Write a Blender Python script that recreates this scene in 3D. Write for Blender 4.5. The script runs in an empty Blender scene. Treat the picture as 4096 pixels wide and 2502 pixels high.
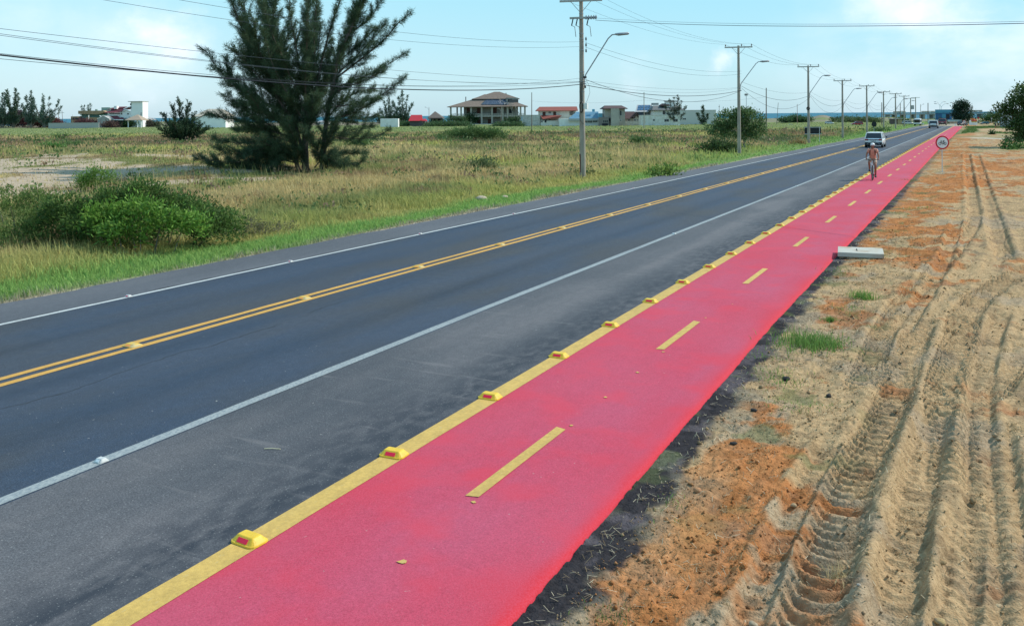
import bpy, bmesh, math, random
import numpy as np
from mathutils import Vector, Matrix
R = math.radians
sc = bpy.context.scene
COL = sc.collection

# ------------------------------------------------------------------ camera
FPX, HC = 3500.0, 3.4            # focal length in photo pixels (photo 4096 wide), camera height
AL = math.atan(1852 / FPX)       # the road runs this much to the right of the optical axis
CX, CY, RHO = 2048.0, 461.0, -0.0079
cd = bpy.data.cameras.new('camera'); cam = bpy.data.objects.new('camera', cd); COL.objects.link(cam)
cd.sensor_width = 36.0; cd.lens = 36.0 * FPX / 4096.0
cd.shift_y = -(1251 - CY) / 4096.0
cd.clip_start = 0.1; cd.clip_end = 60000
cam.location = (0, 0, HC)
cam.rotation_mode = 'QUATERNION'
cam.rotation_quaternion = (Matrix.Rotation(AL, 3, 'Z') @ Matrix.Rotation(R(90), 3, 'X') @ Matrix.Rotation(RHO, 3, 'Z')).to_quaternion()
sc.camera = cam

# ------------------------------------------------------------------ sun and sky
SUN_EL, SUN_AZ = R(43), None
# sun comes from the camera's right
cr = Vector((math.cos(AL), math.sin(AL), 0)); cf = Vector((-math.sin(AL), math.cos(AL), 0))
sd = (cr * 0.94 + cf * 0.28).normalized()
sundir = Vector((sd.x * math.cos(SUN_EL), sd.y * math.cos(SUN_EL), math.sin(SUN_EL)))
sl = bpy.data.lights.new('sun', 'SUN'); so = bpy.data.objects.new('sun', sl); COL.objects.link(so)
sl.energy = 3.5; sl.angle = R(0.7); sl.color = (1.0, 0.94, 0.84)
so.rotation_mode = 'QUATERNION'; so.rotation_quaternion = sundir.to_track_quat('Z', 'Y')

w = bpy.data.worlds.new('World'); sc.world = w; w.use_nodes = True
nt = w.node_tree; nt.nodes.clear(); N = nt.nodes.new; LK = nt.links.new
sky = N('ShaderNodeTexSky'); sky.sky_type = 'NISHITA'; sky.sun_disc = False
sky.sun_elevation = SUN_EL; sky.sun_rotation = math.atan2(sundir.x, sundir.y)
sky.air_density = 1.0; sky.dust_density = 0.6; sky.ozone_density = 1.0
hs = N('ShaderNodeMix'); hs.data_type = 'RGBA'; hs.inputs[0].default_value = 0.72
LK(sky.outputs[0], hs.inputs[6])
tc = N('ShaderNodeTexCoord')
sepw = N('ShaderNodeSeparateXYZ'); LK(tc.outputs['Generated'], sepw.inputs[0])
rampz = N('ShaderNodeValToRGB'); LK(sepw.outputs[2], rampz.inputs[0])
SKYB = 7.6
cr0 = rampz.color_ramp
cr0.elements[0].position = 0.0; cr0.elements[0].color = (0.45, 0.76, 0.90, 1)
cr0.elements[1].position = 0.9; cr0.elements[1].color = (0.30, 0.66, 0.95, 1)
e = cr0.elements.new(0.13); e.color = (0.39, 0.86, 0.98, 1)
e = cr0.elements.new(0.05); e.color = (0.47, 0.84, 0.96, 1)
# the sky is paler away to the left and deeper to the right
dl = N('ShaderNodeVectorMath'); dl.operation = 'DOT_PRODUCT'; LK(tc.outputs['Generated'], dl.inputs[0]); dl.inputs[1].default_value = tuple(cr)
mrl = N('ShaderNodeMapRange'); LK(dl.outputs['Value'], mrl.inputs[0]); mrl.inputs[1].default_value = -0.5; mrl.inputs[2].default_value = 0.55
mrl.inputs[3].default_value = 0.0; mrl.inputs[4].default_value = 1.0
side = N('ShaderNodeMix'); side.data_type = 'RGBA'; side.inputs[6].default_value = (1.18, 1.0, 1.0, 1); side.inputs[7].default_value = (0.66, 0.80, 0.88, 1)
LK(mrl.outputs[0], side.inputs[0])
mulc = N('ShaderNodeMix'); mulc.data_type = 'RGBA'; mulc.blend_type = 'MULTIPLY'; mulc.inputs[0].default_value = 1
LK(rampz.outputs[0], mulc.inputs[6]); LK(side.outputs[2], mulc.inputs[7])
scl = N('ShaderNodeVectorMath'); scl.operation = 'SCALE'; LK(mulc.outputs[2], scl.inputs[0]); scl.inputs['Scale'].default_value = SKYB
LK(scl.outputs[0], hs.inputs[7])
# clouds: soft patches gathered round a few directions
def pxdir(px, py):
    dx, dy = px - CX, py - CY; c, s = math.cos(RHO), math.sin(RHO)
    ux, uy = c * dx + s * dy, -s * dx + c * dy
    return (cf + cr * (ux / FPX) + Vector((0, 0, -uy / FPX))).normalized()
nz = N('ShaderNodeTexNoise'); nz.inputs['Scale'].default_value = 7.0; nz.inputs['Detail'].default_value = 7; nz.inputs['Roughness'].default_value = 0.55
mp = N('ShaderNodeMapping'); mp.inputs['Scale'].default_value = (1, 1, 2.4); LK(tc.outputs['Generated'], mp.inputs[0]); LK(mp.outputs[0], nz.inputs['Vector'])
nw = N('ShaderNodeTexNoise'); nw.inputs['Scale'].default_value = 13.0; nw.inputs['Detail'].default_value = 6; nw.inputs['Roughness'].default_value = 0.6; LK(tc.outputs['Generated'], nw.inputs['Vector'])
wv = N('ShaderNodeVectorMath'); wv.operation = 'MULTIPLY_ADD'; LK(nw.outputs['Color'], wv.inputs[0]); wv.inputs[1].default_value = (.13, .13, .10); LK(tc.outputs['Generated'], wv.inputs[2])
wo_ = N('ShaderNodeVectorMath'); wo_.operation = 'SUBTRACT'; LK(wv.outputs[0], wo_.inputs[0]); wo_.inputs[1].default_value = (.065, .065, .05)
acc = None
for (px, py, rad, amp) in [(650, 165, 0.040, .95), (570, 225, 0.060, .58), (430, 190, .07, .28), (3640, 45, 0.055, .85), (3890, 75, 0.045, .8), (3480, 40, 0.04, .55), (3950, 170, 0.13, .5), (3750, 60, .14, .42), (2570, 270, .035, .30), (2880, 235, .018, .5), (3430, 110, .05, .3), (60, 40, .05, .25), (3990, 190, .05, .3)]:
    d = N('ShaderNodeVectorMath'); d.operation = 'DISTANCE'; LK(wo_.outputs[0], d.inputs[0]); d.inputs[1].default_value = pxdir(px, py)
    m = N('ShaderNodeMapRange'); m.interpolation_type = 'SMOOTHSTEP'; LK(d.outputs['Value'], m.inputs[0])
    m.inputs[1].default_value = 0.0; m.inputs[2].default_value = rad * 1.5; m.inputs[3].default_value = amp; m.inputs[4].default_value = 0.0
    if acc is None: acc = m.outputs[0]
    else:
        a = N('ShaderNodeMath'); a.operation = 'MAXIMUM'; LK(acc, a.inputs[0]); LK(m.outputs[0], a.inputs[1]); acc = a.outputs[0]
nb = N('ShaderNodeMapRange'); LK(nz.outputs[0], nb.inputs[0]); nb.inputs[1].default_value = 0.36; nb.inputs[2].default_value = 0.62; nb.inputs[3].default_value = 0.0; nb.inputs[4].default_value = 1.25
cm = N('ShaderNodeMath'); cm.operation = 'MULTIPLY'; cm.use_clamp = True; LK(acc, cm.inputs[0]); LK(nb.outputs[0], cm.inputs[1])
mc = N('ShaderNodeMix'); mc.data_type = 'RGBA'; LK(cm.outputs[0], mc.inputs[0]); LK(hs.outputs[2], mc.inputs[6]); mc.inputs[7].default_value = (6.9, 7.6, 8.4, 1)
bg = N('ShaderNodeBackground'); bg.inputs[1].default_value = 0.12; LK(mc.outputs[2], bg.inputs[0])
ow = N('ShaderNodeOutputWorld'); LK(bg.outputs[0], ow.inputs[0])
sc.view_settings.view_transform = 'Standard'; sc.view_settings.look = 'None'; sc.view_settings.exposure = 0.30; sc.view_settings.gamma = 1
sc.view_settings.use_curve_mapping = False
sc.cycles.max_bounces = 6; sc.cycles.transparent_max_bounces = 6; sc.cycles.volume_bounces = 0

# ------------------------------------------------------------------ helpers
rng = np.random.default_rng(7); random.seed(5)
def Gd(px, py, z=0.0):
    """photo pixel -> point on the level z, plus its depth along the view"""
    dx, dy = px - CX, py - CY; c, s = math.cos(RHO), math.sin(RHO)
    ux, uy = c * dx + s * dy, -s * dx + c * dy
    t = (HC - z) / uy
    Rr, Z = ux * t, FPX * t
    return Vector((Rr * cr.x + Z * cf.x, Rr * cr.y + Z * cf.y, z)), Z
def G(px, py, z=0.0): return Gd(px, py, z)[0]
def atZ(px, py, Z):
    dx, dy = px - CX, py - CY; c, s = math.cos(RHO), math.sin(RHO)
    ux, uy = c * dx + s * dy, -s * dx + c * dy
    return cf * Z + cr * (ux / FPX * Z) + Vector((0, 0, HC - uy / FPX * Z))

def tag(o, label=None, cat=None, group=None, kind=None):
    if label: o['label'] = label
    if cat: o['category'] = cat
    if group: o['group'] = group
    if kind: o['kind'] = kind
    return o
def empty(name, loc=(0, 0, 0), rz=0.0):
    o = bpy.data.objects.new(name, None); o.empty_display_size = 0.2; COL.objects.link(o)
    o.location = loc; o.rotation_euler = (0, 0, rz); return o
def thing(name, label, cat, loc=(0, 0, 0), rz=0.0, group=None):
    return tag(empty(name, loc, rz), label, cat, group)
def copy_tree(o, parent=None):
    c = o.copy(); COL.objects.link(c)
    if parent: c.parent = parent
    for ch in list(o.children): copy_tree(ch, c)
    return c

MATS = {}
def mat(name, col, rough=0.8, col2=None, scale=4.0, detail=4, bump=0.0, bscale=None, metal=0.0, spec=0.3, contrast=(0.35, 0.65), trans=0.0, attr=None, stretch=None, coat=0.0, emit=None):
    if name in MATS: return MATS[name]
    m = bpy.data.materials.new(name); m.use_nodes = True; t = m.node_tree; n = t.nodes; l = t.links
    b = n['Principled BSDF']; b.inputs['Roughness'].default_value = rough; b.inputs['Metallic'].default_value = metal
    b.inputs['Specular IOR Level'].default_value = spec; b.inputs['Coat Weight'].default_value = coat
    src = None
    co = n.new('ShaderNodeTexCoord').outputs['Object']
    if stretch:
        mp_ = n.new('ShaderNodeMapping'); mp_.inputs['Scale'].default_value = stretch; l.new(co, mp_.inputs[0]); co = mp_.outputs[0]
    if attr:
        a = n.new('ShaderNodeAttribute'); a.attribute_name = 'col'; src = a.outputs['Color']
    if col2 is not None:
        nz_ = n.new('ShaderNodeTexNoise'); nz_.inputs['Scale'].default_value = scale; nz_.inputs['Detail'].default_value = detail; l.new(co, nz_.inputs['Vector'])
        mr = n.new('ShaderNodeMapRange'); mr.inputs[1].default_value = contrast[0]; mr.inputs[2].default_value = contrast[1]; l.new(nz_.outputs[0], mr.inputs[0])
        mx = n.new('ShaderNodeMix'); mx.data_type = 'RGBA'; l.new(mr.outputs[0], mx.inputs[0])
        mx.inputs[6].default_value = (*col, 1); mx.inputs[7].default_value = (*col2, 1)
        if src:
            m2 = n.new('ShaderNodeMix'); m2.data_type = 'RGBA'; m2.blend_type = 'MULTIPLY'; m2.inputs[0].default_value = 1
            l.new(src, m2.inputs[6]); l.new(mx.outputs[2], m2.inputs[7]); src = m2.outputs[2]
        else: src = mx.outputs[2]
    if src: l.new(src, b.inputs['Base Color'])
    else: b.inputs['Base Color'].default_value = (*col, 1)
    if bump:
        nb_ = n.new('ShaderNodeTexNoise'); nb_.inputs['Scale'].default_value = bscale or scale * 6; nb_.inputs['Detail'].default_value = 5; l.new(co, nb_.inputs['Vector'])
        bp = n.new('ShaderNodeBump'); bp.inputs['Strength'].default_value = bump; bp.inputs['Distance'].default_value = 0.02; l.new(nb_.outputs[0], bp.inputs['Height']); l.new(bp.outputs[0], b.inputs['Normal'])
    if trans:
        tr = n.new('ShaderNodeBsdfTranslucent'); ms = n.new('ShaderNodeMixShader'); ms.inputs[0].default_value = trans
        if src: l.new(src, tr.inputs[0])
        else: tr.inputs[0].default_value = (*col, 1)
        l.new(b.outputs[0], ms.inputs[1]); l.new(tr.outputs[0], ms.inputs[2]); l.new(ms.outputs[0], n['Material Output'].inputs[0])
    if emit:
        b.inputs['Emission Color'].default_value = (*col, 1); b.inputs['Emission Strength'].default_value = emit
    MATS[name] = m; return m

def fast_mesh(name, V, F, m, cols=None, parent=None, smooth=False):
    V = np.asarray(V, np.float32); F = np.asarray(F, np.int32); k = F.shape[1]
    me = bpy.data.meshes.new(name); me.vertices.add(len(V)); me.vertices.foreach_set('co', V.ravel())
    me.loops.add(F.size); me.loops.foreach_set('vertex_index', F.ravel())
    me.polygons.add(len(F)); me.polygons.foreach_set('loop_start', np.arange(0, F.size, k, dtype=np.int32))
    try: me.polygons.foreach_set('loop_total', np.full(len(F), k, np.int32))
    except Exception: pass
    if smooth: me.polygons.foreach_set('use_smooth', np.ones(len(F), bool))
    me.update(calc_edges=True)
    if cols is not None:
        a = me.color_attributes.new('col', 'FLOAT_COLOR', 'POINT')
        c4 = np.ones((len(V), 4), np.float32); c4[:, :3] = cols; a.data.foreach_set('color', c4.ravel())
    me.materials.append(m)
    o = bpy.data.objects.new(name, me); COL.objects.link(o)
    if parent: o.parent = parent
    return o

class MB:
    def __init__(s): s.v = []; s.f = []; s.sm = []
    def add(s, vs, fs, smooth=False):
        b = len(s.v); s.v += [tuple(q) for q in vs]; s.f += [tuple(b + i for i in q) for q in fs]; s.sm += [smooth] * len(fs); return s
    def box(s, x0, x1, y0, y1, z0, z1, rz=0.0, c=None, ch=0.0):
        if ch > 0:
            h = min(ch, (x1-x0)/2.2, (y1-y0)/2.2, (z1-z0)/2.2)
            bm = bmesh.new(); bmesh.ops.create_cube(bm, size=1)
            for v in bm.verts: v.co = Vector(((x0+x1)/2 + v.co.x*(x1-x0), (y0+y1)/2 + v.co.y*(y1-y0), (z0+z1)/2 + v.co.z*(z1-z0)))
            bmesh.ops.bevel(bm, geom=list(bm.edges), offset=h, segments=2, affect='EDGES', profile=0.5)
            bm.verts.ensure_lookup_table(); vs = [v.co.copy() for v in bm.verts]; fs = [[q.index for q in f.verts] for f in bm.faces]; bm.free()
        else:
            vs = [Vector((x, y, z)) for z in (z0, z1) for y in (y0, y1) for x in (x0, x1)]
            fs = [(0, 2, 3, 1), (4, 5, 7, 6), (0, 1, 5, 4), (2, 6, 7, 3), (0, 4, 6, 2), (1, 3, 7, 5)]
        if rz:
            c = Vector(c or ((x0+x1)/2, (y0+y1)/2, 0)); M = Matrix.Rotation(rz, 3, 'Z')
            vs = [M @ (v - c) + c for v in vs]
        return s.add(vs, fs)
    def tube(s, pts, rad, n=8, cap=True, smooth=True):
        pts = [Vector(p) for p in pts]
        if not hasattr(rad, '__len__'): rad = [rad] * len(pts)
        rings = []; ref = None
        for i, p in enumerate(pts):
            d = (pts[min(i+1, len(pts)-1)] - pts[max(i-1, 0)]).normalized()
            if ref is None: ref = Vector((0, 0, 1)) if abs(d.z) < 0.9 else Vector((1, 0, 0))
            a = (ref - d * ref.dot(d))
            if a.length < 1e-5: a = d.orthogonal()
            a.normalize(); ref = a; b = d.cross(a)
            rings.append([p + (a * math.cos(2*math.pi*k/n) + b * math.sin(2*math.pi*k/n)) * rad[i] for k in range(n)])
        vs = [q for r in rings for q in r]; fs = []
        for i in range(len(pts)-1):
            for k in range(n):
                fs.append((i*n+k, i*n+(k+1) % n, (i+1)*n+(k+1) % n, (i+1)*n+k))
        s.add(vs, fs, smooth)
        if cap: s.add(rings[0], [tuple(range(n))[::-1]]); s.add(rings[-1], [tuple(range(n))])
        return s
    def prism(s, poly, axis, a0, a1):
        """extrude a 2D polygon; axis 'y': poly=(x,z); 'x': poly=(y,z); 'z': poly=(x,y)"""
        def P(p, t): return {'y': (p[0], t, p[1]), 'x': (t, p[0], p[1]), 'z': (p[0], p[1], t)}[axis]
        n = len(poly); vs = [P(p, a0) for p in poly] + [P(p, a1) for p in poly]
        fs = [tuple(range(n)), tuple(range(n, 2*n))[::-1]] + [(i, i+n, (i+1) % n + n, (i+1) % n) for i in range(n)]
        return s.add(vs, fs)
    def torus(s, c, axis, r, t, n=28, k=8):
        c = Vector(c); axis = Vector(axis).normalized(); a = axis.orthogonal().normalized(); b = axis.cross(a)
        vs = []
        for i in range(n):
            th = 2*math.pi*i/n; d = a*math.cos(th)+b*math.sin(th)
            for j in range(k):
                ph = 2*math.pi*j/k; vs.append(c + d*(r+t*math.cos(ph)) + axis*t*math.sin(ph))
        fs = [(i*k+j, ((i+1) % n)*k+j, ((i+1) % n)*k+(j+1) % k, i*k+(j+1) % k) for i in range(n) for j in range(k)]
        return s.add(vs, fs, True)
    def ellipsoid(s, c, r, n=12, m=8):
        c = Vector(c); vs = []
        for i in range(m+1):
            th = math.pi*i/m
            for j in range(n):
                ph = 2*math.pi*j/n; vs.append((c.x+r[0]*math.sin(th)*math.cos(ph), c.y+r[1]*math.sin(th)*math.sin(ph), c.z+r[2]*math.cos(th)))
        return s.add(vs, [(i*n+j, (i+1)*n+j, (i+1)*n+(j+1) % n, i*n+(j+1) % n) for i in range(m) for j in range(n)], True)
    def build(s, name, m, parent=None):
        me = bpy.data.meshes.new(name); me.from_pydata(s.v, [], s.f); me.materials.append(m)
        bm = bmesh.new(); bm.from_mesh(me); bmesh.ops.recalc_face_normals(bm, faces=bm.faces); bm.to_mesh(me); bm.free()
        if len(me.polygons) == len(s.sm): me.polygons.foreach_set('use_smooth', s.sm)
        o = bpy.data.objects.new(name, me); COL.objects.link(o)
        if parent: o.parent = parent
        return o

class VNoise:
    def __init__(s, seed): s.g = np.random.default_rng(seed).random((256, 256)).astype(np.float32)
    def one(s, x, y):
        xi = np.floor(x).astype(int); yi = np.floor(y).astype(int); fx = x-xi; fy = y-yi
        fx = fx*fx*(3-2*fx); fy = fy*fy*(3-2*fy); g = s.g
        a = g[xi & 255, yi & 255]; b = g[(xi+1) & 255, yi & 255]; c = g[xi & 255, (yi+1) & 255]; d = g[(xi+1) & 255, (yi+1) & 255]
        return (a*(1-fx)+b*fx)*(1-fy)+(c*(1-fx)+d*fx)*fy
    def __call__(s, x, y, sc_=1.0, oct=4, rough=.5):
        x = np.asarray(x, float)/sc_; y = np.asarray(y, float)/sc_; t = 0; a = 1.; n = 0
        for i in range(oct):
            t = t+a*s.one(x+17.3*i, y+9.1*i); n += a; a *= rough; x = x*2.03; y = y*2.03
        return t/n
n1, n2, n3, n4 = VNoise(1), VNoise(2), VNoise(3), VNoise(4)
def sstep(a, b, x):
    t = np.clip((x-a)/(b-a), 0, 1); return t*t*(3-2*t)

# road lines measured on the ground: lateral position at distance Y along the road
WY = [-40, 0, 15, 50, 90, 120, 160, 240, 300]
WD = {-16.1: [-16.4, -16.1, -15.8, -15.2, -14.4, -13.7, -12.9, -11.85, -11.2],
      -14.4: [-14.8, -14.4, -14.23, -13.65, -13.0, -12.3, -11.6, -10.6, -10.],
      -11.25: [-11.4, -11.25, -11.12, -10.65, -10.1, -9.87, -9.5, -8.7, -8.2],
      -7.72: [-7.8, -7.72, -7.67, -7.27, -7.08, -6.89, -6.6, -5.9, -5.5],
      -5.25: [-5.25, -5.22, -5.29, -5.33, -5.2, -5.0, -4.85, -4.48, -4.2],
      -2.75: [-2.6, -2.62, -2.85, -2.82, -2.86, -2.8, -2.7, -2.55, -2.5]}
WK = sorted(WD)
def warp(D, Y):
    D = np.asarray(D, float); Y = np.asarray(Y, float)
    rows = np.stack([np.interp(Y, WY, WD[k]) for k in WK])
    out = D + 0*Y
    Db = np.broadcast_to(D, out.shape)
    res = np.where(Db <= WK[0], rows[0]+(Db-WK[0]), rows[-1]+(Db-WK[-1]))
    for i in range(len(WK)-1):
        t = (Db-WK[i])/(WK[i+1]-WK[i]); res = np.where((Db > WK[i]) & (Db <= WK[i+1]), rows[i]*(1-t)+rows[i+1]*t, res)
    return res
def ribbon(name, d0, d1, y0, y1, z, m, step=None, ncol=2, zf=None, kind='structure', jit=0.0, parent=None):
    ys = [y0]
    while ys[-1] < y1: ys.append(ys[-1] + (step or max(0.5, abs(ys[-1])*0.04)))
    ys[-1] = y1; ys = np.array(ys)
    V = []
    for j in range(ncol):
        d = d0+(d1-d0)*j/(ncol-1); x = warp(np.full(len(ys), d), ys)
        if jit and j in (0, ncol-1): x = x + (n4(ys, ys*0+j*7.7, .25, 3)-.5)*jit
        V.append(np.stack([x, ys, np.full(len(ys), z) if zf is None else zf(d, ys)], 1))
    V = np.concatenate(V); n = len(ys)
    F = [(j*n+i, (j+1)*n+i, (j+1)*n+i+1, j*n+i+1) for j in range(ncol-1) for i in range(n-1)]
    o = fast_mesh(name, V, F, m, parent=parent, smooth=True)
    if kind: o['kind'] = kind
    return o
YEND = 232.0

# ================================================================== LARGE STRUCTURE: ground, road, sea
def ellm(X, Y, px, py, rx, ry, ang=0.0):
    """soft mask of an ellipse on the ground (axes along/away from the view)"""
    p = G(px, py); dx = X-p.x; dy = Y-p.y
    a = dx*cr.x+dy*cr.y; b = dx*cf.x+dy*cf.y
    c, s = math.cos(ang), math.sin(ang); u = (a*c+b*s)/rx; v = (-a*s+b*c)/ry
    return np.exp(-(u*u+v*v)*1.1)
SAND = [(60, 700, 6, 7, 0), (300, 715, 5, 6, -.5), (150, 750, 5, 6, 0), (640, 660, 5, 5, -.5), (860, 705, 4.2, 3.2, -.5), (740, 740, 3, 2, 0), (1000, 725, 2.2, 1.6, 0), (1760, 622, 3, 1.0, 0), (2180, 626, 2.4, 1.0, 0), (1760, 777, .45, .3, 0), (1925, 793, .55, .3, 0), (2020, 785, .3, .2, 0), (2830, 625, 1.5, .8, 0)]
def sandmask(X, Y):
    m = 0
    for (px, py, rx, ry, a) in SAND: m = np.maximum(m, ellm(X, Y, px, py, rx, ry, a))
    m = m + (n2(X, Y*.8, 1.5, 5)-.5)*1.5
    return sstep(0.50, 0.80, m)
def field_h(X, Y):
    Z = X*cf.x+Y*cf.y; Rr = X*cr.x+Y*cr.y
    ed = warp(-16.1, Y)-X                       # metres left of the tarmac's edge
    h = -0.03 + sstep(1, 14, ed)*((n1(X, Y, 9, 4)-.45)*0.55)
    h = h - np.exp(-((ed-5.5)/2.5)**2)*0.22      # shallow ditch
    h = h + ellm(X, Y, 250, 680, 11, 13, -.3)*1.0*sstep(4, 9, ed)+ellm(X, Y, 800, 690, 6, 5, -.3)*.35
    # coastal dunes far off, in front of the sea
    far = sstep(330, 372, Z)
    dun = 0.35+1.5*n3(X, Y, 55, 4) - 0.5
    ang = Rr/np.maximum(Z, 1)
    def bump(px, wd, hh): return hh*np.exp(-((ang-(px-CX)/FPX)/(wd/FPX))**2)
    dun = dun + bump(3290, 38, 1.5) + bump(3190, 50, .5) + bump(3480, 120, .1) - bump(3010, 60, .5) + bump(600, 300, 1.1)+bump(250, 100, .6)+bump(2700, 320, .6)+bump(3560, 60, .4)
    dun = dun*(1-sstep(3560, 3700, Rr/np.maximum(Z, 1)*FPX+CX)*.95)
    h = h*(1-far) + far*dun
    h = np.where(Z > 428, h-(Z-428)*0.13, h)
    return h
C = lambda *a: np.array(a, np.float32)
def mixc(a, b, t): return a*(1-t[..., None])+b*t[..., None]
STRAW, OLIVE, LIME, VERGE, BROWN, DKG, MOW = C(.58, .46, .22), C(.31, .32, .12), C(.46, .48, .13), C(.24, .41, .11), C(.33, .215, .13), C(.10, .15, .065), C(.31, .37, .15)
def field_col(X, Y, ground=False):
    Z = X*cf.x+Y*cf.y; ed = warp(-16.1, Y)-X
    a = n1(X, Y, 5.5, 4); b = n2(X+40, Y, 9, 4); c = n3(X, Y, 3.0, 4); d = n4(X, Y*1.0, 14, 3)
    col = mixc(np.broadcast_to(STRAW, X.shape+(3,)), OLIVE, sstep(.47, .66, a))
    col = mixc(col, LIME, sstep(.50, .66, b)*.7)
    col = mixc(col, BROWN, sstep(.56, .70, c)*.7)
    # dark low scrub in bands further off
    col = mixc(col, BROWN*.72, sstep(85, 120, Z)*(1-sstep(165, 190, Z))*sstep(.40, .55, d)*.75)
    col = mixc(col, DKG, sstep(60, 110, Z)*(1-sstep(180, 215, Z))*sstep(.52, .64, n2(X, Y, 11, 4))*.8)
    col = mixc(col, MOW, sstep(165, 205, Z+(c-.5)*60)*.9)
    # near the road: fresh green strip, then lime
    j = ed+(c-.5)*3.0
    col = mixc(col, LIME*.9, (1-sstep(3.0, 6.5, j))*.6*(1-sstep(45, 80, Y)))
    gr = (1-sstep(1.2, 2.9, j+ (a-.5)*3.5)); gr = np.maximum(gr, (1-sstep(2, 9, j))*sstep(50, 80, Y)*.85)
    col = mixc(col, VERGE, gr*.9)
    col = mixc(col, C(.40, .335, .25), (1-sstep(0.05, .55, ed+(c-.5)*1.1))*.9)
    # beach dunes
    col = mixc(col, C(.42, .36, .26), sstep(325, 350, Z)*sstep(.44, .56, n3(X, Y, 22, 4)))
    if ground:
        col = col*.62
        col = mixc(col, C(.47, .365, .26), sandmask(X, Y))
        col = mixc(col, C(.40, .335, .25), (1-sstep(0.05, .5, ed+(c-.5)*1.0)))
        # right-hand side of the road: bare lot running into grass far away
        rd = X-warp(-2.75, Y); lot = sstep(-.5, .2, rd)
        lc = lot_col(X, Y)
        col = mixc(col, lc, lot)
    return col
TAN, ORG, DKT, GRY = C(.50, .34, .185), C(.50, .195, .065), C(.235, .175, .125), C(.36, .33, .285)
def lot_col(X, Y):
    e_ = X-warp(-2.75, Y)
    a = n1(X*1.0, Y*.55, 1.1, 5); b = n2(X, Y, .45, 4); c = n3(X, Y*.35, 2.2, 4)
    col = np.broadcast_to(TAN, X.shape+(3,)).copy()
    col = mixc(col, C(.30, .205, .115), sstep(.55, .68, n2(X+7, Y, .30, 5))*.6)
    col = mixc(col, C(.36, .30, .23), sstep(.56, .66, n1(X+30, Y*.6, .9, 5))*.45)
    # orange clay: along the edge near, in sheets further out
    o = np.exp(-((e_-.62-.055*(np.clip(Y, 4, 11)-5)-.08*np.sin(Y*1.3))/(.34+.03*np.clip(Y-5, 0, 5)))**4)*(1-sstep(8.9, 10.2, Y+(a-.5)*3))*1.35
    o = np.maximum(o, np.exp(-((e_-.7)/.65)**2)*.55)
    o = np.maximum(o, sstep(15.5, 22, Y)*(1-sstep(1.9, 3.2, e_))*1.05)
    o = np.maximum(o, sstep(36, 46, Y)*(1-sstep(70, 100, Y))*.92)
    o = np.maximum(o, sstep(70, 100, Y)*.35)
    o = sstep(.42, .62, o*.52+(a-.5)*1.35+(b-.5)*1.0+.14)
    col = mixc(col, ORG, o*.9); col = mixc(col, ORG*.62, o*sstep(.52, .66, n4(X, Y, .22, 4))*.7)
    col = mixc(col, DKT, sstep(.58, .74, b)*.35)
    col = mixc(col, C(.51, .36, .20), sstep(.55, .7, c)*.4)
    col = mixc(col, C(.55, .5, .42), np.clip(sum(ellm(X, Y, *q) for q in [(3975, 552, 2.2, 5, 0), (4040, 556, 2.5, 4, 0)]), 0, 1)*.95)
    # grassy patches far along
    g = sstep(112, 150, Y)*sstep(.4, .6, n2(X, Y*.3, 4, 3))
    g = np.maximum(g, np.clip(ellm(X, Y, 4040, 600, 2.6, 1.8)+ellm(X, Y, 3960, 607, 1.5, .8), 0, 1)*sstep(.35, .5, a))
    col = mixc(col, C(.14, .19, .07), g*.9)
    return col

gm = mat('ground_soil', (1, 1, 1), .95, (.72, .72, .72), 3.0, 8, bump=.5, bscale=9, spec=.1, attr=True)
az = np.radians(np.linspace(-72, 62, 620)); rr = np.exp(np.linspace(math.log(3.0), math.log(470), 560))
A, RR = np.meshgrid(az, rr)
TX = RR*(np.sin(A)*cr.x+np.cos(A)*cf.x); TY = RR*(np.sin(A)*cr.y+np.cos(A)*cf.y)
TZ = field_h(TX, TY)
edl = warp(-16.1, TY)-TX; rdr = TX-warp(-2.75, TY)
inroad = (edl < 0.12) & (rdr < 0.0)
TZ = np.where(inroad, np.where(rdr > -1.2, -.36, -.09), TZ)
TZ = np.where(rdr >= 0.0, -.16*(1-sstep(120, 135, TY))-.03 + np.minimum(sstep(280, 330, TX*cf.x+TY*cf.y)*.3, .3)-np.clip((TX*cf.x+TY*cf.y)-428, 0, 99)*.13, TZ)
TZ = np.where(rdr >= 0.0, np.where((TY > 1) & (TY < 128) & (rdr < 5+.1*TY), -.30, TZ), TZ)
nr, na = TX.shape
idx = np.arange(nr*na).reshape(nr, na)
TF = np.stack([idx[:-1, :-1].ravel(), idx[:-1, 1:].ravel(), idx[1:, 1:].ravel(), idx[1:, :-1].ravel()], 1)
o = fast_mesh('ground', np.stack([TX.ravel(), TY.ravel(), TZ.ravel()], 1), TF, gm, field_col(TX, TY, True).reshape(-1, 3), smooth=True); o['kind'] = 'structure'
# base sheet under everything, out to the sides and behind
bs = MB(); c1 = [(-900, -500), (900, -500), (900, 260), (-900, 260)]
M_ = Matrix.Rotation(AL, 3, 'Z'); bs.add([M_ @ Vector((x, y, -.9)) for x, y in c1], [(0, 1, 2, 3)])
o = bs.build('ground_sheet', mat('ground_far', (.17, .16, .08), .95, (.24, .2, .11), .2)); o['kind'] = 'structure'
# sea
sm_ = mat('sea_water', (.008, .10, .155), .55, (.015, .135, .19), .02, 6, bump=.55, bscale=.35, spec=.18, stretch=(1, 1, 1))
sb = MB(); sb.add([M_ @ Vector((x, y, -1.4)) for x, y in [(-30000, 250), (30000, 250), (30000, 42000), (-30000, 42000)]], [(0, 1, 2, 3)])
o = sb.build('sea', sm_); o['kind'] = 'structure'

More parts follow.
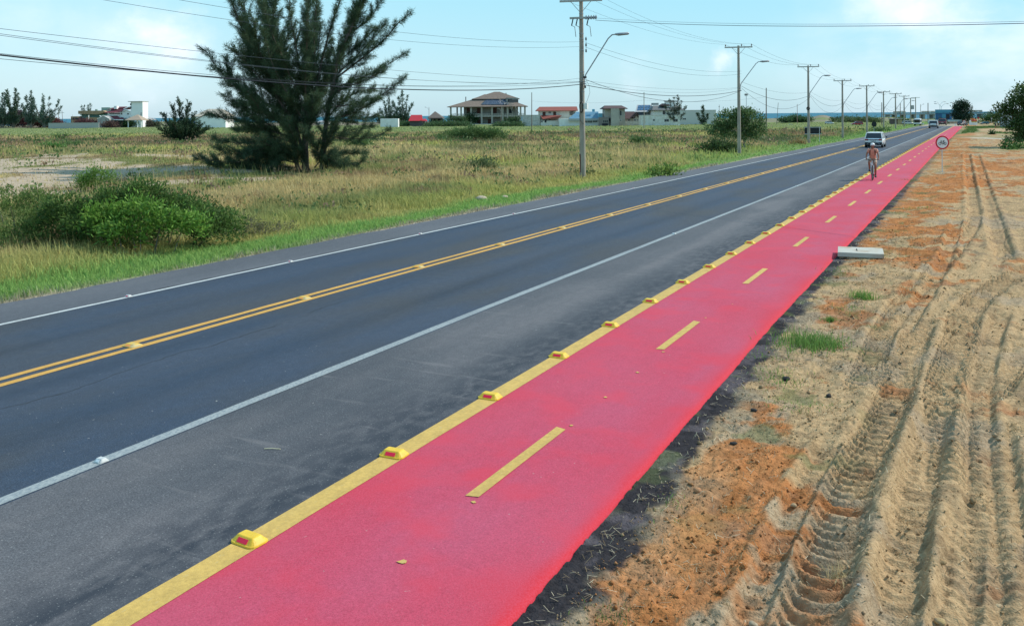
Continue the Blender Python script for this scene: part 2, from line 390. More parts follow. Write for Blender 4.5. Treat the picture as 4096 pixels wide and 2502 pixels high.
# ---- road
def asphalt(name, base, alt, streak, grain=1.0):
    m = bpy.data.materials.new(name); m.use_nodes = True; n = m.node_tree.nodes; l = m.node_tree.links; b = n['Principled BSDF']
    b.inputs['Roughness'].default_value = .78; b.inputs['Specular IOR Level'].default_value = .35
    g = n.new('ShaderNodeNewGeometry')
    def noise(scale, st, det=4, w=0):
        mp_ = n.new('ShaderNodeMapping'); mp_.inputs['Scale'].default_value = st; mp_.inputs['Location'].default_value = (w, w*2, 0); l.new(g.outputs['Position'], mp_.inputs[0])
        q = n.new('ShaderNodeTexNoise'); q.inputs['Scale'].default_value = scale; q.inputs['Detail'].default_value = det; l.new(mp_.outputs[0], q.inputs['Vector']); return q.outputs[0]
    def mr(v, a, c, lo=0., hi=1.):
        q = n.new('ShaderNodeMapRange'); l.new(v, q.inputs[0]); q.inputs[1].default_value = a; q.inputs[2].default_value = c; q.inputs[3].default_value = lo; q.inputs[4].default_value = hi; return q.outputs[0]
    def mx(f, a, c, mode='MIX'):
        q = n.new('ShaderNodeMix'); q.data_type = 'RGBA'; q.blend_type = mode
        l.new(f, q.inputs[0]) if not isinstance(f, float) else setattr(q.inputs[0], 'default_value', f)
        for i, v in ((6, a), (7, c)):
            if isinstance(v, tuple): q.inputs[i].default_value = (*v, 1)
            else: l.new(v, q.inputs[i])
        return q.outputs[2]
    c = mx(mr(noise(1.0, (1.3, .07, 1)), .38, .62), base, alt)
    c = mx(mr(noise(.55, (1, .35, 1), 6, 9), .42, .66, 0, .9), c, streak)
    c = mx(mr(noise(9, (1, .6, 1), 5, 21), .30, .75, 0, .55), c, mx(1.0, c, (.62, .62, .64), 'MULTIPLY'))
    c = mx(mr(noise(28, (1, 1, 1), 3, 31), .35, .72, 0, .5), c, mx(1.0, c, (1.45, 1.45, 1.42), 'MULTIPLY'))
    c = mx(mr(noise(60, (1, 1, 1), 2), .30, .70), c, mx(1.0, c, (1-.50*grain,)*3, 'MULTIPLY'))
    c = mx(mr(noise(150, (1, 1, 1), 1, 3), .68, .74, 0, .75*grain), c, (.34, .34, .33))
    c = mx(mr(noise(20, (1, 1, 1), 2, 43), .74, .77, 0, .9*grain), c, (.40, .39, .36))
    l.new(c, b.inputs['Base Color'])
    bp = n.new('ShaderNodeBump'); bp.inputs['Strength'].default_value = .45; bp.inputs['Distance'].default_value = .006; l.new(noise(120, (1, 1, 1), 3), bp.inputs['Height']); l.new(bp.outputs[0], b.inputs['Normal'])
    MATS[name] = m; return m, noise, mr, mx, n, l, b
mA, noise, mr, mx, n, l, b = asphalt('asphalt_lane', (.038, .062, .104), (.054, .074, .112), (.066, .068, .074))
# long dark wheel paths and one meandering crack along the lane
g_ = n.new('ShaderNodeNewGeometry'); sp_ = n.new('ShaderNodeSeparateXYZ'); l.new(g_.outputs['Position'], sp_.inputs[0])
def band(xc, wd_, src, w=0.0):
    a_ = n.new('ShaderNodeMath'); a_.operation = 'ADD'; l.new(sp_.outputs[0], a_.inputs[0]); a_.inputs[1].default_value = -xc
    if src is not None:
        q_ = n.new('ShaderNodeMath'); q_.operation = 'MULTIPLY_ADD'; l.new(src, q_.inputs[0]); q_.inputs[1].default_value = w; l.new(a_.outputs[0], q_.inputs[2]); a_ = q_
    z_ = n.new('ShaderNodeMath'); z_.operation = 'ABSOLUTE'; l.new(a_.outputs[0], z_.inputs[0]); return mr(z_.outputs[0], 0, wd_, 1, 0)
base_ = b.inputs['Base Color'].links[0].from_socket; c = base_
for xc in (-8.55, -10.25, -12.05, -13.6):
    bb = n.new('ShaderNodeMath'); bb.operation = 'MULTIPLY'; l.new(band(xc, .42, noise(.3, (1, .3, 1), 2, xc), .8), bb.inputs[0]); l.new(mr(noise(.8, (1, .15, 1), 4, xc*2), .35, .65, .1, .75), bb.inputs[1]); c = mx(bb.outputs[0], c, mx(1.0, c, (.58, .60, .62), 'MULTIPLY'))
cr_ = n.new('ShaderNodeMath'); cr_.operation = 'MULTIPLY'; l.new(band(-9.62, .022, noise(.55, (1, 1, 1), 6, 77), 1.1), cr_.inputs[0]); l.new(mr(noise(.5, (1, .6, 1), 3, 55), .46, .52), cr_.inputs[1]); c = mx(cr_.outputs[0], c, (.012, .012, .014))
l.new(c, b.inputs['Base Color'])
mS, noise, mr, mx, n, l, b = asphalt('asphalt_shoulder', (.118, .118, .130), (.165, .155, .162), (.070, .076, .090))
g_ = n.new('ShaderNodeNewGeometry'); sp_ = n.new('ShaderNodeSeparateXYZ'); l.new(g_.outputs['Position'], sp_.inputs[0])
def band(xc, wd_, src, w=0.0):
    a_ = n.new('ShaderNodeMath'); a_.operation = 'ADD'; l.new(sp_.outputs[0], a_.inputs[0]); a_.inputs[1].default_value = -xc
    q_ = n.new('ShaderNodeMath'); q_.operation = 'MULTIPLY_ADD'; l.new(src, q_.inputs[0]); q_.inputs[1].default_value = w; l.new(a_.outputs[0], q_.inputs[2])
    z_ = n.new('ShaderNodeMath'); z_.operation = 'ABSOLUTE'; l.new(q_.outputs[0], z_.inputs[0]); return mr(z_.outputs[0], 0, wd_, 1, 0)
c = b.inputs['Base Color'].links[0].from_socket
dk = n.new('ShaderNodeMath'); dk.operation = 'MULTIPLY'; l.new(band(-4.75, .95, noise(1.1, (1, .28, 1), 8, 4), 1.5), dk.inputs[0]); l.new(mr(noise(7, (1, .5, 1), 8, 71), .38, .56, .35, 1), dk.inputs[1]); c = mx(dk.outputs[0], c, (.030, .034, .045)); c = mx(band(-7.75, .38, noise(1.2, (1, .3, 1), 5, 8), .7), c, (.052, .056, .062))
c = mx(mr(noise(48, (1, 1, 1), 2, 91), .64, .69, 0, .55), c, (.27, .27, .26)); c = mx(mr(noise(2.2, (.35, 2.5, 1), 6, 97), .60, .70, 0, .35), c, (.19, .175, .175))
l.new(c, b.inputs['Base Color'])
mL = asphalt('asphalt_left_shoulder', (.125, .130, .148), (.145, .148, .162), (.105, .110, .125))[0]
ribbon('road', -14.5, -7.62, -30, YEND, 0.0, mA, ncol=6)
ribbon('road_shoulder', -7.62, -5.2, -30, YEND, 0.0, mS, ncol=3)
ribbon('road_verge_shoulder', -16.1, -14.5, -30, YEND, 0.0, mL, ncol=3, jit=.22)
def paint(name, col, worn, wcol, sc_=6.0):
    m, noise, mr, mx, n, l, b = asphalt(name, col, tuple(v*.88 for v in col), tuple(v*.93 for v in col), .22)
    b.inputs['Roughness'].default_value = .7
    base = b.inputs['Base Color'].links[0].from_socket
    c = mx(mr(noise(sc_, (3, 1, 1), 6, 5), .62-worn, .70-worn), base, wcol)
    c = mx(mr(noise(1.2, (1, .5, 1), 6, 2), .5, .75, 0, .35), c, tuple(v*.7 for v in wcol))
    l.new(c, b.inputs['Base Color']); return m
pW = paint('white_paint', (.35, .375, .37), .12, (.20, .23, .25), 22)
pWs = paint('white_paint_fresh', (.56, .58, .57), .02, (.4, .4, .4), 22)
pY = paint('yellow_paint', (.68, .36, .07), .05, (.46, .30, .10), 16)
pY2 = paint('yellow_paint_path', (.62, .40, .105), .0, (.54, .38, .14), 9)
ribbon('road_marking', -14.455, -14.345, -30, YEND, .004, pWs)
ribbon('road_marking', -11.44, -11.31, -30, YEND, .004, pY, jit=.03)
ribbon('road_marking', -11.17, -11.04, -30, YEND, .004, pY, jit=.02)
ribbon('road_marking', -7.79, -7.64, -30, YEND, .004, pW, jit=.02)
ribbon('road_marking', -5.27, -5.04, -30, YEND, .008, pY2, jit=.012)
# ---- red cycle path: a slightly crowned slab with a rounded ragged right edge
m, noise, mr, mx, n, l, b = asphalt('red_path_paint', (.54, .060, .115), (.46, .10, .175), (.58, .045, .075))
g_ = n.new('ShaderNodeNewGeometry')
base = b.inputs['Base Color'].links[0].from_socket
at = n.new('ShaderNodeAttribute'); at.attribute_name = 'col'
sx = n.new('ShaderNodeSeparateColor'); l.new(at.outputs['Color'], sx.inputs[0])
c = mx(mr(noise(1.5, (.9, .9, 1), 7, 4), .50, .66, 0, .85), base, (.57, .035, .055))
c2 = mx(mr(noise(.9, (.8, .6, 1), 6, 14), .38, .62), (.49, .078, .132), (.51, .052, .092))
c = mx(.5, c, c2)
c = mx(sx.outputs[0], c, (.54, .026, .040))  # sunlit look of the sloping right edge painted in as purer red
c = mx(mr(noise(70, (1, 1, 1), 2, 8), .35, .75, 0, .35), c, (.62, .10, .16))
l.new(c, b.inputs['Base Color']); b.inputs['Roughness'].default_value = .82; b.inputs['Specular IOR Level'].default_value = .2
redm = m
ys = [-30.0]
while ys[-1] < YEND-6: ys.append(ys[-1]+max(.05, abs(ys[-1])*.012) if ys[-1] > 0 else ys[-1]+.5)
ys = np.array(ys); ds = [-5.055, -4.6, -4.0, -3.4, -3.12, -2.98, -2.90, -2.86, -2.835, -2.815]
zs = [.004, .005, .006, .006, .004, .001, -.006, -.016, -.040, -.12]; rc = [.10, 0, 0, 0, .02, .25, .75, 1, 1, 1]
V = []; CC = []
for d, z, c_ in zip(ds, zs, rc):
    jitx = (n1(ys, ys*0+3, .5, 4)-.5)*(.012 if d > -2.9 else 0)
    V.append(np.stack([warp(d, ys)+jitx, ys, np.full(len(ys), z)], 1))
    q = np.clip(c_ + (n3(ys, ys*0+d*3, .8, 3)-.5)*(.9 if 0 < c_ < 1 else 0), 0, 1); CC.append(np.stack([q, q, q], 1))
nn = len(ys); F = [(j*nn+i, (j+1)*nn+i, (j+1)*nn+i+1, j*nn+i+1) for j in range(len(ds)-1) for i in range(nn-1)]
o = fast_mesh('cycle_path', np.concatenate(V), F, redm, np.concatenate(CC), smooth=True); o['kind'] = 'structure'
# dashes and small paint flecks
dm = MB(); y = 6.7
while y < 150:
    x0, x1 = float(warp(-4.06, y)), float(warp(-3.94, y)); k = .055 if y < 300 else 0
    dm.add([(x0, y, .012), (x1, y+.03, .012), (x1+.0, y+1.9, .012), (x0+.0, y+1.93, .012)], [(0, 1, 2, 3)]); y += 5.43
for px, py, q in [(1607, 2245, .05), (1895, 2006, .035), (2285, 1700, .03), (2422, 1587, .04), (2549, 1488, .04), (2653, 1406, .035), (2822, 1270, .03), (2930, 1215, .02)]:
    p = G(px, py, .012); q *= .6; vs = [(p.x+q*math.cos(t)*random.uniform(.6, 1.2)*1.3, p.y+q*math.sin(t)*random.uniform(.6, 1.4), .0125) for t in np.linspace(0, 6.28, 8)[:-1]]
    dm.add(vs, [tuple(range(7))])
o = dm.build('path_marking', pY2); o['kind'] = 'structure'
# ---- bare lot beside the path: real ruts, tread prints and clods
def polytrack(X, Y, pts):
    best = np.full(X.shape, 1e9); bs_ = np.zeros(X.shape); bv = np.zeros(X.shape); acc_ = 0.
    for i in range(len(pts)-1):
        ax, ay = pts[i]; bx, by = pts[i+1]; dx, dy = bx-ax, by-ay; L = math.hypot(dx, dy)
        t = ((X-ax)*dx+(Y-ay)*dy)/L; tc_ = np.clip(t, 0 if i else -9, L if i < len(pts)-2 else L+9)
        vx = X-(ax+dx/L*tc_); vy = Y-(ay+dy/L*tc_); d = np.hypot(vx, vy); sg = np.sign(dx*(Y-ay)-dy*(X-ax))
        k = d < best; best = np.where(k, d, best); bs_ = np.where(k, acc_+t, bs_); bv = np.where(k, d*sg, bv); acc_ += L
    return bs_, bv, acc_
def tr_(pp): return [tuple(G(*p).xy) for p in pp]
TRACKS = [  # points, half width, depth, lug, fade start, fade end
    (tr_([(3205, 2700), (3241, 2446), (3315, 2233), (3353, 2073), (3412, 1913), (3497, 1753), (3560, 1640), (3610, 1500), (3650, 1380), (3700, 1290)]), .22, .085, .044),
    (tr_([(3440, 1560), (3500, 1400), (3570, 1265), (3655, 1165), (3725, 1105), (3790, 1040), (3850, 970), (3893, 900), (3915, 820)]), .21, .07, .050),
    (tr_([(3806, 1950), (3800, 1700), (3783, 1600), (3798, 1485), (3846, 1364), (3856, 1272), (3910, 1200), (4016, 1125), (4120, 1070), (4300, 1010)]), .26, .055, .062),
    (tr_([(3560, 2700), (3600, 2350), (3650, 2050), (3700, 1800), (3735, 1640)]), .17, .085, .020),
    (tr_([(3790, 2700), (3850, 2300), (3880, 1990)]), .15, .08, .018),
    (tr_([(4060, 2600), (4040, 2200), (4010, 1900), (3990, 1700)]), .15, .07, .018),
    (tr_([(2950, 2600), (3060, 2300), (3150, 2080), (3240, 1900), (3340, 1750)]), .13, .08, .015),
    (tr_([(2560, 2600), (2760, 2250), (2900, 2010), (3010, 1850)]), .16, .05, .006),
    (tr_([(3600, 1330), (3700, 1190), (3760, 1080), (3800, 980), (3830, 880)]), .16, .07, .012),
    (tr_([(3960, 1100), (3990, 1000), (3960, 880), (3930, 780)]), .2, .09, .008),
    (tr_([(3900, 860), (3888, 760), (3875, 690), (3868, 620)]), .22, .09, .03),
    (tr_([(4020, 1040), (3985, 900), (3950, 780), (3925, 690), (3905, 620)]), .22, .09, .03),
    (tr_([(3950, 2600), (3935, 2200), (3925, 2000), (3915, 1800), (3925, 1560), (3960, 1380), (4010, 1250)]), .15, .07, .02),
    (tr_([(4180, 1400), (4096, 1450), (3990, 1570), (3900, 1640)]), .16, .04, .03),
]
def lot_h(X, Y):
    e_ = X-warp(-2.75, Y)
    h = -.040+.0*e_+.05*sstep(.8, 2.2, e_)+.07*np.exp(-(((X+2.0)/.9)**2+((Y-21.2)/1.1)**2))
    h = h+(n1(X, Y*.7, 1.6, 4)-.5)*.11*sstep(.2, 1, e_)+(n2(X, Y, .35, 4)-.5)*.055*(.2+.8*sstep(.12, .5, e_))+(.5-np.abs(n3(X, Y, .11, 3)-.5)*2)*.038*sstep(.38, .6, n1(X+11, Y, .5, 3))+(n3(X, Y, .05, 2)-.5)*.028*(.25+.75*sstep(.12, .45, e_))+(n4(X+3, Y, .03, 2)-.5)*.014*(.3+.7*sstep(.12, .45, e_))
    h = h+(n4(X, Y, .8, 5)-.5)*.18*sstep(10, 18, Y)*sstep(.3, 1.2, e_)
    dark = np.zeros(X.shape)
    for pts, hw, dep, lug in TRACKS:
        s_, v, L = polytrack(X, Y, pts)
        near = np.abs(v) < hw*2.6; dep = dep*(.7 if lug > .01 else .30)
        en = sstep(-.1, .35, s_)*(1-sstep(L-.6, L+.1, s_)); en = en*(.62+.38*sstep(.35, .5, n2(s_, v*.2, .8, 3)))
        v = v+(n1(s_, s_*0, .5, 3)-.5)*.03
        prof = -dep*(1-sstep(hw*.60, hw*1.15, np.abs(v)))+dep*(.3+.6*n2(s_+v, v, .35, 3))*np.exp(-((np.abs(v)-hw*1.35)/(hw*.38))**2)
        lg = 0
        if lug:
            ph = (s_-.12*(v/hw)**2+(n3(s_, v, .3, 2)-.5)*.03)/.165; fr = ph-np.floor(ph)
            lg = lug*(1.55*(sstep(.0, .34, fr)-sstep(.42, .52, fr))-.5)*(1-sstep(hw*.84, hw*1.0, np.abs(v)))
            h = np.where(near, h*(1-.55*en*(1-sstep(hw*.8, hw*1.1, np.abs(v))))-.0*en, h)
        h = h+np.where(near, (prof+lg)*en, 0)
        dark = np.maximum(dark, np.where(near, en*np.exp(-((v+hw*1.1)/(hw*.5))**2)*.5, 0))  # shade on the right wall of each track, put into the soil colour
    return h, dark
rows = [2.6]
while rows[-1] < 132: rows.append(rows[-1]*1.0032)
rows = np.array(rows); nc = 460
U = np.linspace(0, 1, nc); wd = 4.6+.105*rows
YY = np.repeat(rows[:, None], nc, 1); XX = warp(-2.75, YY)-.08+U[None]*wd[:, None]
hh, dark = lot_h(XX, YY)
edge = np.minimum(np.minimum((1-U[None])*6, 1)+0*YY, 1); edge = np.minimum(edge, 1-sstep(122, 132, YY))
ZZ = hh*edge-.10*(1-edge)-.2*(1-np.clip((1-U[None])*12, 0, 1))
lc = lot_col(XX, YY)
e_ = XX-warp(-2.75, YY)
cw = (.15+.20*n1(YY, XX*0, 1.7, 3))*(1-.4*sstep(9, 16, YY))+(n2(XX, YY, .25, 4)-.5)*.32
blk = (1-sstep(cw-.03, cw+.08, e_))*(1-.5*sstep(30, 70, YY))
lc = mixc(lc, mixc(np.broadcast_to(C(.042, .038, .042), lc.shape), C(.14, .12, .13), sstep(.5, .64, n3(XX, YY, .35, 4))*.7), blk)
gr2 = sstep(cw-.1, cw, e_)*(1-sstep(cw+.05, cw+.45, e_))*sstep(.45, .6, n3(XX, YY, .4, 4))
lc = mixc(lc, C(.20, .175, .13), gr2*.6)
lc = mixc(lc, DKT, np.clip(dark, 0, 1)*.35)
lc = lc*(.82+.36*n3(XX, YY, .09, 3))[..., None]
lc = mixc(lc, C(.13, .16, .06), sstep(.60, .7, n4(XX, YY, .5, 4))*sstep(6, 9, YY)*(1-sstep(1.2, 2.0, e_))*.55)
lot_m = mat('lot_soil', (1, 1, 1), .97, (.70, .68, .66), 24, 6, bump=.85, bscale=55, spec=.05, attr=True)
idx = np.arange(len(rows)*nc).reshape(len(rows), nc)
TF = np.stack([idx[:-1, :-1].ravel(), idx[:-1, 1:].ravel(), idx[1:, 1:].ravel(), idx[1:, :-1].ravel()], 1)
o = fast_mesh('dirt_lot', np.stack([XX.ravel(), YY.ravel(), ZZ.ravel()], 1), TF, lot_m, lc.reshape(-1, 3), smooth=True); o['kind'] = 'structure'
def lotz(x, y): return float(lot_h(np.array([x]), np.array([y]))[0][0])

# ================================================================== grass and litter (stuff)
leafm = mat('leaf', (1, 1, 1), .55, None, attr=True, trans=.38, spec=.2)
grassm = mat('grass_blade', (1, 1, 1), .7, None, attr=True, trans=.42, spec=.15)
def blades(P, H_, W_, cols, lean=.35, wind=None):
    """P (N,3) roots; heights, widths (N,), cols (N,3)"""
    n = len(P); th = rng.random(n)*2*np.pi
    wv = np.stack([np.cos(th), np.sin(th), 0*th], 1)*W_[:, None]*.5
    ph = rng.random(n)*2*np.pi; ln = rng.normal(0, lean, n)
    ld = np.stack([np.cos(ph)*ln, np.sin(ph)*ln, np.zeros(n)], 1)
    if wind is not None: ld = ld+np.array(wind)
    mid = P+np.stack([0*th, 0*th, H_*.55], 1)+ld*H_[:, None]*.30
    tip = P+np.stack([0*th, 0*th, H_*(1-.25*np.abs(ln))], 1)+ld*H_[:, None]
    V = np.stack([P-wv, P+wv, mid+wv*.75, mid-wv*.75, tip], 1).reshape(-1, 3)
    b = np.arange(n)*5
    F = np.concatenate([np.stack([b, b+1, b+2], 1), np.stack([b, b+2, b+3], 1), np.stack([b+3, b+2, b+4], 1)])
    br = rng.uniform(.7, 1.25, (n, 1)); cc = cols*br
    CC = np.stack([cc, cc, cc, cc, cc], 1).reshape(-1, 3)
    return V, F, np.clip(CC, 0, 1)
def field_points(n, z0, z1, a0=-34, a1=31):
    Z = np.exp(rng.uniform(math.log(z0), math.log(z1), n)); a = np.radians(rng.uniform(a0, a1, n))
    Rr = Z*np.tan(a); X = Rr*cr.x+Z*cf.x; Y = Rr*cr.y+Z*cf.y
    ed = warp(-16.1, Y)-X; k = (ed > .02) & (Y > 3)
    return X[k], Y[k], Z[k], ed[k]
def grass_obj(name, n, z0, z1, hfun, label=None, keep=None, wf=.0011, lean=.35):
    X, Y, Z, ed = field_points(n, z0, z1)
    sm = sandmask(X, Y); k = rng.random(len(X)) > sm*.86
    k &= rng.random(len(X)) < np.clip(.25+ed*2.2+(n3(X, Y, 1, 3)-.5)*1.2, 0, 1)
    if keep is not None: k &= keep(X, Y, Z, ed)
    X, Y, Z, ed = X[k], Y[k], Z[k], ed[k]
    h = hfun(X, Y, Z, ed)*rng.uniform(.55, 1.3, len(X)); wdt = np.maximum(.010, wf*Z)*rng.uniform(.6, 1.3, len(X))
    V, F, CC = blades(np.stack([X, Y, field_h(X, Y)-.02], 1), h, wdt, field_col(X, Y), lean, (cr.x*-.12, cr.y*-.12, 0))
    return tag(fast_mesh(name, V, F, grassm, CC), label, None, None, 'stuff')
def hf(X, Y, Z, ed):
    t = .15+.30*sstep(1.8, 4.5, ed+(n1(X, Y, 2, 3)-.5)*2)*(1-.3*sstep(60, 120, Z)); t = t*(.25+1.5*n2(X, Y, 2.6, 4))
    return t*(1-.45*sstep(150, 220, Z))*(1-.72*sstep(.12, .45, sum(ellm(X, Y, a_, b_, c_*1.4, d_*1.7, 0) for a_, b_, c_, d_, e_ in SAND[:6])))
grass_obj('field_grass', 300000, 15.5, 60, hf, 'dry and green grass growing over the field beside the road', lean=.62)
grass_obj('field_grass', 120000, 58, 300, lambda *a: hf(*a)*1.1, 'pale dry grass spreading over the far field towards the houses', wf=.0013, lean=.5)
# seed-headed tall straw among the near grass
grass_obj('tall_grass', 24000, 17, 75, lambda X, Y, Z, ed: .55+.25*n1(X, Y, 3, 2), 'tall pale seed stalks standing above the verge grass', keep=lambda X, Y, Z, ed: (ed > 3.5) & (n2(X+9, Y, 6, 3) > .47), wf=.0006, lean=.3)
# low leafy weeds dotted through the field
X, Y, Z, ed = field_points(3000, 19, 170); k = (ed > 4) & (n4(X+5, Y, 7, 4) > .50) & (sandmask(X, Y) < .4); X, Y, Z = X[k], Y[k], Z[k]
m_ = 14; rr_ = (.16+.0035*Z)*rng.uniform(.5, 1.4, len(X)); XX_ = np.repeat(X, m_)+rng.normal(0, 1, len(X)*m_)*np.repeat(rr_, m_)*.8; YY_ = np.repeat(Y, m_)+rng.normal(0, 1, len(X)*m_)*np.repeat(rr_, m_)*.8; zz_ = np.abs(rng.normal(0, .5, len(XX_)))*np.repeat(rr_, m_)*.9+.05
cw_ = np.repeat(np.where(rng.random((len(X), 1)) < .6, C(.11, .17, .06), np.where(rng.random((len(X), 1)) < .5, C(.26, .30, .11), C(.30, .20, .13))), m_, 0)
nn_ = rng.normal(0, 1, (len(XX_), 3)); nn_[:, 2] = np.abs(nn_[:, 2])+.4; nn_ /= np.linalg.norm(nn_, axis=1)[:, None]; L_ = np.repeat(.10+.0022*Z, m_)[:, None]; s__ = np.cross(nn_, rng.normal(0, 1, nn_.shape)); s__ /= np.linalg.norm(s__, axis=1)[:, None]
P_ = np.stack([XX_, YY_, field_h(XX_, YY_)+zz_], 1); V = np.stack([P_, P_+nn_*L_*.5+s__*L_*.28, P_+nn_*L_, P_+nn_*L_*.5-s__*L_*.28], 1).reshape(-1, 3); b = np.arange(len(P_))*4
tag(fast_mesh('field_weeds', V, np.stack([b, b+1, b+2, b+3], 1), leafm, np.repeat(cw_*rng.uniform(.7, 1.3, (len(P_), 1)), 4, 0)), 'low leafy weeds dotted through the dry grass of the field', None, None, 'stuff')
# green cover on the right, beyond the bare lot
X = rng.uniform(-2, 22, 60000); Y = rng.uniform(60, 226, 60000); lcx = lot_col(X, Y)
k = (X-warp(-2.75, Y) > .8) & (lcx[:, 1] > lcx[:, 0]*1.02); X, Y = X[k], Y[k]
V, F, CC = blades(np.stack([X, Y, np.full(len(X), -.12)], 1), rng.uniform(.15, .45, len(X)), rng.uniform(.05, .13, len(X)), np.tile(C(.11, .18, .055), (len(X), 1)), .5)
tag(fast_mesh('verge_grass', V, F, grassm, CC), 'green weeds covering the ground at the far right', None, None, 'stuff')
def scatter_grass(name, spots, label):
    P = []; Hh = []; Cc = []
    for (px, py, rx, ry, n, h, c) in spots:
        p = G(px, py, 0); a = rng.normal(0, rx*.5, n); b = rng.normal(0, ry*.5, n)
        x = p.x+a*cr.x+b*cf.x; y = p.y+a*cr.y+b*cf.y
        z = lot_h(x, y)[0]; P.append(np.stack([x, y, z-.01], 1)); Hh.append(h*rng.uniform(.5, 1.3, n)); Cc.append(np.tile(C(*c), (n, 1)))
    P = np.concatenate(P); Hh = np.concatenate(Hh); Cc = np.concatenate(Cc)
    V, F, CC = blades(P, Hh, np.full(len(P), .008), Cc, .55); return tag(fast_mesh(name, V, F, grassm, CC), label, None, None, 'stuff')
GRN = (.17, .30, .07)
scatter_grass('ground_weeds', [(3120, 1500, .35, .5, 260, .06, GRN), (3330, 1080, .3, .4, 60, .08, GRN), (3390, 1230, .3, .3, 60, .08, GRN), (3200, 1610, .5, .35, 140, .05, GRN), (3320, 1270, .2, .2, 45, .08, GRN),
    (2440, 2440, .18, .12, 90, .05, (.16, .22, .07)), (2690, 2010, .2, .3, 40, .05, GRN), (3700, 830, .8, .5, 120, .1, GRN), (3640, 720, .6, .6, 160, .12, (.2, .26, .09)), (3060, 1420, .4, .3, 90, .05, GRN), (3560, 1010, .5, .4, 60, .07, GRN)], 'thin green weeds creeping over the sandy edge of the lot')
# straw litter
n = 3600; Y = np.exp(rng.uniform(math.log(4.6), math.log(34), n)); e_ = np.abs(rng.normal(0, 1, n))*np.where(rng.random(n) < .08, .20, 2.2)+.0
X = warp(-2.75, Y)+e_; zz = lot_h(X, Y)[0]+.006
th = rng.random(n)*2*np.pi; L = rng.uniform(.02, .085, n); wd_ = .0016+.0003*Y
a = np.stack([np.cos(th)*L*.5, np.sin(th)*L*.5, rng.normal(0, .012, n)], 1); s_ = np.stack([-np.sin(th), np.cos(th), 0*th], 1)*wd_[:, None]*.7; P = np.stack([X, Y, zz+.006], 1)
V = np.stack([P-a-s_, P-a+s_, P+a*1.0+s_+[0, 0, .004], P+a-s_+[0, 0, .004]], 1).reshape(-1, 3); b = np.arange(n)*4
CC = np.repeat(np.clip(np.where(rng.random((n, 1)) < .5, C(.60, .52, .36), C(.30, .22, .13))*rng.uniform(.6, 1.3, (n, 1)), 0, 1), 4, 0)
tag(fast_mesh('straw_litter', V, np.stack([b, b+1, b+2, b+3], 1), grassm, CC), 'bits of dry straw strewn over the bare lot', None, None, 'stuff')
# matted dry tufts and roots left on the turned soil
n = 420; Y = np.exp(rng.uniform(math.log(4.8), math.log(30), n)); X = warp(-2.75, Y)+.55+np.abs(rng.normal(0, 2.0, n)); r0 = rng.uniform(.03, .11, n); m_ = 34
XX_ = np.repeat(X, m_)+rng.normal(0, 1, n*m_)*np.repeat(r0, m_)*.7; YY_ = np.repeat(Y, m_)+rng.normal(0, 1, n*m_)*np.repeat(r0, m_)*.7
V, F, CC = blades(np.stack([XX_, YY_, lot_h(XX_, YY_)[0]-.004], 1), rng.uniform(.010, .045, n*m_), np.maximum(.003, .0006*YY_), np.where(rng.random((n*m_, 1)) < .6, C(.30, .21, .11), C(.50, .39, .22)), 1.6)
tag(fast_mesh('dry_tufts', V, F, grassm, CC), 'matted brown roots and dry tufts on the turned soil of the lot', None, None, 'stuff')
# clods and gravel
n = 9000; Y = np.exp(rng.uniform(math.log(4.6), math.log(30), n)); X = warp(-2.75, Y)+.15+np.abs(rng.normal(0, 1.9, n)); zz = lot_h(X, Y)[0]
r_ = rng.lognormal(-5.0, .55, n); base = np.array([(1, 0, 0), (-1, 0, 0), (0, 1, 0), (0, -1, 0), (0, 0, 1), (0, 0, -1)])
V = (np.stack([X, Y, zz+r_*.35], 1)[:, None, :]+base[None]*r_[:, None, None]*rng.uniform(.6, 1.2, (n, 6, 1))).reshape(-1, 3); b = np.arange(n)*6
fs = [(0, 2, 4), (2, 1, 4), (1, 3, 4), (3, 0, 4), (2, 0, 5), (1, 2, 5), (3, 1, 5), (0, 3, 5)]
F = np.concatenate([np.stack([b+q for q in f], 1) for f in fs])
CC = np.repeat(np.clip(lot_col(X, Y)*rng.uniform(.6, 1.1, (n, 1)), 0, 1), 6, 0)
tag(fast_mesh('gravel', V, F, lot_m, CC, smooth=True), 'small clods and gravel lying over the bare lot', None, None, 'stuff')

def stone(px, py, r, label, c=(.45, .36, .25), c2=(.33, .24, .15), name='stone', grp=None, cat='stone'):
    p = G(px, py, 0); p.z = lotz(p.x, p.y) if p.x > warp(-2.75, p.y) else float(field_h(np.array([p.x]), np.array([p.y]))[0])
    bm = bmesh.new(); bmesh.ops.create_icosphere(bm, subdivisions=2, radius=1)
    sx, sy, sz = r*random.uniform(.8, 1.3), r*random.uniform(.8, 1.1), r*random.uniform(.5, .75)
    for v in bm.verts:
        k = 1+(random.random()-.5)*.28; v.co = Vector((v.co.x*sx*k, v.co.y*sy*k, v.co.z*sz*k))
    me = bpy.data.meshes.new(name); bm.to_mesh(me); bm.free(); me.materials.append(mat('stone_'+str(c), c, .95, c2, 30, bump=.5)); me.polygons.foreach_set('use_smooth', [True]*len(me.polygons))
    o = bpy.data.objects.new(name, me); COL.objects.link(o); o.location = (p.x, p.y, p.z+sz*.45); o.rotation_euler.z = random.random()*6
    return tag(o, label, cat, grp)
GS = 'stones lying on the bare lot'
stone(3013, 2478, .032, 'tan stone at the foot of the deepest tyre track, by the picture edge', grp=GS)
stone(3765, 2272, .035, 'brown clod between the two wide tyre tracks, near the bottom', (.40, .25, .12), (.3, .2, .1), grp=GS)
stone(3995, 2395, .030, 'pale yellowish stone near the bottom corner of the lot', (.5, .38, .22), grp=GS)
stone(3760, 2488, .034, 'ochre stone at the bottom edge below the brown clod', (.5, .34, .14), grp=GS)
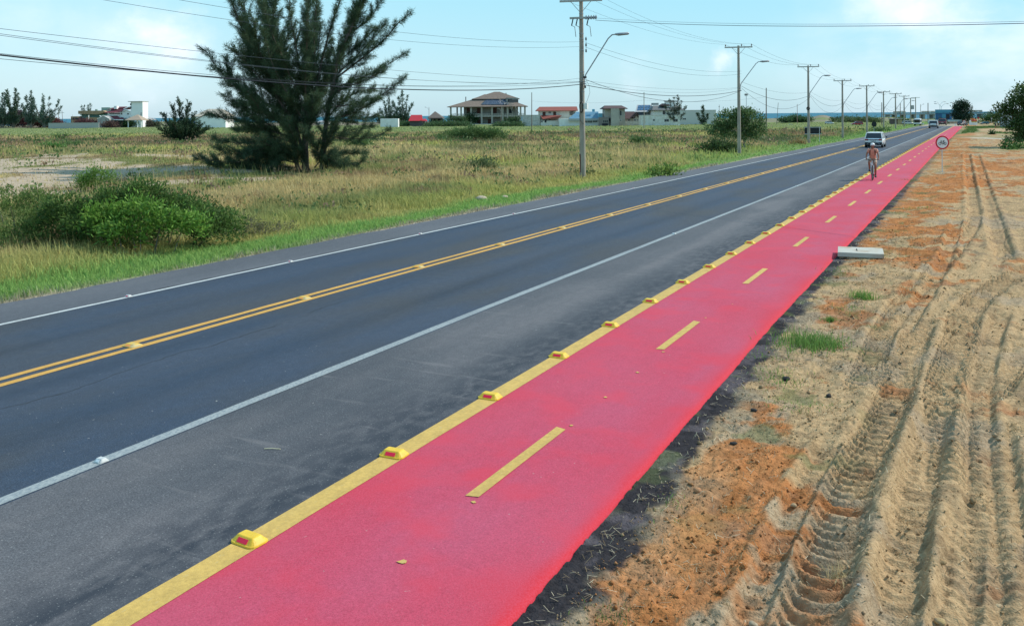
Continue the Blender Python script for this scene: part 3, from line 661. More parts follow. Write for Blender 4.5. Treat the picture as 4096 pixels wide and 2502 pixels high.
stone(3435, 2408, .016, 'little grey pebble beside the deepest tyre track', (.4, .36, .32), grp=GS)
stone(2790, 1955, .040, 'flat orange stone on the clay beside the black path edge', (.50, .26, .12), (.42, .2, .1), grp=GS)
stone(3175, 2005, .030, 'rounded tan lump on the clay near the tread prints', (.45, .3, .16), grp=GS)
stone(2935, 1763, .034, 'black asphalt lump on the orange clay', (.03, .028, .028), (.05, .045, .04), 'asphalt_lump', GS, 'asphalt lump')
stone(3015, 1632, .036, 'black asphalt lump on the sandy edge above the orange clay', (.03, .028, .028), (.05, .045, .04), 'asphalt_lump', GS, 'asphalt lump')
stone(3315, 1570, .04, 'black asphalt lump beside the long tread print', (.03, .028, .028), (.05, .045, .04), 'asphalt_lump', GS, 'asphalt lump')
stone(3145, 1500, .05, 'black asphalt lump in the patch of creeping weeds', (.03, .028, .028), (.05, .045, .04), 'asphalt_lump', GS, 'asphalt lump')
GR_ = 'pale stones in the roadside grass'
stone(1757, 776, .20, 'pale rock in the roadside grass, the one furthest from the road', (.55, .48, .38), grp=GR_)
stone(1925, 794, .24, 'widest pale rock in the roadside grass beside the road', (.55, .48, .38), grp=GR_)
stone(2020, 786, .13, 'small pale rock in the roadside grass nearest the grey pole', (.55, .48, .38), grp=GR_)

def grass_clump(px, py, r, n, h, label, c=GRN):
    p = G(px, py, 0); p.z = lotz(p.x, p.y)
    a = rng.normal(0, r*.45, n); b = rng.normal(0, r*.45, n)
    P = np.stack([a, b, np.full(n, -.01)], 1); V, F, CC = blades(P, h*rng.uniform(.5, 1.2, n), np.full(n, .010), np.tile(C(*c), (n, 1)), .75)
    o = fast_mesh('grass_clump', V, F, grassm, CC); o.location = p; return tag(o, label, 'grass clump', 'grass clumps on the bare lot')
grass_clump(3450, 1185, .26, 260, .20, 'spiky green grass clump on the sand below the concrete slab')
grass_clump(3250, 1370, .55, 900, .17, 'widest dense green grass clump between the path edge and the tread prints', (.16, .28, .07))
grass_clump(3322, 1272, .07, 120, .09, 'small sprig of green grass above the widest clump')
grass_clump(3366, 2300, .16, 150, .13, 'straw-coloured dry grass clump lying in the deepest tyre track', (.52, .42, .24))

# ================================================================== plants
def leaves(P, Nrm, L, Wd, cols, jit=.5):
    n = len(P); d = Nrm+rng.normal(0, jit, (n, 3)); d /= np.linalg.norm(d, axis=1)[:, None]
    r_ = rng.normal(0, 1, (n, 3)); s_ = np.cross(d, r_); s_ /= np.linalg.norm(s_, axis=1)[:, None]+1e-6
    L = np.broadcast_to(L, n)[:, None]*rng.uniform(.6, 1.3, (n, 1)); Wd = np.broadcast_to(Wd, n)[:, None]
    V = np.stack([P, P+d*L*.45+s_*Wd*.5, P+d*L, P+d*L*.45-s_*Wd*.5], 1).reshape(-1, 3); b = np.arange(n)*4
    return V, np.stack([b, b+1, b+2, b+3], 1), np.clip(np.repeat(cols*rng.uniform(.65, 1.35, (n, 1)), 4, 0), 0, 1)
def lobe_leaves(lobes, dens, L, Wd, col, col2=None, up=.35):
    Vs, Fs, Cs = [], [], []; off = 0
    for (c, r) in lobes:
        c = np.array(c, float); r = np.array(r, float); area = (r[0]*r[1]+r[1]*r[2]*2+r[0]*r[2]*2)*2.6; n = max(30, int(area*dens))
        u = rng.normal(0, 1, (n, 3)); u /= np.linalg.norm(u, axis=1)[:, None]
        rad = 1-np.abs(rng.normal(0, .22, n)); rad = rad*(1+.16*np.sin(u[:, 0]*7+c[0])*np.sin(u[:, 2]*6+c[1]*3))
        # leaf sprays: gather points into small clusters
        ncl = max(8, n//14); cu = rng.normal(0, 1, (ncl, 3)); cu /= np.linalg.norm(cu, axis=1)[:, None]; cu[:, 2] = np.where(cu[:, 2] < -.55, -cu[:, 2], cu[:, 2])
        crd = (1-np.abs(rng.normal(0, .20, ncl)))*(1+.18*rng.normal(0, 1, ncl)*.6); w_ = rng.integers(0, ncl, n)
        P = c+cu[w_]*r*crd[w_][:, None]+rng.normal(0, 1, (n, 3))*L*.9
        P = np.where(P[:, 2:3] < .02, np.concatenate([P[:, :2], np.abs(P[:, 2:3])*.3+.02], 1), P)
        nn_ = cu[w_]+np.array([0, 0, up]); cc = np.tile(C(*col), (n, 1))
        if col2 is not None:
            t = rng.random(ncl)[w_]; cc = mixc(cc, C(*col2), t)
        V, F, CC = leaves(P, nn_, L, Wd, cc, .6); Vs.append(V); Fs.append(F+off); Cs.append(CC); off += len(V)
    return np.concatenate(Vs), np.concatenate(Fs), np.concatenate(Cs)
barkm = mat('bark', (.13, .105, .085), .95, (.24, .20, .17), 9, bump=.6, stretch=(1, 1, .25))
barkl = mat('bark_pale', (.32, .29, .25), .95, (.20, .17, .14), 9, bump=.4)
def bush(base, lobes, dens, L, Wd, col, col2, label, cat='bush', name='bush', grp=None, stems=6, z=None):
    """base = photo pixel of its foot; lobes in metres: right, away, up"""
    p = G(*base); p.z = float(field_h(np.array([p.x]), np.array([p.y]))[0])-.02 if z is None else z
    t = thing(name, label, cat, p, AL, grp)
    sub_ = []
    for x, y, zz, r in lobes:
        sub_.append(((x, y, zz*.9), tuple(q*.84 for q in r)))
        for _ in range(5):
            a_ = random.random()*6.28; e_ = random.uniform(-.1, 1.2); k_ = random.uniform(.22, .42)
            sub_.append(((x+r[0]*.85*math.cos(a_)*math.cos(e_), y+r[1]*.85*math.sin(a_)*math.cos(e_), max(.1, zz+r[2]*.85*math.sin(e_))), tuple(q*k_ for q in r)))
    V, F, CC = lobe_leaves(sub_, dens*.8, L, Wd, col, col2)
    fast_mesh('foliage', V, F, leafm, CC, parent=t)
    for i in range(stems if p.length < 40 else 2):
        mb = MB()
        x, y, zz, r = lobes[i % len(lobes)]; q = Vector((x+random.uniform(-.4, .4)*r[0], y+random.uniform(-.4, .4)*r[1], zz+r[2]*random.uniform(.1, .7)))
        b0 = Vector((x*.6+random.uniform(-.1, .1), y*.6, -.1)); m_ = (b0+q)/2+Vector((random.uniform(-.1, .1), 0, .1)); rr_ = max(.012, .02*r[2])
        mb.tube([b0, m_, q], [rr_, rr_*.7, rr_*.3], 5); mb.build('stem', barkm, t)
    return t
# --- near left thicket
bush((560, 985), [(-1.2, .6, .80, (1.3, 1.2, .8)), (0, .9, 1.0, (1.4, 1.3, .72)), (1.0, .8, .85, (1.1, 1.1, .68)), (1.9, .5, .45, (.8, .8, .45)), (-2.2, .5, .65, (1.0, .9, .7)), (-.6, -.1, .5, (1.2, .7, .5))],
     480, .10, .036, (.050, .105, .028), (.13, .21, .05), 'broad dark green bush, largest of the roadside thicket', grp='roadside thicket bushes', stems=16)
bush((560, 1000), [(-.75, -.25, 1.0, (.5, .4, .30)), (.1, -.3, 1.15, (.55, .4, .28)), (.75, -.3, 1.02, (.5, .35, .30)), (-.2, -.5, .72, (.6, .35, .22)), (1.35, -.15, .8, (.45, .4, .28)), (-1.1, -.2, .85, (.3, .3, .2))],
     400, .13, .048, (.10, .21, .035), (.20, .34, .06), 'bright light-green leafy shrub in front of the broad dark bush', 'shrub', 'shrub', 'roadside thicket bushes', 9)
bush((110, 985), [(-1.0, .8, .8, (1.2, 1.0, .85)), (.3, .6, .8, (1.0, .9, .7)), (1.2, .4, .5, (.8, .7, .5)), (-.2, -.2, .4, (1.0, .6, .4)), (-2.2, .6, .7, (1.1, 1, .8))],
     520, .075, .026, (.10, .17, .045), (.20, .27, .075), 'loose feathery green bush at the left edge of the thicket', grp='roadside thicket bushes', stems=12)
bush((370, 760), [(-.35, 0, .55, (.45, .4, .25)), (.25, .1, .85, (.35, .3, .22)), (.75, 0, .7, (.3, .3, .2)), (-.2, .2, 0.2, (.5, .4, .3))], 420, .14, .04, (.12, .22, .05), (.18, .3, .06), 'tall spray of green leaves above the thicket, before the sand', 'shrub', 'shrub', 'roadside thicket bushes', 8)
bush((300, 960), [(0, 0, .3, (.5, .4, .35)), (.6, 0, .25, (.4, .3, .3))], 300, .07, .02, (.36, .32, .18), (.28, .22, .11), 'dry pale brushwood tuft in front of the thicket', 'dead brush', 'dead_brush', 'roadside thicket bushes', 14)
bush((960, 935), [(0, 0, .25, (1.0, .5, .3)), (.9, .2, .2, (.8, .4, .25))], 260, .09, .02, (.20, .17, .12), (.13, .15, .06), 'grey-brown scrub at the right end of the thicket', 'scrub', 'scrub', 'roadside thicket bushes', 14)
# --- mid field bushes
def fbush(px, py, wpx, hpx, label, col=(.075, .13, .045), col2=(.12, .20, .06), name='bush', cat='bush', n=3, dens=95, L=.22, Wd=.10, grp='bushes scattered over the field', zz=None):
    p, Z = Gd(px, py); s = Z/FPX; w_ = wpx*s/2; h = hpx*s
    lobes = []
    for i in range(n):
        fx = (i-(n-1)/2)/max(1, n)*1.5*w_ if n > 1 else 0; k = 1-.35*abs(i-(n-1)/2)/max(1, n/2)
        lobes.append((fx, random.uniform(-.2, .2)*w_, h*.45*k, (w_*(1.25/n**.6), w_*.6, h*.52*k)))
    LL = max(L, .0018*Z); return bush((px, py), lobes, min(dens, 160*(60/Z)**1.2), LL, LL*.45, col, col2, label, cat, name, grp, 5, zz)
fbush(1890, 560, 275, 55, 'dark rounded bush in the field before the big ruined house', n=4)
fbush(2880, 606, 140, 62, 'dark low bush at the foot of the broadleaf tree', (.045, .085, .03), (.07, .12, .04), n=3)
fbush(2920, 560, 90, 25, 'low dark scrub left of the broadleaf tree', (.06, .10, .04), n=2)
fbush(200, 600, 110, 22, 'low bright green mound of leaves on the far left grass', (.10, .21, .055), (.14, .27, .07), n=3)
fbush(290, 590, 80, 16, 'small green mound beside the brighter one, far left', (.08, .16, .05), n=2)
fbush(1920, 690, 120, 48, 'leafy dark weed clump in the dry grass left of the near pole', (.10, .15, .06), (.17, .2, .09), n=3, dens=60)
fbush(2560, 575, 80, 22, 'small green shrub in the dry grass between the two nearest poles', (.08, .14, .05), n=2)
fbush(2660, 700, 110, 26, 'yellow-green weeds by the verge between the two nearest poles', (.16, .25, .05), (.22, .3, .08), n=3, dens=50)
fbush(1440, 590, 100, 30, 'green leafy scrub in the grass right of the large tree', (.10, .17, .05), n=3)
fbush(240, 555, 60, 14, 'flat green scrub far off on the left grass', (.08, .15, .05), n=2)
fbush(3190, 574, 60, 18, 'dry straw-coloured palm scrub beside the third pole', (.42, .33, .16), (.30, .2, .09), 'scrub', 'scrub', 2)
fbush(2330, 700, 60, 20, 'weedy tuft at the foot of the nearest pole', (.2, .2, .08), (.12, .16, .05), n=2, dens=60)
# hedges and shrubs round the far houses
def hedge_row(specs, grp):
    for (px, py, w_, h, label, c, c2) in specs: fbush(px, py, w_, h, label, c, c2, 'bush', 'bush', max(2, int(w_/26)), grp=grp)
PUR, PUR2, HG, HG2 = (.12, .055, .062), (.17, .085, .08), (.06, .11, .045), (.09, .15, .06)
hedge_row([(60, 511, 150, 60, 'dark purple undergrowth under the leftmost trees', PUR, (.08, .05, .06)), (180, 511, 120, 42, 'reddish undergrowth under the trees beside the two thin poles', (.19, .06, .045), PUR),
           (345, 511, 88, 32, 'purple bush before the low concrete wall, far left', PUR, PUR2), (440, 511, 70, 24, 'purple-brown bush before the white tower house', PUR, (.13, .1, .07)), (520, 509, 90, 26, 'green bush before the white tower house', HG, HG2),
           (600, 508, 80, 20, 'grey-purple scrub right of the white tower house', (.12, .08, .085), HG), (860, 507, 120, 18, 'low dark green scrub under the cream gabled house', HG, HG2), (800, 505, 60, 22, 'reddish scrub beside the small field tree', PUR, HG)], 'shrubs before the far left houses')
hedge_row([(1640, 505, 180, 9, 'low clipped hedge before the red A-frame roof', HG, HG2), (1790, 506, 200, 10, 'low clipped hedge left of the ruined house steps', HG, HG2), (2030, 506, 130, 10, 'low clipped hedge right of the ruined house steps', HG, HG2),
           (1830, 500, 60, 38, 'palm-like shrub before the ruined house, left side', (.06, .11, .045), (.1, .15, .07)), (1884, 498, 44, 50, 'tall dark shrub climbing the ruined house front', (.045, .09, .035), HG), (2050, 500, 60, 30, 'dark shrub at the right corner of the ruined house', (.05, .08, .04), HG),
           (1600, 500, 60, 40, 'dark rounded tree before the white container', (.05, .085, .045), HG), (1560, 498, 90, 26, 'dark hedge mass behind the white container', (.04, .06, .04), (.05, .08, .045)), (1750, 502, 60, 26, 'grey-green palm scrub beside the thatched hut', (.09, .12, .07), HG), (2462, 503, 12, 6, 'tiny brown weed at the foot of the grey tower house wall', (.15, .1, .06), HG)], 'garden shrubs before the middle houses')
hedge_row([(3600, 492, 80, 14, 'green scrub by the parked cars beside the road', (.08, .15, .05), HG2), (3440, 490, 170, 12, 'green scrub along the dunes before the sea', (.08, .13, .05), (.13, .17, .08)), (3180, 490, 120, 22, 'dark green dune scrub behind the black board', (.06, .12, .055), HG2), (3365, 488, 70, 16, 'dark scrub beside the pale parked car', (.05, .09, .04), HG),
           (3975, 492, 90, 36, 'leafy green bush before the pier, right side', (.06, .13, .05), (.1, .17, .06)), (3520, 524, 70, 12, 'green roadside scrub around the back of the round sign', (.08, .16, .05), HG2), (3968, 537, 14, 8, 'little dark bush on the grass at the far right', (.04, .09, .03), HG), (4050, 596, 90, 22, 'low green mound of weeds on the orange ground at right', (.08, .17, .045), (.11, .21, .06)),
           (3770, 497, 26, 20, 'small dark tree before the white wall at the road end', (.05, .1, .06), HG)], 'scrub near the end of the road')

# --- casuarina style trees
def needles(P, D, L, Wd, cols, jit=.45):
    return leaves(P, D, L, Wd, cols, jit)
def feather_tree(name, label, cat, loc, limbs, col, col2, tuft=.27, wid=.028, sec=.24, seclen=(1.3, .4), per=5, grp=None, step=.075, fol=1.0, trunkr=1.0, start=.14, bark=None):
    """limbs: list of (points in local metres, r0, r1, density, seclen scale)"""
    t = thing(name, label, cat, loc, AL, grp); mb = MB(); P = []; D = []; T = []
    for (pts, r0, r1, den, ls) in limbs:
        pts = [Vector(p) for p in pts]
        # smooth the polyline
        q = [pts[0]]
        for i in range(len(pts)-1):
            a, b = pts[i], pts[i+1]; pa = pts[max(0, i-1)]; pb = pts[min(len(pts)-1, i+2)]
            for k in (1, 2, 3, 4):
                u = k/4; q.append(a*(1-u)+b*u+((b-pa)*.5-(b-a))*u*(1-u)**2*.8-((pb-a)*.5-(b-a))*u*u*(1-u)*.8)
        n = len(q); mb.tube(q, [(r0+(r1-r0)*i/(n-1))*trunkr for i in range(n)], 7)
        Ls = [0]
        for i in range(n-1): Ls.append(Ls[-1]+(q[i+1]-q[i]).length)
        tot = Ls[-1]; s = tot*start
        while s < tot:
            i = max(j for j in range(n) if Ls[j] <= s); i = min(i, n-2); u = (s-Ls[i])/max(1e-4, Ls[i+1]-Ls[i]); p = q[i].lerp(q[i+1], u); d = (q[i+1]-q[i]).normalized(); fr = s/tot
            if random.random() < den:
                o_ = Vector((random.gauss(0, 1), random.gauss(0, 1), random.gauss(0, .75))); o_ = (o_-d*o_.dot(d)).normalized()
                sd_ = (d*random.uniform(.7, 1.2)+o_*random.uniform(.5, 1.0)+Vector((0, 0, .25))).normalized(); ln = (seclen[0]+(seclen[1]-seclen[0])*fr)*random.uniform(.6, 1.25)*ls
                e1 = p+sd_*ln*.5; e2 = e1+(sd_+Vector((0, 0, .12))).normalized()*ln*.5
                mb.tube([p, e1, e2], [.012*trunkr+.004, .008*trunkr+.002, .003], 4, cap=False, smooth=False)
                m_ = int(ln/step)
                for k in range(m_):
                    u = (k+random.random())/m_; pp = p.lerp(e1, u*2) if u < .5 else e1.lerp(e2, u*2-1)
                    for _ in range(per): P.append(pp); D.append(sd_*.9+Vector((0, 0, -.05)))
            s += sec*random.uniform(.6, 1.4)
        for k in range(int(5*per*den)): P.append(q[-1]-d*random.uniform(0, .5)*ls); D.append(d)
    P = np.array(P); D = np.array(D); P = P+rng.normal(0, .035, P.shape)
    cols = mixc(np.tile(C(*col), (len(P), 1)), C(*col2), n1(P[:, 0]+50, P[:, 2]+50, 1.2, 3))
    V, F, CC = needles(P, D, tuft, wid, cols, .85); fast_mesh('crown', V, F, leafm, CC, parent=t); mb.build('trunk', bark or barkm, t)
    return t
TB, TZ_ = Gd(1225, 700); TS = TZ_/FPX
def TL(pts, dep):   # crop coordinates (2.09x, origin 780,0) -> local metres; dep = how far limb reaches away from the camera at its tip
    out = []; m_ = len(pts)
    for i, (x, y) in enumerate(pts):
        px = 780+x/2.09; py = y/2.09; out.append(((px-1225)*TS, dep*(i/(m_-1)) if m_ > 1 else 0, (700-py)*TS))
    return out
trunk = [((1000, 1440), (930, 1200), (930, 1000), (925, 700), (940, 400), (935, 0), (925, -330))]
LB = [
 ([(925, 1440), (920, 1200), (930, 1000), (925, 700), (940, 400), (935, 0), (925, -330)], .22, .03, .8, 1.0, .3),
 ([(1060, 1440), (1080, 1250), (1105, 1050), (1170, 720), (1215, 500), (1330, 250), (1450, 0), (1520, -200)], .17, .03, .9, .95, -.6),
 ([(870, 1430), (830, 1300), (780, 900), (700, 650), (650, 350), (590, 100), (560, -220)], .13, .03, 1.0, 1.05, .6),
 ([(905, 1300), (850, 1050), (700, 800), (570, 500), (440, 250), (350, 0), (320, -80)], .10, .02, 1.0, .95, -.8),
 ([(925, 1150), (950, 950), (1010, 700), (1050, 480), (1120, 200), (1200, -40), (1260, -250)], .10, .02, .75, .8, 1.0),
 ([(850, 1350), (800, 1000), (760, 700), (640, 450), (530, 200), (460, -60)], .08, .02, 1.0, 1.05, 1.4),
 ([(700, 650), (640, 350), (640, 150), (650, -80)], .06, .02, 1.0, 1.1, .5),
 ([(640, 700), (520, 450), (460, 200), (440, -60)], .05, .02, 1.0, 1.2, -.4),
 ([(760, 900), (660, 650), (600, 420), (590, 200)], .05, .02, 1.0, 1.2, -1.4),
 ([(640, 780), (480, 620), (420, 420), (410, 250)], .05, .02, 1.0, 1.1, .8),
 ([(720, 800), (700, 550), (700, 350), (720, 200)], .05, .02, 1.0, 1.0, 1.6),
 ([(720, 1000), (520, 850), (420, 740), (330, 700)], .05, .02, 1.0, 1.2, -1.0),
 ([(640, 1050), (450, 950), (330, 900), (250, 850)], .05, .02, 1.0, 1.2, 1.2),
 ([(1090, 900), (1160, 700), (1180, 500), (1240, 330)], .05, .02, 1.0, 1.0, 1.0),
 ([(1290, 330), (1380, 120), (1420, -60)], .04, .015, 1.0, 1.1, -.8),
 ([(930, 700), (960, 450), (985, 250), (990, 60)], .04, .015, .9, .9, .9),
 ([(900, 700), (870, 400), (840, 150), (850, -100)], .05, .015, .9, .7, -.9),
 ([(1010, 550), (1020, 300), (1060, 50), (1070, -120)], .05, .015, .9, .7, -1.0),
 ([(1240, 480), (1290, 250), (1340, 80), (1360, -120)], .05, .015, 1.0, .8, 1.2),
 ([(1180, 660), (1400, 500), (1600, 340), (1720, 210), (1825, 130)], .06, .012, 1.0, .62, -.5),
 ([(1200, 620), (1340, 480), (1470, 340), (1590, 190)], .05, .012, 1.0, .75, .5),
 ([(1230, 500), (1330, 400), (1410, 320), (1490, 215)], .04, .012, 1.0, .75, .9),
 ([(1170, 740), (1400, 650), (1600, 550), (1765, 440)], .05, .012, .95, .6, .4),
 ([(1150, 780), (1300, 730), (1450, 670), (1605, 610)], .04, .012, 1.0, .75, -.7),
 ([(1130, 900), (1350, 870), (1560, 800), (1740, 660)], .05, .012, .95, .7, .3),
 ([(1110, 1000), (1300, 960), (1450, 900), (1580, 830)], .04, .012, 1.0, .9, -.9),
 ([(1330, 260), (1450, 190), (1530, 90), (1590, 0)], .03, .01, .9, .6, -.3),
 ([(1110, 1140), (1300, 1165), (1480, 1155), (1630, 1090)], .04, .012, .9, .6, .2),
 ([(1100, 1180), (1220, 1130), (1340, 1100), (1450, 1060)], .03, .012, 1.0, .7, 1.2),
 ([(990, 1260), (1200, 1340), (1370, 1375), (1440, 1310)], .04, .012, .9, .7, -.6),
 ([(1060, 1300), (1180, 1280), (1300, 1290), (1420, 1290)], .03, .01, 1.0, .6, .3),
 ([(850, 960), (600, 860), (350, 700), (210, 560), (125, 420)], .06, .012, .9, .85, -.4),
 ([(360, 710), (290, 600), (240, 470)], .03, .01, .9, .7, .2),
 ([(850, 1050), (600, 960), (380, 880), (215, 790)], .05, .012, 1.0, 1.0, .5),
 ([(820, 1150), (560, 1060), (350, 990), (190, 960)], .05, .012, 1.0, 1.1, -.8),
 ([(830, 1200), (600, 1120), (420, 1080), (270, 1080)], .04, .012, 1.0, 1.0, 1.0),
 ([(800, 1260), (560, 1200), (330, 1190), (150, 1150)], .05, .012, .9, .7, .1),
 ([(780, 870), (620, 700), (470, 520), (400, 430)], .05, .012, 1.0, 1.0, -1.1),
 ([(840, 1360), (600, 1310), (350, 1350), (30, 1315)], .04, .012, 1.0, .85, -.3),
 ([(840, 1400), (600, 1400), (300, 1400), (90, 1360)], .03, .012, 1.0, .8, .2),
 ([(820, 1300), (560, 1270), (350, 1270), (250, 1230)], .03, .012, 1.0, 1.0, -.9),
 ([(800, 1350), (640, 1300), (450, 1300), (330, 1290)], .03, .012, 1.0, 1.1, .9),
 ([(900, 1350), (820, 1260), (720, 1220), (640, 1160)], .03, .012, 1.0, 1.1, -1.6),
 ([(1000, 1420), (1100, 1400), (1180, 1380), (1250, 1430)], .03, .012, 1.0, 1.0, .4),
 ([(900, 1430), (800, 1420), (640, 1430), (480, 1430)], .03, .012, 1.0, 1.0, -.3),
 ([(820, 1400), (640, 1380), (420, 1390), (240, 1330)], .04, .012, .9, .8, .7),
 ([(860, 1380), (740, 1250), (640, 1230), (520, 1250)], .04, .012, 1.0, .8, -1.2),
 ([(900, 1300), (780, 1050), (650, 950), (560, 760)], .05, .012, 1.0, 1.0, -1.8),
 ([(925, 1330), (900, 1230), (880, 1120), (870, 1000)], .03, .01, 1.0, .8, -1.7),
 ([(1060, 1380), (1045, 1270), (1010, 1160), (985, 1080)], .03, .01, 1.0, .8, -1.6),
 ([(1080, 1300), (1130, 1200), (1190, 1080), (1230, 1000)], .03, .01, 1.0, .9, -1.2),
 ([(930, 1200), (1000, 1000), (1050, 880), (1120, 800)], .05, .012, .9, 1.0, -1.8),
 ([(930, 1000), (900, 800), (860, 650), (840, 520)], .05, .012, .7, .9, -1.6),
 ([(1000, 1400), (1080, 1330), (1180, 1330), (1290, 1400)], .04, .012, 1.0, .9, -.9),
 ([(960, 1420), (900, 1330), (760, 1340), (680, 1390)], .04, .012, 1.0, .9, -1.2),
 ([(1110, 1050), (1250, 1000), (1380, 1000), (1480, 960)], .04, .012, 1.0, .9, 1.3),
 ([(1100, 1000), (1200, 860), (1330, 760), (1440, 740)], .05, .012, 1.0, .85, 1.7),
]
limbs = [(TL(p, dep*1.5), r0, r1, den, ls*(1.15 if sum(q[0] for q in p)/len(p) < 880 and p[-1][1] < 500 else .95)) for (p, r0, r1, den, ls, dep) in LB]
for _ in range(9):     # limbs that reach away from and towards the camera, so the crown is as deep as it is wide
    sg = random.choice((-1, 1)); a = random.uniform(-1.2, 1.2)*2; h0 = random.uniform(2, 5)
    limbs.append(([(0, 0, h0), (a*.4, sg*1.4, h0+1.6), (a*.8, sg*2.4, h0+3.4), (a, sg*3.0, h0+5.2)], .06, .012, .85, .9))
feather_tree('casuarina_tree', 'large multi-stemmed dark feathery tree standing alone in the field', 'tree', TB, limbs, (.048, .092, .056), (.10, .15, .072), tuft=.27, wid=.017, sec=.125, seclen=(1.35, .45), per=14, step=.065, bark=mat('bark_dark', (.085, .065, .055), .95, (.16, .13, .11), 9, bump=.6))

def auto_casuarina(label, px, py, wpx, hpx, nst, col=(.05, .085, .06), col2=(.09, .13, .09), name='casuarina_tree', dens=.8, spread=.9, grp=None, Zover=None, lean=0, per=4, cat='tree', low=.12, ls=1.0):
    p, Z = Gd(px, py)
    if Zover: Z = Zover; p = atZ(px, py, Z); p.z = 0
    s = Z/FPX; W_ = wpx*s/2; Hh = hpx*s; limbs = []
    for i in range(nst):
        f = (i-(nst-1)/2)/max(1, (nst-1)/2) if nst > 1 else 0; hh = Hh*(1-.38*abs(f)**1.5)*random.uniform(.88, 1.02) if nst > 1 else Hh
        dp = random.uniform(-1, 1)*W_*.5; x1 = f*W_*spread+lean*Hh
        limbs.append(([(f*.2, 0, 0), (x1*.35, dp*.3, hh*.35), (x1*.75, dp*.7, hh*.7), (x1, dp, hh)], Hh*.012, .02, dens, ls))
    k = max(.8, Z/130)
    return feather_tree(name, label, cat, p, limbs, col, col2, tuft=.30*k, wid=.075*k, sec=.10*k, seclen=(max(.9, min(2.4, W_*.6)), .7), per=per+2, step=.12*k, trunkr=1.0, start=low, grp=grp)
GL = 'feathery trees at the far left'
BL, BL2 = (.07, .125, .095), (.14, .20, .14)
auto_casuarina('leftmost dense feathery tree, cut by the picture edge', 10, 512, 120, 150, 5, BL, BL2, grp=GL)
auto_casuarina('tallest feathery tree of the far left group', 55, 512, 130, 165, 6, BL, (.11, .16, .09), grp=GL)
auto_casuarina('dark feathery tree between the tallest one and the wispy one', 125, 512, 100, 155, 5, BL, BL2, grp=GL)
auto_casuarina('wispy feathery tree beside the two thin poles, far left', 178, 512, 150, 140, 7, BL, BL2, grp=GL, dens=.5)
auto_casuarina('small feathery tree standing alone in the grass left of the large tree', 722, 566, 130, 172, 5, (.04, .075, .045), (.07, .11, .06), dens=.75, low=.04)
auto_casuarina('bushy undergrowth tree at the foot of the small field tree', 735, 568, 190, 85, 7, (.035, .07, .035), (.06, .10, .045), dens=.9, low=.04, name='shrub', cat='shrub')
auto_casuarina('thin wispy tree before the ochre roof, left one of two', 332, 505, 26, 100, 2, BL, BL2, dens=.5, low=.4)
auto_casuarina('thin wispy tree before the ochre roof, right one of two', 356, 505, 30, 100, 2, BL, BL2, dens=.5, low=.4)
auto_casuarina('tall layered feathery tree behind the large tree, left of the white container', 1612, 500, 75, 135, 5, BL, BL2, dens=.8, low=.25)
auto_casuarina('grey-green feathery tree half hidden behind the large tree', 1556, 500, 80, 110, 5, BL, BL2, dens=.7, low=.2)
auto_casuarina('bent wind-blown pine before the white boundary wall', 2703, 503, 92, 128, 6, (.045, .07, .045), (.10, .12, .08), dens=.45, low=.22, ls=.8)
auto_casuarina('small dark cypress-like tree before the large grey wall', 2812, 502, 46, 75, 3, (.04, .075, .045), (.06, .10, .05), dens=1.0, low=.05)

def leafy_tree(name, label, loc, lobes, limbs, dens, L, Wd, col, col2, grp=None, bark=None):
    t = thing(name, label, 'tree', loc, AL, grp)
    V, F, CC = lobe_leaves(lobes, dens, L, Wd, col, col2, up=.1); fast_mesh('crown', V, F, leafm, CC, parent=t)
    mb = MB()
    for pts, r0, r1 in limbs: mb.tube(pts, [r0+(r1-r0)*i/(len(pts)-1) for i in range(len(pts))], 8)
    mb.build('trunk', bark or barkm, t); return t
# broadleaf field tree
p, Z = Gd(2976, 591); s = Z/FPX
lb = []
for (x, y, w_, h) in [(2975, 470, 50, 30), (2920, 485, 55, 40), (3010, 480, 45, 38), (2945, 520, 75, 35), (2880, 515, 45, 25), (3015, 525, 40, 32), (2960, 460, 38, 20), (2990, 545, 45, 18), (2870, 535, 30, 15), (3035, 505, 20, 30)]:
    lb.append((((x-2976)*s, random.uniform(-.7, .7), (591-y)*s), (w_*s, w_*s*.8, h*s)))
leafy_tree('broadleaf_tree', 'dense green broadleaf tree with a pale thin trunk behind the second pole', p, lb, [([(0, 0, 0), (.0, 0, 1.2), (.02, 0, 2.4)], .07, .05)] + [([(0, 0, 1.6), (l[0][0]*.5, l[0][1]*.5, (1.6+l[0][2])/2+.2), l[0]], .05, .015) for l in lb], 70, .23, .12, (.07, .13, .05), (.14, .21, .08), bark=barkl)
# big tree at the right edge
p, Z = Gd(4150, 588); s = Z/FPX; lb = []
for (x, y, w_, h) in [(4150, 390, 75, 55), (4085, 430, 50, 42), (4180, 340, 60, 40), (4110, 380, 45, 35), (4060, 470, 48, 35), (4030, 440, 28, 20), (4100, 500, 60, 42), (4055, 515, 42, 30), (4170, 470, 80, 60), (4230, 410, 70, 70), (4120, 545, 55, 25), (4210, 540, 80, 35), (4280, 480, 60, 60), (4070, 545, 30, 18)]:
    lb.append((((x-4150)*s, random.uniform(-1.2, 1.2), (588-y)*s), (w_*s, w_*s*.9, h*s)))
leafy_tree('broadleaf_tree', 'large dark broadleaf tree at the right edge of the lot', p, lb, [([(0, 0, -.2), (.1, 0, 1.5), (.1, 0, 3.0)], .22, .14)] + [([(0.1, 0, 1.6), (l[0][0]*.5, l[0][1]*.5, (1.6+l[0][2])/2+.2), l[0]], .09, .02) for l in lb], 75, .24, .13, (.045, .09, .028), (.10, .15, .045))
p = G(4065, 560); fb = fbush(4085, 566, 110, 26, 'dark ragged bushes under the large broadleaf tree at right', (.035, .07, .03), (.06, .1, .04), n=3, zz=-.12, grp='scrub near the end of the road')
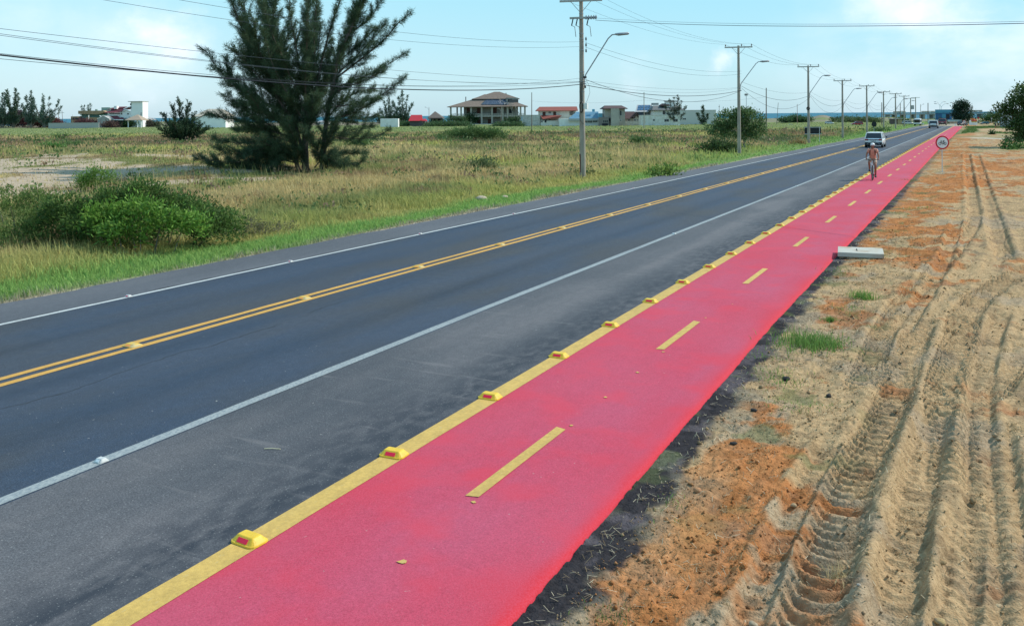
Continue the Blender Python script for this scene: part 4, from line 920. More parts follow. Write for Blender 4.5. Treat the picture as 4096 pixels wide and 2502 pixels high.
# dark round tree near the pier
p, Z = Gd(3847, 492); s = Z/FPX
lb = [((dx*s, 0, dz*s), (rx*s, rx*s*.8, rz*s)) for dx, dz, rx, rz in [(0, 30, 33, 26), (-8, 55, 24, 22), (10, 55, 22, 22), (0, 72, 18, 14), (0, 12, 28, 14)]]
leafy_tree('dense_tree', 'tall dense dark tree beside the blue building', p, lb, [([(0, 0, 0), (0, 0, 3)], .3, .2)], 26, .5, .28, (.025, .05, .035), (.05, .085, .05))
p, Z = Gd(3888, 489); s = Z/FPX
leafy_tree('dense_tree', 'small round dark tree to the right of the tall dense one', p, [((0, 0, 14*s), (15*s, 12*s, 13*s))], [([(0, 0, 0), (0, 0, 2)], .2, .1)], 9, .6, .3, (.03, .055, .035), (.05, .08, .045))
p, Z = Gd(794, 487)
leafy_tree('layered_tree', 'small flat-topped layered tree beside the cream gabled house', p, [((0, 0, 5.0), (1.9, 1.6, .32)), ((-.3, 0, 3.6), (2.4, 1.8, .35)), ((.5, 0, 2.2), (2.3, 1.6, .35))], [([(0, 0, 0), (.1, 0, 5)], .15, .05)], 10, .6, .3, (.05, .13, .05), (.08, .17, .06))
# ================================================================== street furniture
conc = mat('pole_concrete', (.40, .35, .29), .9, (.27, .235, .20), 3.5, 6, bump=.3, stretch=(1, 1, .35))
conc2 = mat('concrete', (.46, .46, .43), .9, (.36, .35, .32), 5, 6, bump=.3)
steel = mat('galvanised_steel', (.40, .41, .42), .5, (.30, .31, .33), 8, metal=.6)
steelp = mat('pale_steel', (.62, .63, .62), .5, (.5, .5, .5), 8)
blk_m = mat('black_plastic', (.022, .022, .025), .5, spec=.4)
cablem = mat('cable', (.028, .032, .04), .8, spec=.1)
cablet = mat('thin_wire', (.06, .075, .09), .8, spec=.1)
yelb = mat('yellow_block', (.78, .50, .035), .5, (.66, .42, .03), 14, 5, bump=.15, spec=.4)
yelw = mat('yellow_block_worn', (.68, .42, .06), .6, (.50, .40, .20), 12, 6, bump=.2, contrast=(.45, .6))
redr = mat('red_reflector', (.80, .010, .055), .4, spec=.4)
orr = mat('amber_reflector', (.85, .28, .03), .3, spec=.6)
wht = mat('white_enamel', (.82, .82, .80), .4, (.74, .74, .72), 4)
redp = mat('sign_red', (.56, .015, .03), .4)
ORD = ['first', 'second', 'third', 'fourth', 'fifth', 'sixth', 'seventh', 'eighth', 'ninth', 'tenth', 'eleventh', 'twelfth', 'thirteenth', 'fourteenth', 'fifteenth', 'sixteenth', 'seventeenth', 'eighteenth', 'nineteenth', 'twentieth']
def block(name, worn=False, s=1.0, mats=None):
    """road block: frustum with rounded flange, reflector on the face towards the camera"""
    t = empty(name); mb = MB()
    def ring(hx, hy, z, rr):
        out = []
        for qx, qy, a0 in ((1, 1, 0), (-1, 1, 90), (-1, -1, 180), (1, -1, 270)):
            for a in (0, 30, 60, 90): an = R(a0+a); out.append(((hx-rr)*qx+rr*math.cos(an), (hy-rr)*qy+rr*math.sin(an), z))
        return out
    rs = [ring(.128*s, .082*s, 0, .045*s), ring(.126*s, .080*s, .012*s, .045*s), ring(.120*s, .072*s, .016*s, .04*s), ring(.084*s, .040*s, .054*s, .012*s), ring(.076*s, .034*s, .058*s, .010*s)]
    vs = [q for r_ in rs for q in r_]; n = 16
    mb.add(vs, [(i*n+k, i*n+(k+1) % n, (i+1)*n+(k+1) % n, (i+1)*n+k) for i in range(4) for k in range(n)]+[tuple(range(4*n, 5*n)), tuple(range(n))[::-1]])
    mb.build('block_body', (mats or (yelw if worn else yelb)), t)
    for sg, mm in ((-1, orr if worn else redr), (1, orr if worn else redr)):
        r_ = MB(); y0, z0, y1, z1 = .070*s, .020*s, .046*s, .046*s; a = .052*s
        o1, o2 = .003, .0025
        vs = [(-a, sg*(y0+o1), z0), (a, sg*(y0+o1), z0), (a, sg*(y1+o1), z1), (-a, sg*(y1+o1), z1), (-a, sg*(y0-.004), z0-.002), (a, sg*(y0-.004), z0-.002), (a, sg*(y1-.004), z1-.002), (-a, sg*(y1-.004), z1-.002)]
        r_.add(vs, [(0, 1, 2, 3), (4, 7, 6, 5), (0, 4, 5, 1), (1, 5, 6, 2), (2, 6, 7, 3), (3, 7, 4, 0)]); r_.build('reflector', mm, t)
    return t
b0 = block('lane_block'); first = True
for k in range(58):
    y = 5.2+2*k*.994; x = float(warp(-5.17, y))
    b = b0 if k == 0 else copy_tree(b0)
    b.location = (x, y, .009); b.rotation_euler = (0, 0, random.uniform(-.07, .07)); b.scale = (1.08, 1.18, 1.0)
    if k < 20: lab = 'yellow block with red reflector beside the red path, %s from the bottom of the photo' % ORD[k]
    else: lab = 'tiny yellow block beyond the twentieth beside the red path, in the far row'
    tag(b, lab, 'road block', 'yellow blocks along the edge of the red path')
c0 = block('centre_block', True, 1.0)
for k in range(28):
    y = 8.9+3.75*k; x = float(warp(-11.24, y)); b = c0 if k == 0 else copy_tree(c0)
    b.location = (x, y, .005); b.rotation_euler = (0, 0, random.uniform(-.08, .08)); b.scale = (1.05, 1.3, .62)
    lab = 'weathered yellow block between the double yellow lines, %s from the left edge of the photo' % ORD[k] if k < 9 else 'tiny yellow block between the double yellow lines, in the far row'
    tag(b, lab, 'road block', 'worn blocks between the double yellow lines')
w0 = block('road_stud', False, .62, mat('stud_white', (.55, .56, .55), .5, (.42, .43, .42), 20))
SN = [(-7.70, [5.75, 24, 42]), (-14.40, [11.3, 15.7, 21.0, 26.6, 32, 38])]
w1 = copy_tree(w0)
for ch_ in w1.children:
    if ch_.name.startswith('reflector'): ch_.data = ch_.data.copy(); ch_.data.materials[0] = mat('reflector_clear', (.75, .76, .76), .3, spec=.6)
k_ = 0
for d, yy in SN:
    for i, y in enumerate(yy):
        src_ = w1 if d > -10 else w0; b = src_ if i == 0 else copy_tree(src_); k_ += 1; b.location = (float(warp(d, y)), y, .005); b.scale = (.75, 1.1, 1)
        lab = ('white reflective stud on the near white line, ' if d > -10 else 'reflective stud on the far white line below the grass, ')+ORD[i]+' from the left'
        tag(b, lab, 'road stud', 'studs on the white lines')

# ---- utility poles
def lamp_parts(t, base, rot, reach=2.6, rise=2.3, rad=.035):
    """lamp arm rising from the pole; rot = heading of the arm in the pole's frame"""
    ca, sa = math.cos(rot), math.sin(rot); P = lambda r, z: (base[0]+ca*r, base[1]+sa*r, base[2]+z)
    mb = MB(); mb.tube([P(.12, -.55), P(.13, -.15), P(.22, .12), P(reach*.70, rise*.90), P(reach*.80, rise*.985), P(reach*.92, rise)], rad, 8); arm = mb.build('lamp_arm', steel, t)
    mh = MB(); mh.tube([P(reach*.88, rise), P(reach*.97, rise-.01), P(reach*1.22, rise+.03), P(reach*1.25, rise+.03)], [.05, .085, .075, .03], 8); mh.build('lamp_head', steel, arm)
def utility_pole(px, py, top_h, label, arm_z=None, arm_w=2.4, lamp=None, band=(), extra=None, r0=.17, r1=.095, lean=0.0, armrot=None):
    p, Z = Gd(px, py); t = thing('utility_pole', label, 'utility pole', p, 0, 'concrete poles along the road')
    mb = MB(); n = 8; mb.tube([(lean*i/n*top_h, 0, -.3+i/n*(top_h+.3)) for i in range(n+1)], [r0+(r1-r0)*i/n for i in range(n+1)], 16); mb.build('pole_shaft', conc, t)
    rot = AL*.55 if armrot is None else armrot
    ax = lean*top_h
    def A(u, v, z): return (ax+u*math.cos(rot)-v*math.sin(rot), u*math.sin(rot)+v*math.cos(rot), z)
    if arm_z:
        mb = MB(); v8 = [A(u, v, z) for z in (arm_z-.055, arm_z+.055) for v in (-.16, -.07) for u in (-arm_w/2, arm_w/2)]
        mb.add(v8, [(0, 2, 3, 1), (4, 5, 7, 6), (0, 1, 5, 4), (2, 6, 7, 3), (0, 4, 6, 2), (1, 3, 7, 5)]); arm = mb.build('crossarm', conc2, t)
        br = MB()
        for sg in (-1, 1): br.tube([A(sg*.55, -.12, arm_z-.05), A(sg*.06, -.12, arm_z-.62)], .016, 5)
        br.build('brace', steel, arm)
        for u in (-arm_w/2+.08, .25, arm_w/2-.08):
            m_ = MB(); m_.tube([A(u, -.115, arm_z+.05), A(u, -.115, arm_z+.10), A(u, -.115, arm_z+.11), A(u, -.115, arm_z+.20), A(u, -.115, arm_z+.21), A(u, -.115, arm_z+.27)], [.014, .014, .05, .055, .03, .03], 8); m_.build('insulator', mat('insulator_brown', (.09, .06, .05), .3, spec=.6), t)
    for z in band:
        m_ = MB(); rr_ = r0+(r1-r0)*z/top_h+.012; m_.tube([(lean*z, 0, z-.022), (lean*z, 0, z+.022)], rr_, 14); m_.build('clamp_band', steel, t)
    if lamp: lamp_parts(t, (0, 0, lamp[0]), AL*.9, lamp[1], lamp[2])
    if extra: extra(t, A)
    return t, p, Z
def p1x(t, A):
    # second short crossarm with drop-out switches, rack of spools, box and dark cable coil
    mb = MB(); z = 8.72-.02; v8 = [A(u, v, zz) for zz in (z-.05, z+.06) for v in (-.17, -.07) for u in (-.62, .85)]
    mb.add(v8, [(0, 2, 3, 1), (4, 5, 7, 6), (0, 1, 5, 4), (2, 6, 7, 3), (0, 4, 6, 2), (1, 3, 7, 5)]); arm = mb.build('crossarm', conc2, t)
    for u in (.28, .42, .56, .70, .82):
        m_ = MB(); m_.tube([A(u, -.2, z-.10), A(u+.03, -.2, z+.0), A(u+.02, -.2, z+.13)], [.045, .06, .02], 7); m_.build('insulator', mat('insulator_grey', (.30, .31, .33), .4, spec=.6), t)
    for u in (-.42, -.18, .42):
        m_ = MB(); m_.tube([A(u, -.24, z-.05), A(u-.08, -.26, z-.42)], .035, 6); m_.tube([A(u-.08, -.26, z-.42), A(u+.10, -.30, z-.50), A(u+.16, -.3, z-1.05)], .016, 5); m_.build('fuse_switch', blk_m, t)
    m_ = MB()
    for zz in (7.55, 7.22, 6.90): m_.tube([A(.26, -.05, zz-.09), A(.26, -.05, zz-.03), A(.26, -.05, zz), A(.26, -.05, zz+.03), A(.26, -.05, zz+.09)], [.02, .055, .03, .055, .02], 8)
    m_.tube([A(.26, -.05, 6.8), A(.26, -.05, 7.68)], .010, 5); m_.build('spool_rack', blk_m, t)
    m_ = MB(); m_.box(.16, .30, -.2, -.05, 5.38, 5.5); m_.tube([(.24, -.12, 4.85), (.24, -.12, 4.92), (.24, -.12, 5.02)], [.05, .055, .02], 8); m_.build('cable_clamp', blk_m, t)
    m_ = MB()
    for i in range(7):
        pts = []
        for a in np.linspace(0, 2*math.pi, 22): pts.append((.08+.10*math.cos(a)*(1+.1*math.sin(3*a+i)), -.24-.015*i, 3.82+random.uniform(-.01, .01)+.29*math.sin(a)*(1+.08*math.cos(2*a+i))))
        m_.tube(pts, .014, 5)
    m_.build('cable_coil', blk_m, t)
    m_ = MB(); m_.box(.20, .42, -.30, -.14, 3.70, 4.02, ch=.01); m_.build('junction_box', wht, t)
    m_ = MB()
    for k in range(3): m_.tube([(.02+.05*k, -.19, 5.2), (-.04+.05*k, -.20, 4.6), (.0+.03*k, -.19, 4.1)], .011, 5)
    m_.tube([(-.02, -.19, 3.55), (-.09, -.19, 3.35), (-.05, -.19, 3.1), (.10, -.19, 2.92), (.16, -.17, 2.9)], .012, 5)
    m_.tube([(.26, -.14, 5.35), (.50, -.2, 5.0), (.55, -.2, 4.6), (.38, -.2, 4.15), (.26, -.2, 3.98)], .008, 5); m_.build('hanging_cable', blk_m, t)
    m_ = MB(); m_.box(-.10, -.055, -.195, -.15, .25, 1.25); m_.build('rust_strip', mat('rust', (.20, .06, .03), .9, (.12, .05, .03), 8), t)
rustm = None
t1, P1, Z1 = utility_pole(2331, 706, 10.3, 'nearest and tallest grey concrete pole, with a cable coil and a white box', 9.65, 2.35, (5.5, 2.08, 2.3), (8.95, 7.85, 7.55, 6.95, 5.75, 5.35, 5.22, 4.68), p1x, .175, .10, lean=-.0015)
t2, P2, Z2 = utility_pole(2957, 610, 9.3, 'second grey pole from the big tree, standing before the broadleaf tree', 9.15, 2.35, (5.9, 2.12, 2.0), (8.2, 6.6, 5.6, 5.35))
t3, P3, Z3 = utility_pole(3235, 572, 8.75, 'third grey pole, standing beside the black board', 8.6, 2.35, (5.6, 2.0, 2.0), (6.2, 5.2), lambda t, A: [MB().torus((0, -.2, 3.9), (0, 1, 0), .17, .035).torus((0, -.26, 3.9), (0, 1, 0), .13, .03).build('cable_coil', blk_m, t)])
PL = [(3371, 549, 229, 'fourth grey pole, just right of the black board'), (3468, 533.5, 192, 'fifth grey pole, beside the back of the dark round sign'), (3535, 519.5, 154, 'sixth grey pole along the road, behind the white car ahead'),
      (3582.7, 514, 141, 'seventh grey pole along the road, left of the white minibus'), (3617, 505, 122, 'eighth grey pole, beside the parked silver car')]
PPS = [P1, P2, P3]
for (x, y, hpx, lab) in PL:
    _, Z = Gd(x, y); hh_ = hpx*Z/FPX; t, p, Z = utility_pole(x, y, hh_, lab, hh_-.12, 2.35, (hh_-3.3, 2.1, 2.1), (hh_-3.4,), r0=.16, r1=.10); PPS.append(p)
for (x, ytop, Z, lab) in [(3643, 392, 262, 'ninth grey pole, carrying a round grey transformer'), (3663, 389, 285, 'tenth grey pole with a T-shaped top, behind the white minibus')]:
    p = atZ(x, 490, Z); base = Vector((p.x, p.y, 0)); tt = atZ(x, ytop, Z).z
    t = thing('utility_pole', lab, 'utility pole', base, 0, 'concrete poles along the road'); mb = MB(); mb.tube([(0, 0, -.3), (0, 0, tt)], [.17, .12], 12); mb.build('pole_shaft', conc, t)
    mb = MB(); mb.box(-1.3, 1.3, -.2, -.08, tt-.2, tt-.06); mb.build('crossarm', conc2, t)
    if Z == 262: m_ = MB(); m_.tube([(.55, -.1, tt-3.4), (.55, -.1, tt-2.2)], .42, 14); m_.build('transformer', steel, t)
    PPS.append(base)
P0 = Vector((-19.5, 9.0, 0))
# thin far posts
def post(px, ybase, ytop, label, m=None, Z=None, r=.09, leanpx=0, lamp=0, name='post', cat='post', grp='thin posts and lamp posts far off', arm=0):
    p, Zg = Gd(px, ybase); Z = Z or Zg; b = atZ(px, ybase, Z); b.z = 0; tp = atZ(px+leanpx, ytop, Z); m_ = MB(); t = thing(name, label, cat, b, 0, grp)
    top = (tp-b); m_.tube([(0, 0, -.3), tuple(top)], [r, r*.75], 10); m_.build('post_shaft', m or conc, t)
    if lamp:
        q = MB(); d = cr*lamp*Z/FPX; q.tube([tuple(top-Vector((0, 0, .9))), tuple(top+d*.55-Vector((0, 0, .15))), tuple(top+d)], .04, 6); q.tube([tuple(top+d*.9), tuple(top+d*1.2)], .09, 6); q.build('lamp_arm', steel, t)
    if arm:
        q = MB(); q.box(-arm/2, arm/2, -.15, -.05, top.z-.9, top.z-.75, rz=AL, c=(0, 0, 0)); q.build('crossarm', conc2, t)
    return t
woodm = mat('weathered_wood', (.16, .12, .10), .9, (.22, .17, .14), 6, stretch=(1, 1, .2))
post(2127, 521, 370, 'dark thin pole right of the ruined house', woodm, r=.10)
post(2576, 518, 369, 'thin grey pole before the stained white boundary wall', r=.10)
post(3065, 515, 352, 'tall dark pole standing in the field right of the broadleaf tree', woodm, r=.13)
post(3106, 498, 411, 'leaning thin post on the dunes', woodm, r=.08, leanpx=7)
post(3189, 495, 417, 'reddish thin post left of the third pole, on the dunes', mat('post_red', (.30, .16, .15), .8), r=.09)
post(1716, 506, 429, 'pale lamp post before the thatched hut', r=.09, lamp=-14)
post(2004, 503, 434, 'pale lamp post before the ruined house', r=.08, lamp=-12)
post(1603, 504, 478, 'short pale stake by the white container', r=.06)
post(234, 508, 440, 'thicker plain pole of the pair beside the far left trees', r=.13)
post(252, 508, 443, 'pole with a small crossarm beside the far left trees', woodm, r=.10, leanpx=-4, arm=1.2)
post(290, 510, 458, 'slender stake before the low concrete wall, far left', r=.05)
post(2877, 500, 419, 'purple-red thin post behind the large grey wall', mat('post_red', (.30, .16, .15), .8), r=.07)
post(3527, 500, 410, 'dark post beside the sixth grey pole', woodm, r=.12)
post(3601, 495, 412, 'dark post behind the seventh grey pole', woodm, r=.12)
post(3682, 488, 417, 'thin lamp post with a small arm near the minibus', r=.10, lamp=12)
post(3712, 492, 412, 'dark tall post left of the white low wall', woodm, r=.14)
post(3811, 480, 412, 'grey post at the left side of the tall dense dark tree', r=.14, Z=330)
post(4021, 510, 389, 'grey square post rising above the large tree at right', conc2, r=.22, Z=200)
for (x, yb, yt, sp, lab) in [(3760, 482, 418, 16, 'double-armed lamp post, left one of the pair before the blue building'), (3766, 482, 425, 20, 'double-armed lamp post, right one of the pair before the blue building'), (3826, 489, 423, 17, 'white Y-shaped lamp post at the end of the road')]:
    p, Z = Gd(x, yb); Z = min(Z, 400); b = atZ(x, yb, Z); b.z = 0; s = Z/FPX; H_ = atZ(x, yt, Z).z; t = thing('street_lamp', lab, 'street lamp', b, AL, 'lamp posts at the end of the road')
    m_ = MB(); m_.tube([(0, 0, -.2), (0, 0, H_)], [.16, .09], 8); m_.build('post_shaft', wht, t)
    for sg in (-1, 1):
        m_ = MB(); m_.tube([(0, 0, H_-.3), (sg*sp*s*.35, 0, H_+.5), (sg*sp*s*.7, 0, H_+.95), (sg*sp*s, 0, H_+1.05)], .07, 6); a = m_.build('lamp_arm', wht, t)
        m_ = MB(); m_.tube([(sg*sp*s, 0, H_+1.05), (sg*sp*s*1.45, 0, H_+1.0)], [.13, .1], 6); m_.build('lamp_head', steel, a)
# wind-pump like mast behind the broadleaf tree
p, Z = Gd(2986, 500); s = Z/FPX; t = thing('antenna_mast', 'slender mast with a ragged round head above the broadleaf tree', 'mast', p, AL)
H_ = (500-379)*s; m_ = MB(); m_.tube([(0, 0, 0), (0, 0, H_-.3)], .07, 8); m_.build('mast_shaft', steel, t)
m_ = MB()
for k in range(12):
    a = k/12*2*math.pi; m_.tube([(0, 0, H_), (.62*math.cos(a), 0.1, H_+.42*math.sin(a))], [.03, .05], 4)
m_.torus((0, 0, H_), (0, 1, 0), .34, .03, 16, 5); m_.build('mast_head', blk_m, t)

# ---- overhead wires, each fitted through where it hangs
def colR(x, y):
    dx, dy = x-CX, y-CY; c, s = math.cos(RHO), math.sin(RHO); return (c*dx+s*dy)/FPX, (-s*dx+c*dy)/FPX
def wire(A_, B_, img, r, m, label, grp='wires strung between the poles', name='overhead_wire', h0=None, h1=None, n=28):
    """A_,B_ ground ends; img: photo points the wire passes; h(t) quadratic"""
    A_, B_ = Vector(A_), Vector(B_); T = []; Hh = []
    for (x, y) in img:
        u, v = colR(x, y)
        # ground point A+t(B-A): lateral = u*depth
        la, za = A_.x*cr.x+A_.y*cr.y, A_.x*cf.x+A_.y*cf.y; lb_, zb = B_.x*cr.x+B_.y*cr.y, B_.x*cf.x+B_.y*cf.y
        t = (u*za-la)/((lb_-la)-u*(zb-za)); Zt = za+t*(zb-za); T.append(t); Hh.append(HC-v*Zt)
    if h0 is not None: T.append(0); Hh.append(h0)
    if h1 is not None: T.append(1); Hh.append(h1)
    T = np.array(T); co = np.linalg.lstsq(np.stack([T*0+1, T, T*T], 1), np.array(Hh), rcond=None)[0]
    pts = []
    for i in range(n+1):
        t = i/n; q = A_.lerp(B_, t); pts.append((q.x, q.y, co[0]+co[1]*t+co[2]*t*t))
    # keep the ends clear of the shaft
    mb = MB(); mb.tube(pts, r, 5, cap=False); return tag(mb.build(name, m, None), label, 'wire', grp)
side_ = Vector((.26, -.05, 0))
a0, a1 = P0+side_, P1+side_
wire(a0, a1, [(0, 222), (990, 318), (1583, 360), (2003, 358), (2305, 340)], .020, cablem, 'thickest black cable hanging lowest, crossing in front of the large tree')
wire(a0, a1, [(0, 214), (850, 300), (1500, 342), (2021, 336), (2305, 316)], .006, cablem, 'thin cable just above the thickest one, crossing the large tree')
wire(a0, a1, [(0, 235), (650, 293), (1400, 337), (2300, 330)], .006, cablem, 'thin cable just below the thickest one at the left edge')
wire(a0, a1, [(0, 115), (960, 223), (1400, 266), (2300, 326)], .0055, cablet, 'uppermost of the three close wires crossing the left sky')
wire(a0, a1, [(0, 135), (950, 257), (1400, 299), (2300, 332)], .0055, cablet, 'middle wire of the three close ones crossing the left sky')
wire(a0, a1, [(0, 143), (650, 224), (1531, 312), (2300, 328)], .0055, cablet, 'lowest wire of the three close ones crossing the left sky')
wire(P0+Vector((-.8, 0, 0)), P1+Vector((-.15, 0, 0)), [(412, 0), (923, 82), (1531, 119+34), (2021, 192), (2300, 187)], .0055, cablet, 'faint thin wire entering at the top left, the lower one')
wire(P0+Vector((.8, 0, 0)), P1+Vector((.15, 0, 0)), [(717, 0), (923, 35), (1586, 128), (2300, 168)], .0055, cablet, 'faint thin wire entering at the top left, the upper one')
a1, a2 = P1+side_, P2+side_
wire(a1, a2, [(2340, 340), (2600, 379), (2750, 384), (2955, 364)], .018, cablem, 'thick sagging cable between the first and second poles')
wire(a1, a2, [(2340, 318), (2500, 371), (2700, 407), (2955, 367)], .012, cablem, 'lowest sagging cable between the first and second poles')
wire(a1, a2, [(2340, 322), (2600, 352), (2800, 358), (2955, 350)], .0055, cablet, 'upper thin cable between the first and second poles')
wire(a1, a2, [(2340, 332), (2600, 365), (2800, 371), (2955, 352)], .0055, cablet, 'lower thin cable between the first and second poles')
wire(a1, a2, [(2335, 168), (2600, 250), (2800, 282), (2950, 286)], .007, cablet, 'upper faint wire from the spool rack to the second pole')
wire(a1, a2, [(2340, 187), (2600, 272), (2800, 300), (2950, 298)], .007, cablet, 'lower faint wire from the spool rack to the second pole')
def arm_pt(P, u): return P+Vector((math.cos(AL*.55)*u+.03, math.sin(AL*.55)*u-.1, 0))
for u, im, lb_ in [(-1.1, [(2340, 35), (2550, 108), (2750, 162), (2905, 178)], 'left'), (.25, [(2395, 12), (2600, 95), (2800, 158), (2970, 176)], 'middle'), (1.1, [(2432, 2), (2600, 80), (2800, 150), (3005, 176)], 'right')]:
    wire(arm_pt(P1, u), arm_pt(P2, u), im, .0055, cablet, lb_+' top wire falling from the nearest pole to the second')
PR = Vector((13, 22, 0))
wire(P1+Vector((.9, -.1, 0)), PR, [(2375, 80), (3300, 98), (4096, 86)], .0055, cablet, 'upper of two wires crossing the right sky over the road', h0=8.75)
wire(P1+Vector((.9, -.2, 0)), PR, [(2375, 88), (3300, 106), (4096, 94)], .011, cablem, 'lower of two wires crossing the right sky over the road', h0=8.62)
names = ['second', 'third', 'fourth', 'fifth', 'sixth', 'seventh', 'eighth', 'ninth']
def mt(px, py, Z): return None
pzs = [9.35, 8.95]
for i in range(1, 7):
    A_, B_ = PPS[i], PPS[i+1]; ha = [10, 9.3, 8.75][i] if i < 3 else (PL[i-3][2]*((A_.x*cf.x+A_.y*cf.y))/FPX); hb = 8.75 if i == 1 else PL[i-2][2]*((B_.x*cf.x+B_.y*cf.y))/FPX
    for j, u in enumerate((-1.1, .25, 1.1)):
        a_, b_ = arm_pt(A_, u), arm_pt(B_, u); mb = MB(); pts = []
        for k in range(17): t = k/16; q = a_.lerp(b_, t); pts.append((q.x, q.y, (ha+.1)*(1-t)+(hb+.1)*t-4*.55*t*(1-t)))
        mb.tube(pts, .008, 4, cap=False); tag(mb.build('overhead_wire', cablet, None), ('left', 'middle', 'right')[j]+' top wire between the %s and %s poles' % (names[i-1], names[i]), 'wire', 'wires strung between the poles')
    for j, (f_, sg_, mm, r_) in enumerate(((.62, .9, cablem, .014), (.60, 1.6, cablem, .012), (.66, .5, cablet, .008))):
        a_, b_ = A_+side_, B_+side_; mb = MB(); pts = []
        for k in range(17): t = k/16; q = a_.lerp(b_, t); pts.append((q.x, q.y, ha*f_*(1-t)+hb*f_*t-4*sg_*t*(1-t)))
        mb.tube(pts, r_, 4, cap=False); tag(mb.build('overhead_wire', mm, None), ('sagging', 'deepest sagging', 'slack thin')[j]+' cable between the %s and %s poles' % (names[i-1], names[i]), 'wire', 'wires strung between the poles')
A_ = G(2127, 521); B_ = G(3065, 515)
wire(A_, G(2576, 518), [(2140, 405), (2330, 412), (2576, 401)], .012, cablet, 'faint cable between the dark thin pole and the thin grey pole, above the far houses')
wire(G(2576, 518), B_, [(2576, 401), (2800, 407), (3065, 388)], .012, cablet, 'faint cable from the thin grey pole to the dark pole in the field')

# ---- signs
def disc(mb, c, r, y0, y1, n=40):
    mb.add([(c[0]+r*math.cos(2*math.pi*k/n), y, c[2]+r*math.sin(2*math.pi*k/n)) for y in (y0, y1) for k in range(n)], [tuple(range(n)), tuple(range(n, 2*n))[::-1]]+[(k, (k+1) % n, n+(k+1) % n, n+k) for k in range(n)]); return mb
def cycle_sign(px, py, dia, hc, label, sy=1):
    p, Z = Gd(px, py); p.z = lotz(p.x, p.y)-.02 if p.y < 120 else -.1
    t = thing('cycle_sign', label, 'road sign', p, AL, 'round signs with a bicycle')
    m_ = MB(); m_.tube([(0, 0, -.2), (0, 0, hc+dia*.3)], .024, 10); m_.build('signpost', steelp, t)
    m_ = MB(); disc(m_, (0, 0, hc), dia/2, -.045, -.03); pan = m_.build('sign_rim', redp, t)
    m_ = MB(); disc(m_, (0, 0, hc), dia/2*.80, -.049, -.044); f_ = m_.build('sign_face', wht, pan)
    k = dia/2*.80/1.2; y = -.052; m_ = MB()     # bicycle, drawn in sign units
    S = lambda x, z: (x*k, y, hc+z*k)
    for wx in (-.55, .55): m_.torus(S(wx, -.20), (0, 1, 0), .29*k, .046*k, 24, 6); m_.tube([S(wx-.05, -.2), S(wx+.05, -.2)], .05*k, 6)
    for a, b in [((-.55, -.20), (-.28, .30)), ((-.28, .30), (-.36, .42)), ((-.36, .42), (-.20, .46)), ((-.28, .26), (.28, .30)), ((-.33, .18), (.02, -.22)), ((.02, -.22), (.30, .40)), ((.02, -.22), (.55, -.20)), ((.26, .28), (.55, -.20)), ((.20, .42), (.46, .44)), ((.20, .42), (.40, .50)), ((-.08, -.36), (.16, -.36))]:
        m_.tube([S(*a), S(*b)], .048*k, 6)
    m_.build('bicycle_symbol', blk_m, f_)
    return t, p
t, p = cycle_sign(3769, 688.6, .765, 1.70, 'near round red-rimmed sign with a black bicycle on a thin post')
m_ = MB(); m_.box(-.24, .30, -.008, .008, 1.235, 1.252); m_.build('crossbar', steelp, t)
m_ = MB(); m_.box(-.13, .13, -.012, .012, .06, .078); m_.build('foot_bar', steelp, t)
cycle_sign(3857, 503, .78, 1.05, 'tiny far round red-rimmed bicycle sign at the end of the red path')
def plain_sign(px, ybase, yc, rpx, label, m, m2=None, name='road_sign', Z=None):
    _, Zg = Gd(px, ybase); Z = Z or Zg; b = atZ(px, ybase, Z); b.z = 0; s = Z/FPX; hc = atZ(px, yc, Z).z; t = thing(name, label, 'road sign', b, AL, 'round signs far along the road')
    q = MB(); q.tube([(0, 0, -.2), (0, 0, hc)], .04, 8); q.build('signpost', steelp, t)
    q = MB(); disc(q, (0, 0, hc), rpx*s, .04 if m is blk_m else -.08, .06 if m is blk_m else -.05, 28); a = q.build('sign_plate', m, t)
    if m2: q = MB(); disc(q, (0, 0, hc), rpx*s*.72, -.095, -.078, 28); q.build('sign_face', m2, a)
plain_sign(3496, 526, 497, 10.5, 'dark back of a round sign on a pale post by the roadside', mat('sign_back', (.018, .02, .026), .6))
plain_sign(3821, 505, 498, 3.6, 'small white round sign low beside the far end of the path', wht)
plain_sign(3914, 489, 472, 4.2, 'small red round sign before the pier, left of the dark one', redp, Z=300)
plain_sign(3924, 489, 471, 4.0, 'small dark round sign before the pier, right of the red one', mat('sign_back', (.018, .02, .026), .6), Z=300)
plain_sign(3966, 489, 473, 4.0, 'faint red-brown round sign on the bush before the pier', mat('sign_brown', (.25, .07, .06), .6), wht, Z=250)
plain_sign(3992, 491, 474, 4.0, 'small white round sign with a red rim above the two people', redp, wht, Z=250)
plain_sign(3810, 485, 472, 3.6, 'cream round sign against the blue building', mat('sign_cream', (.6, .55, .42), .6), Z=300)
# black board seen from behind
p, Z = Gd(3251, 567.5); s = Z/FPX; t = thing('board', 'large black board on two pale posts, seen from behind, beside the third pole', 'board', p, AL)
H0, H1 = (567.5-538)*s, (567.5-507)*s
m_ = MB(); m_.box(-32*s, 33*s, -.02, .02, H0, H1); bp_ = m_.build('board_panel', mat('board_back', (.020, .022, .028), .6), t)
m_ = MB(); m_.box(-33*s, 34*s, -.06, -.021, H1-.10, H1-.04); m_.box(-33*s, 34*s, -.06, -.021, H0+.03, H0+.09); m_.build('rail', steelp, bp_)
for x in (-18*s, 26*s): m_ = MB(); m_.tube([(x, -.09, -.2), (x, -.09, H1)], .035, 8); m_.build('signpost', steelp, t)

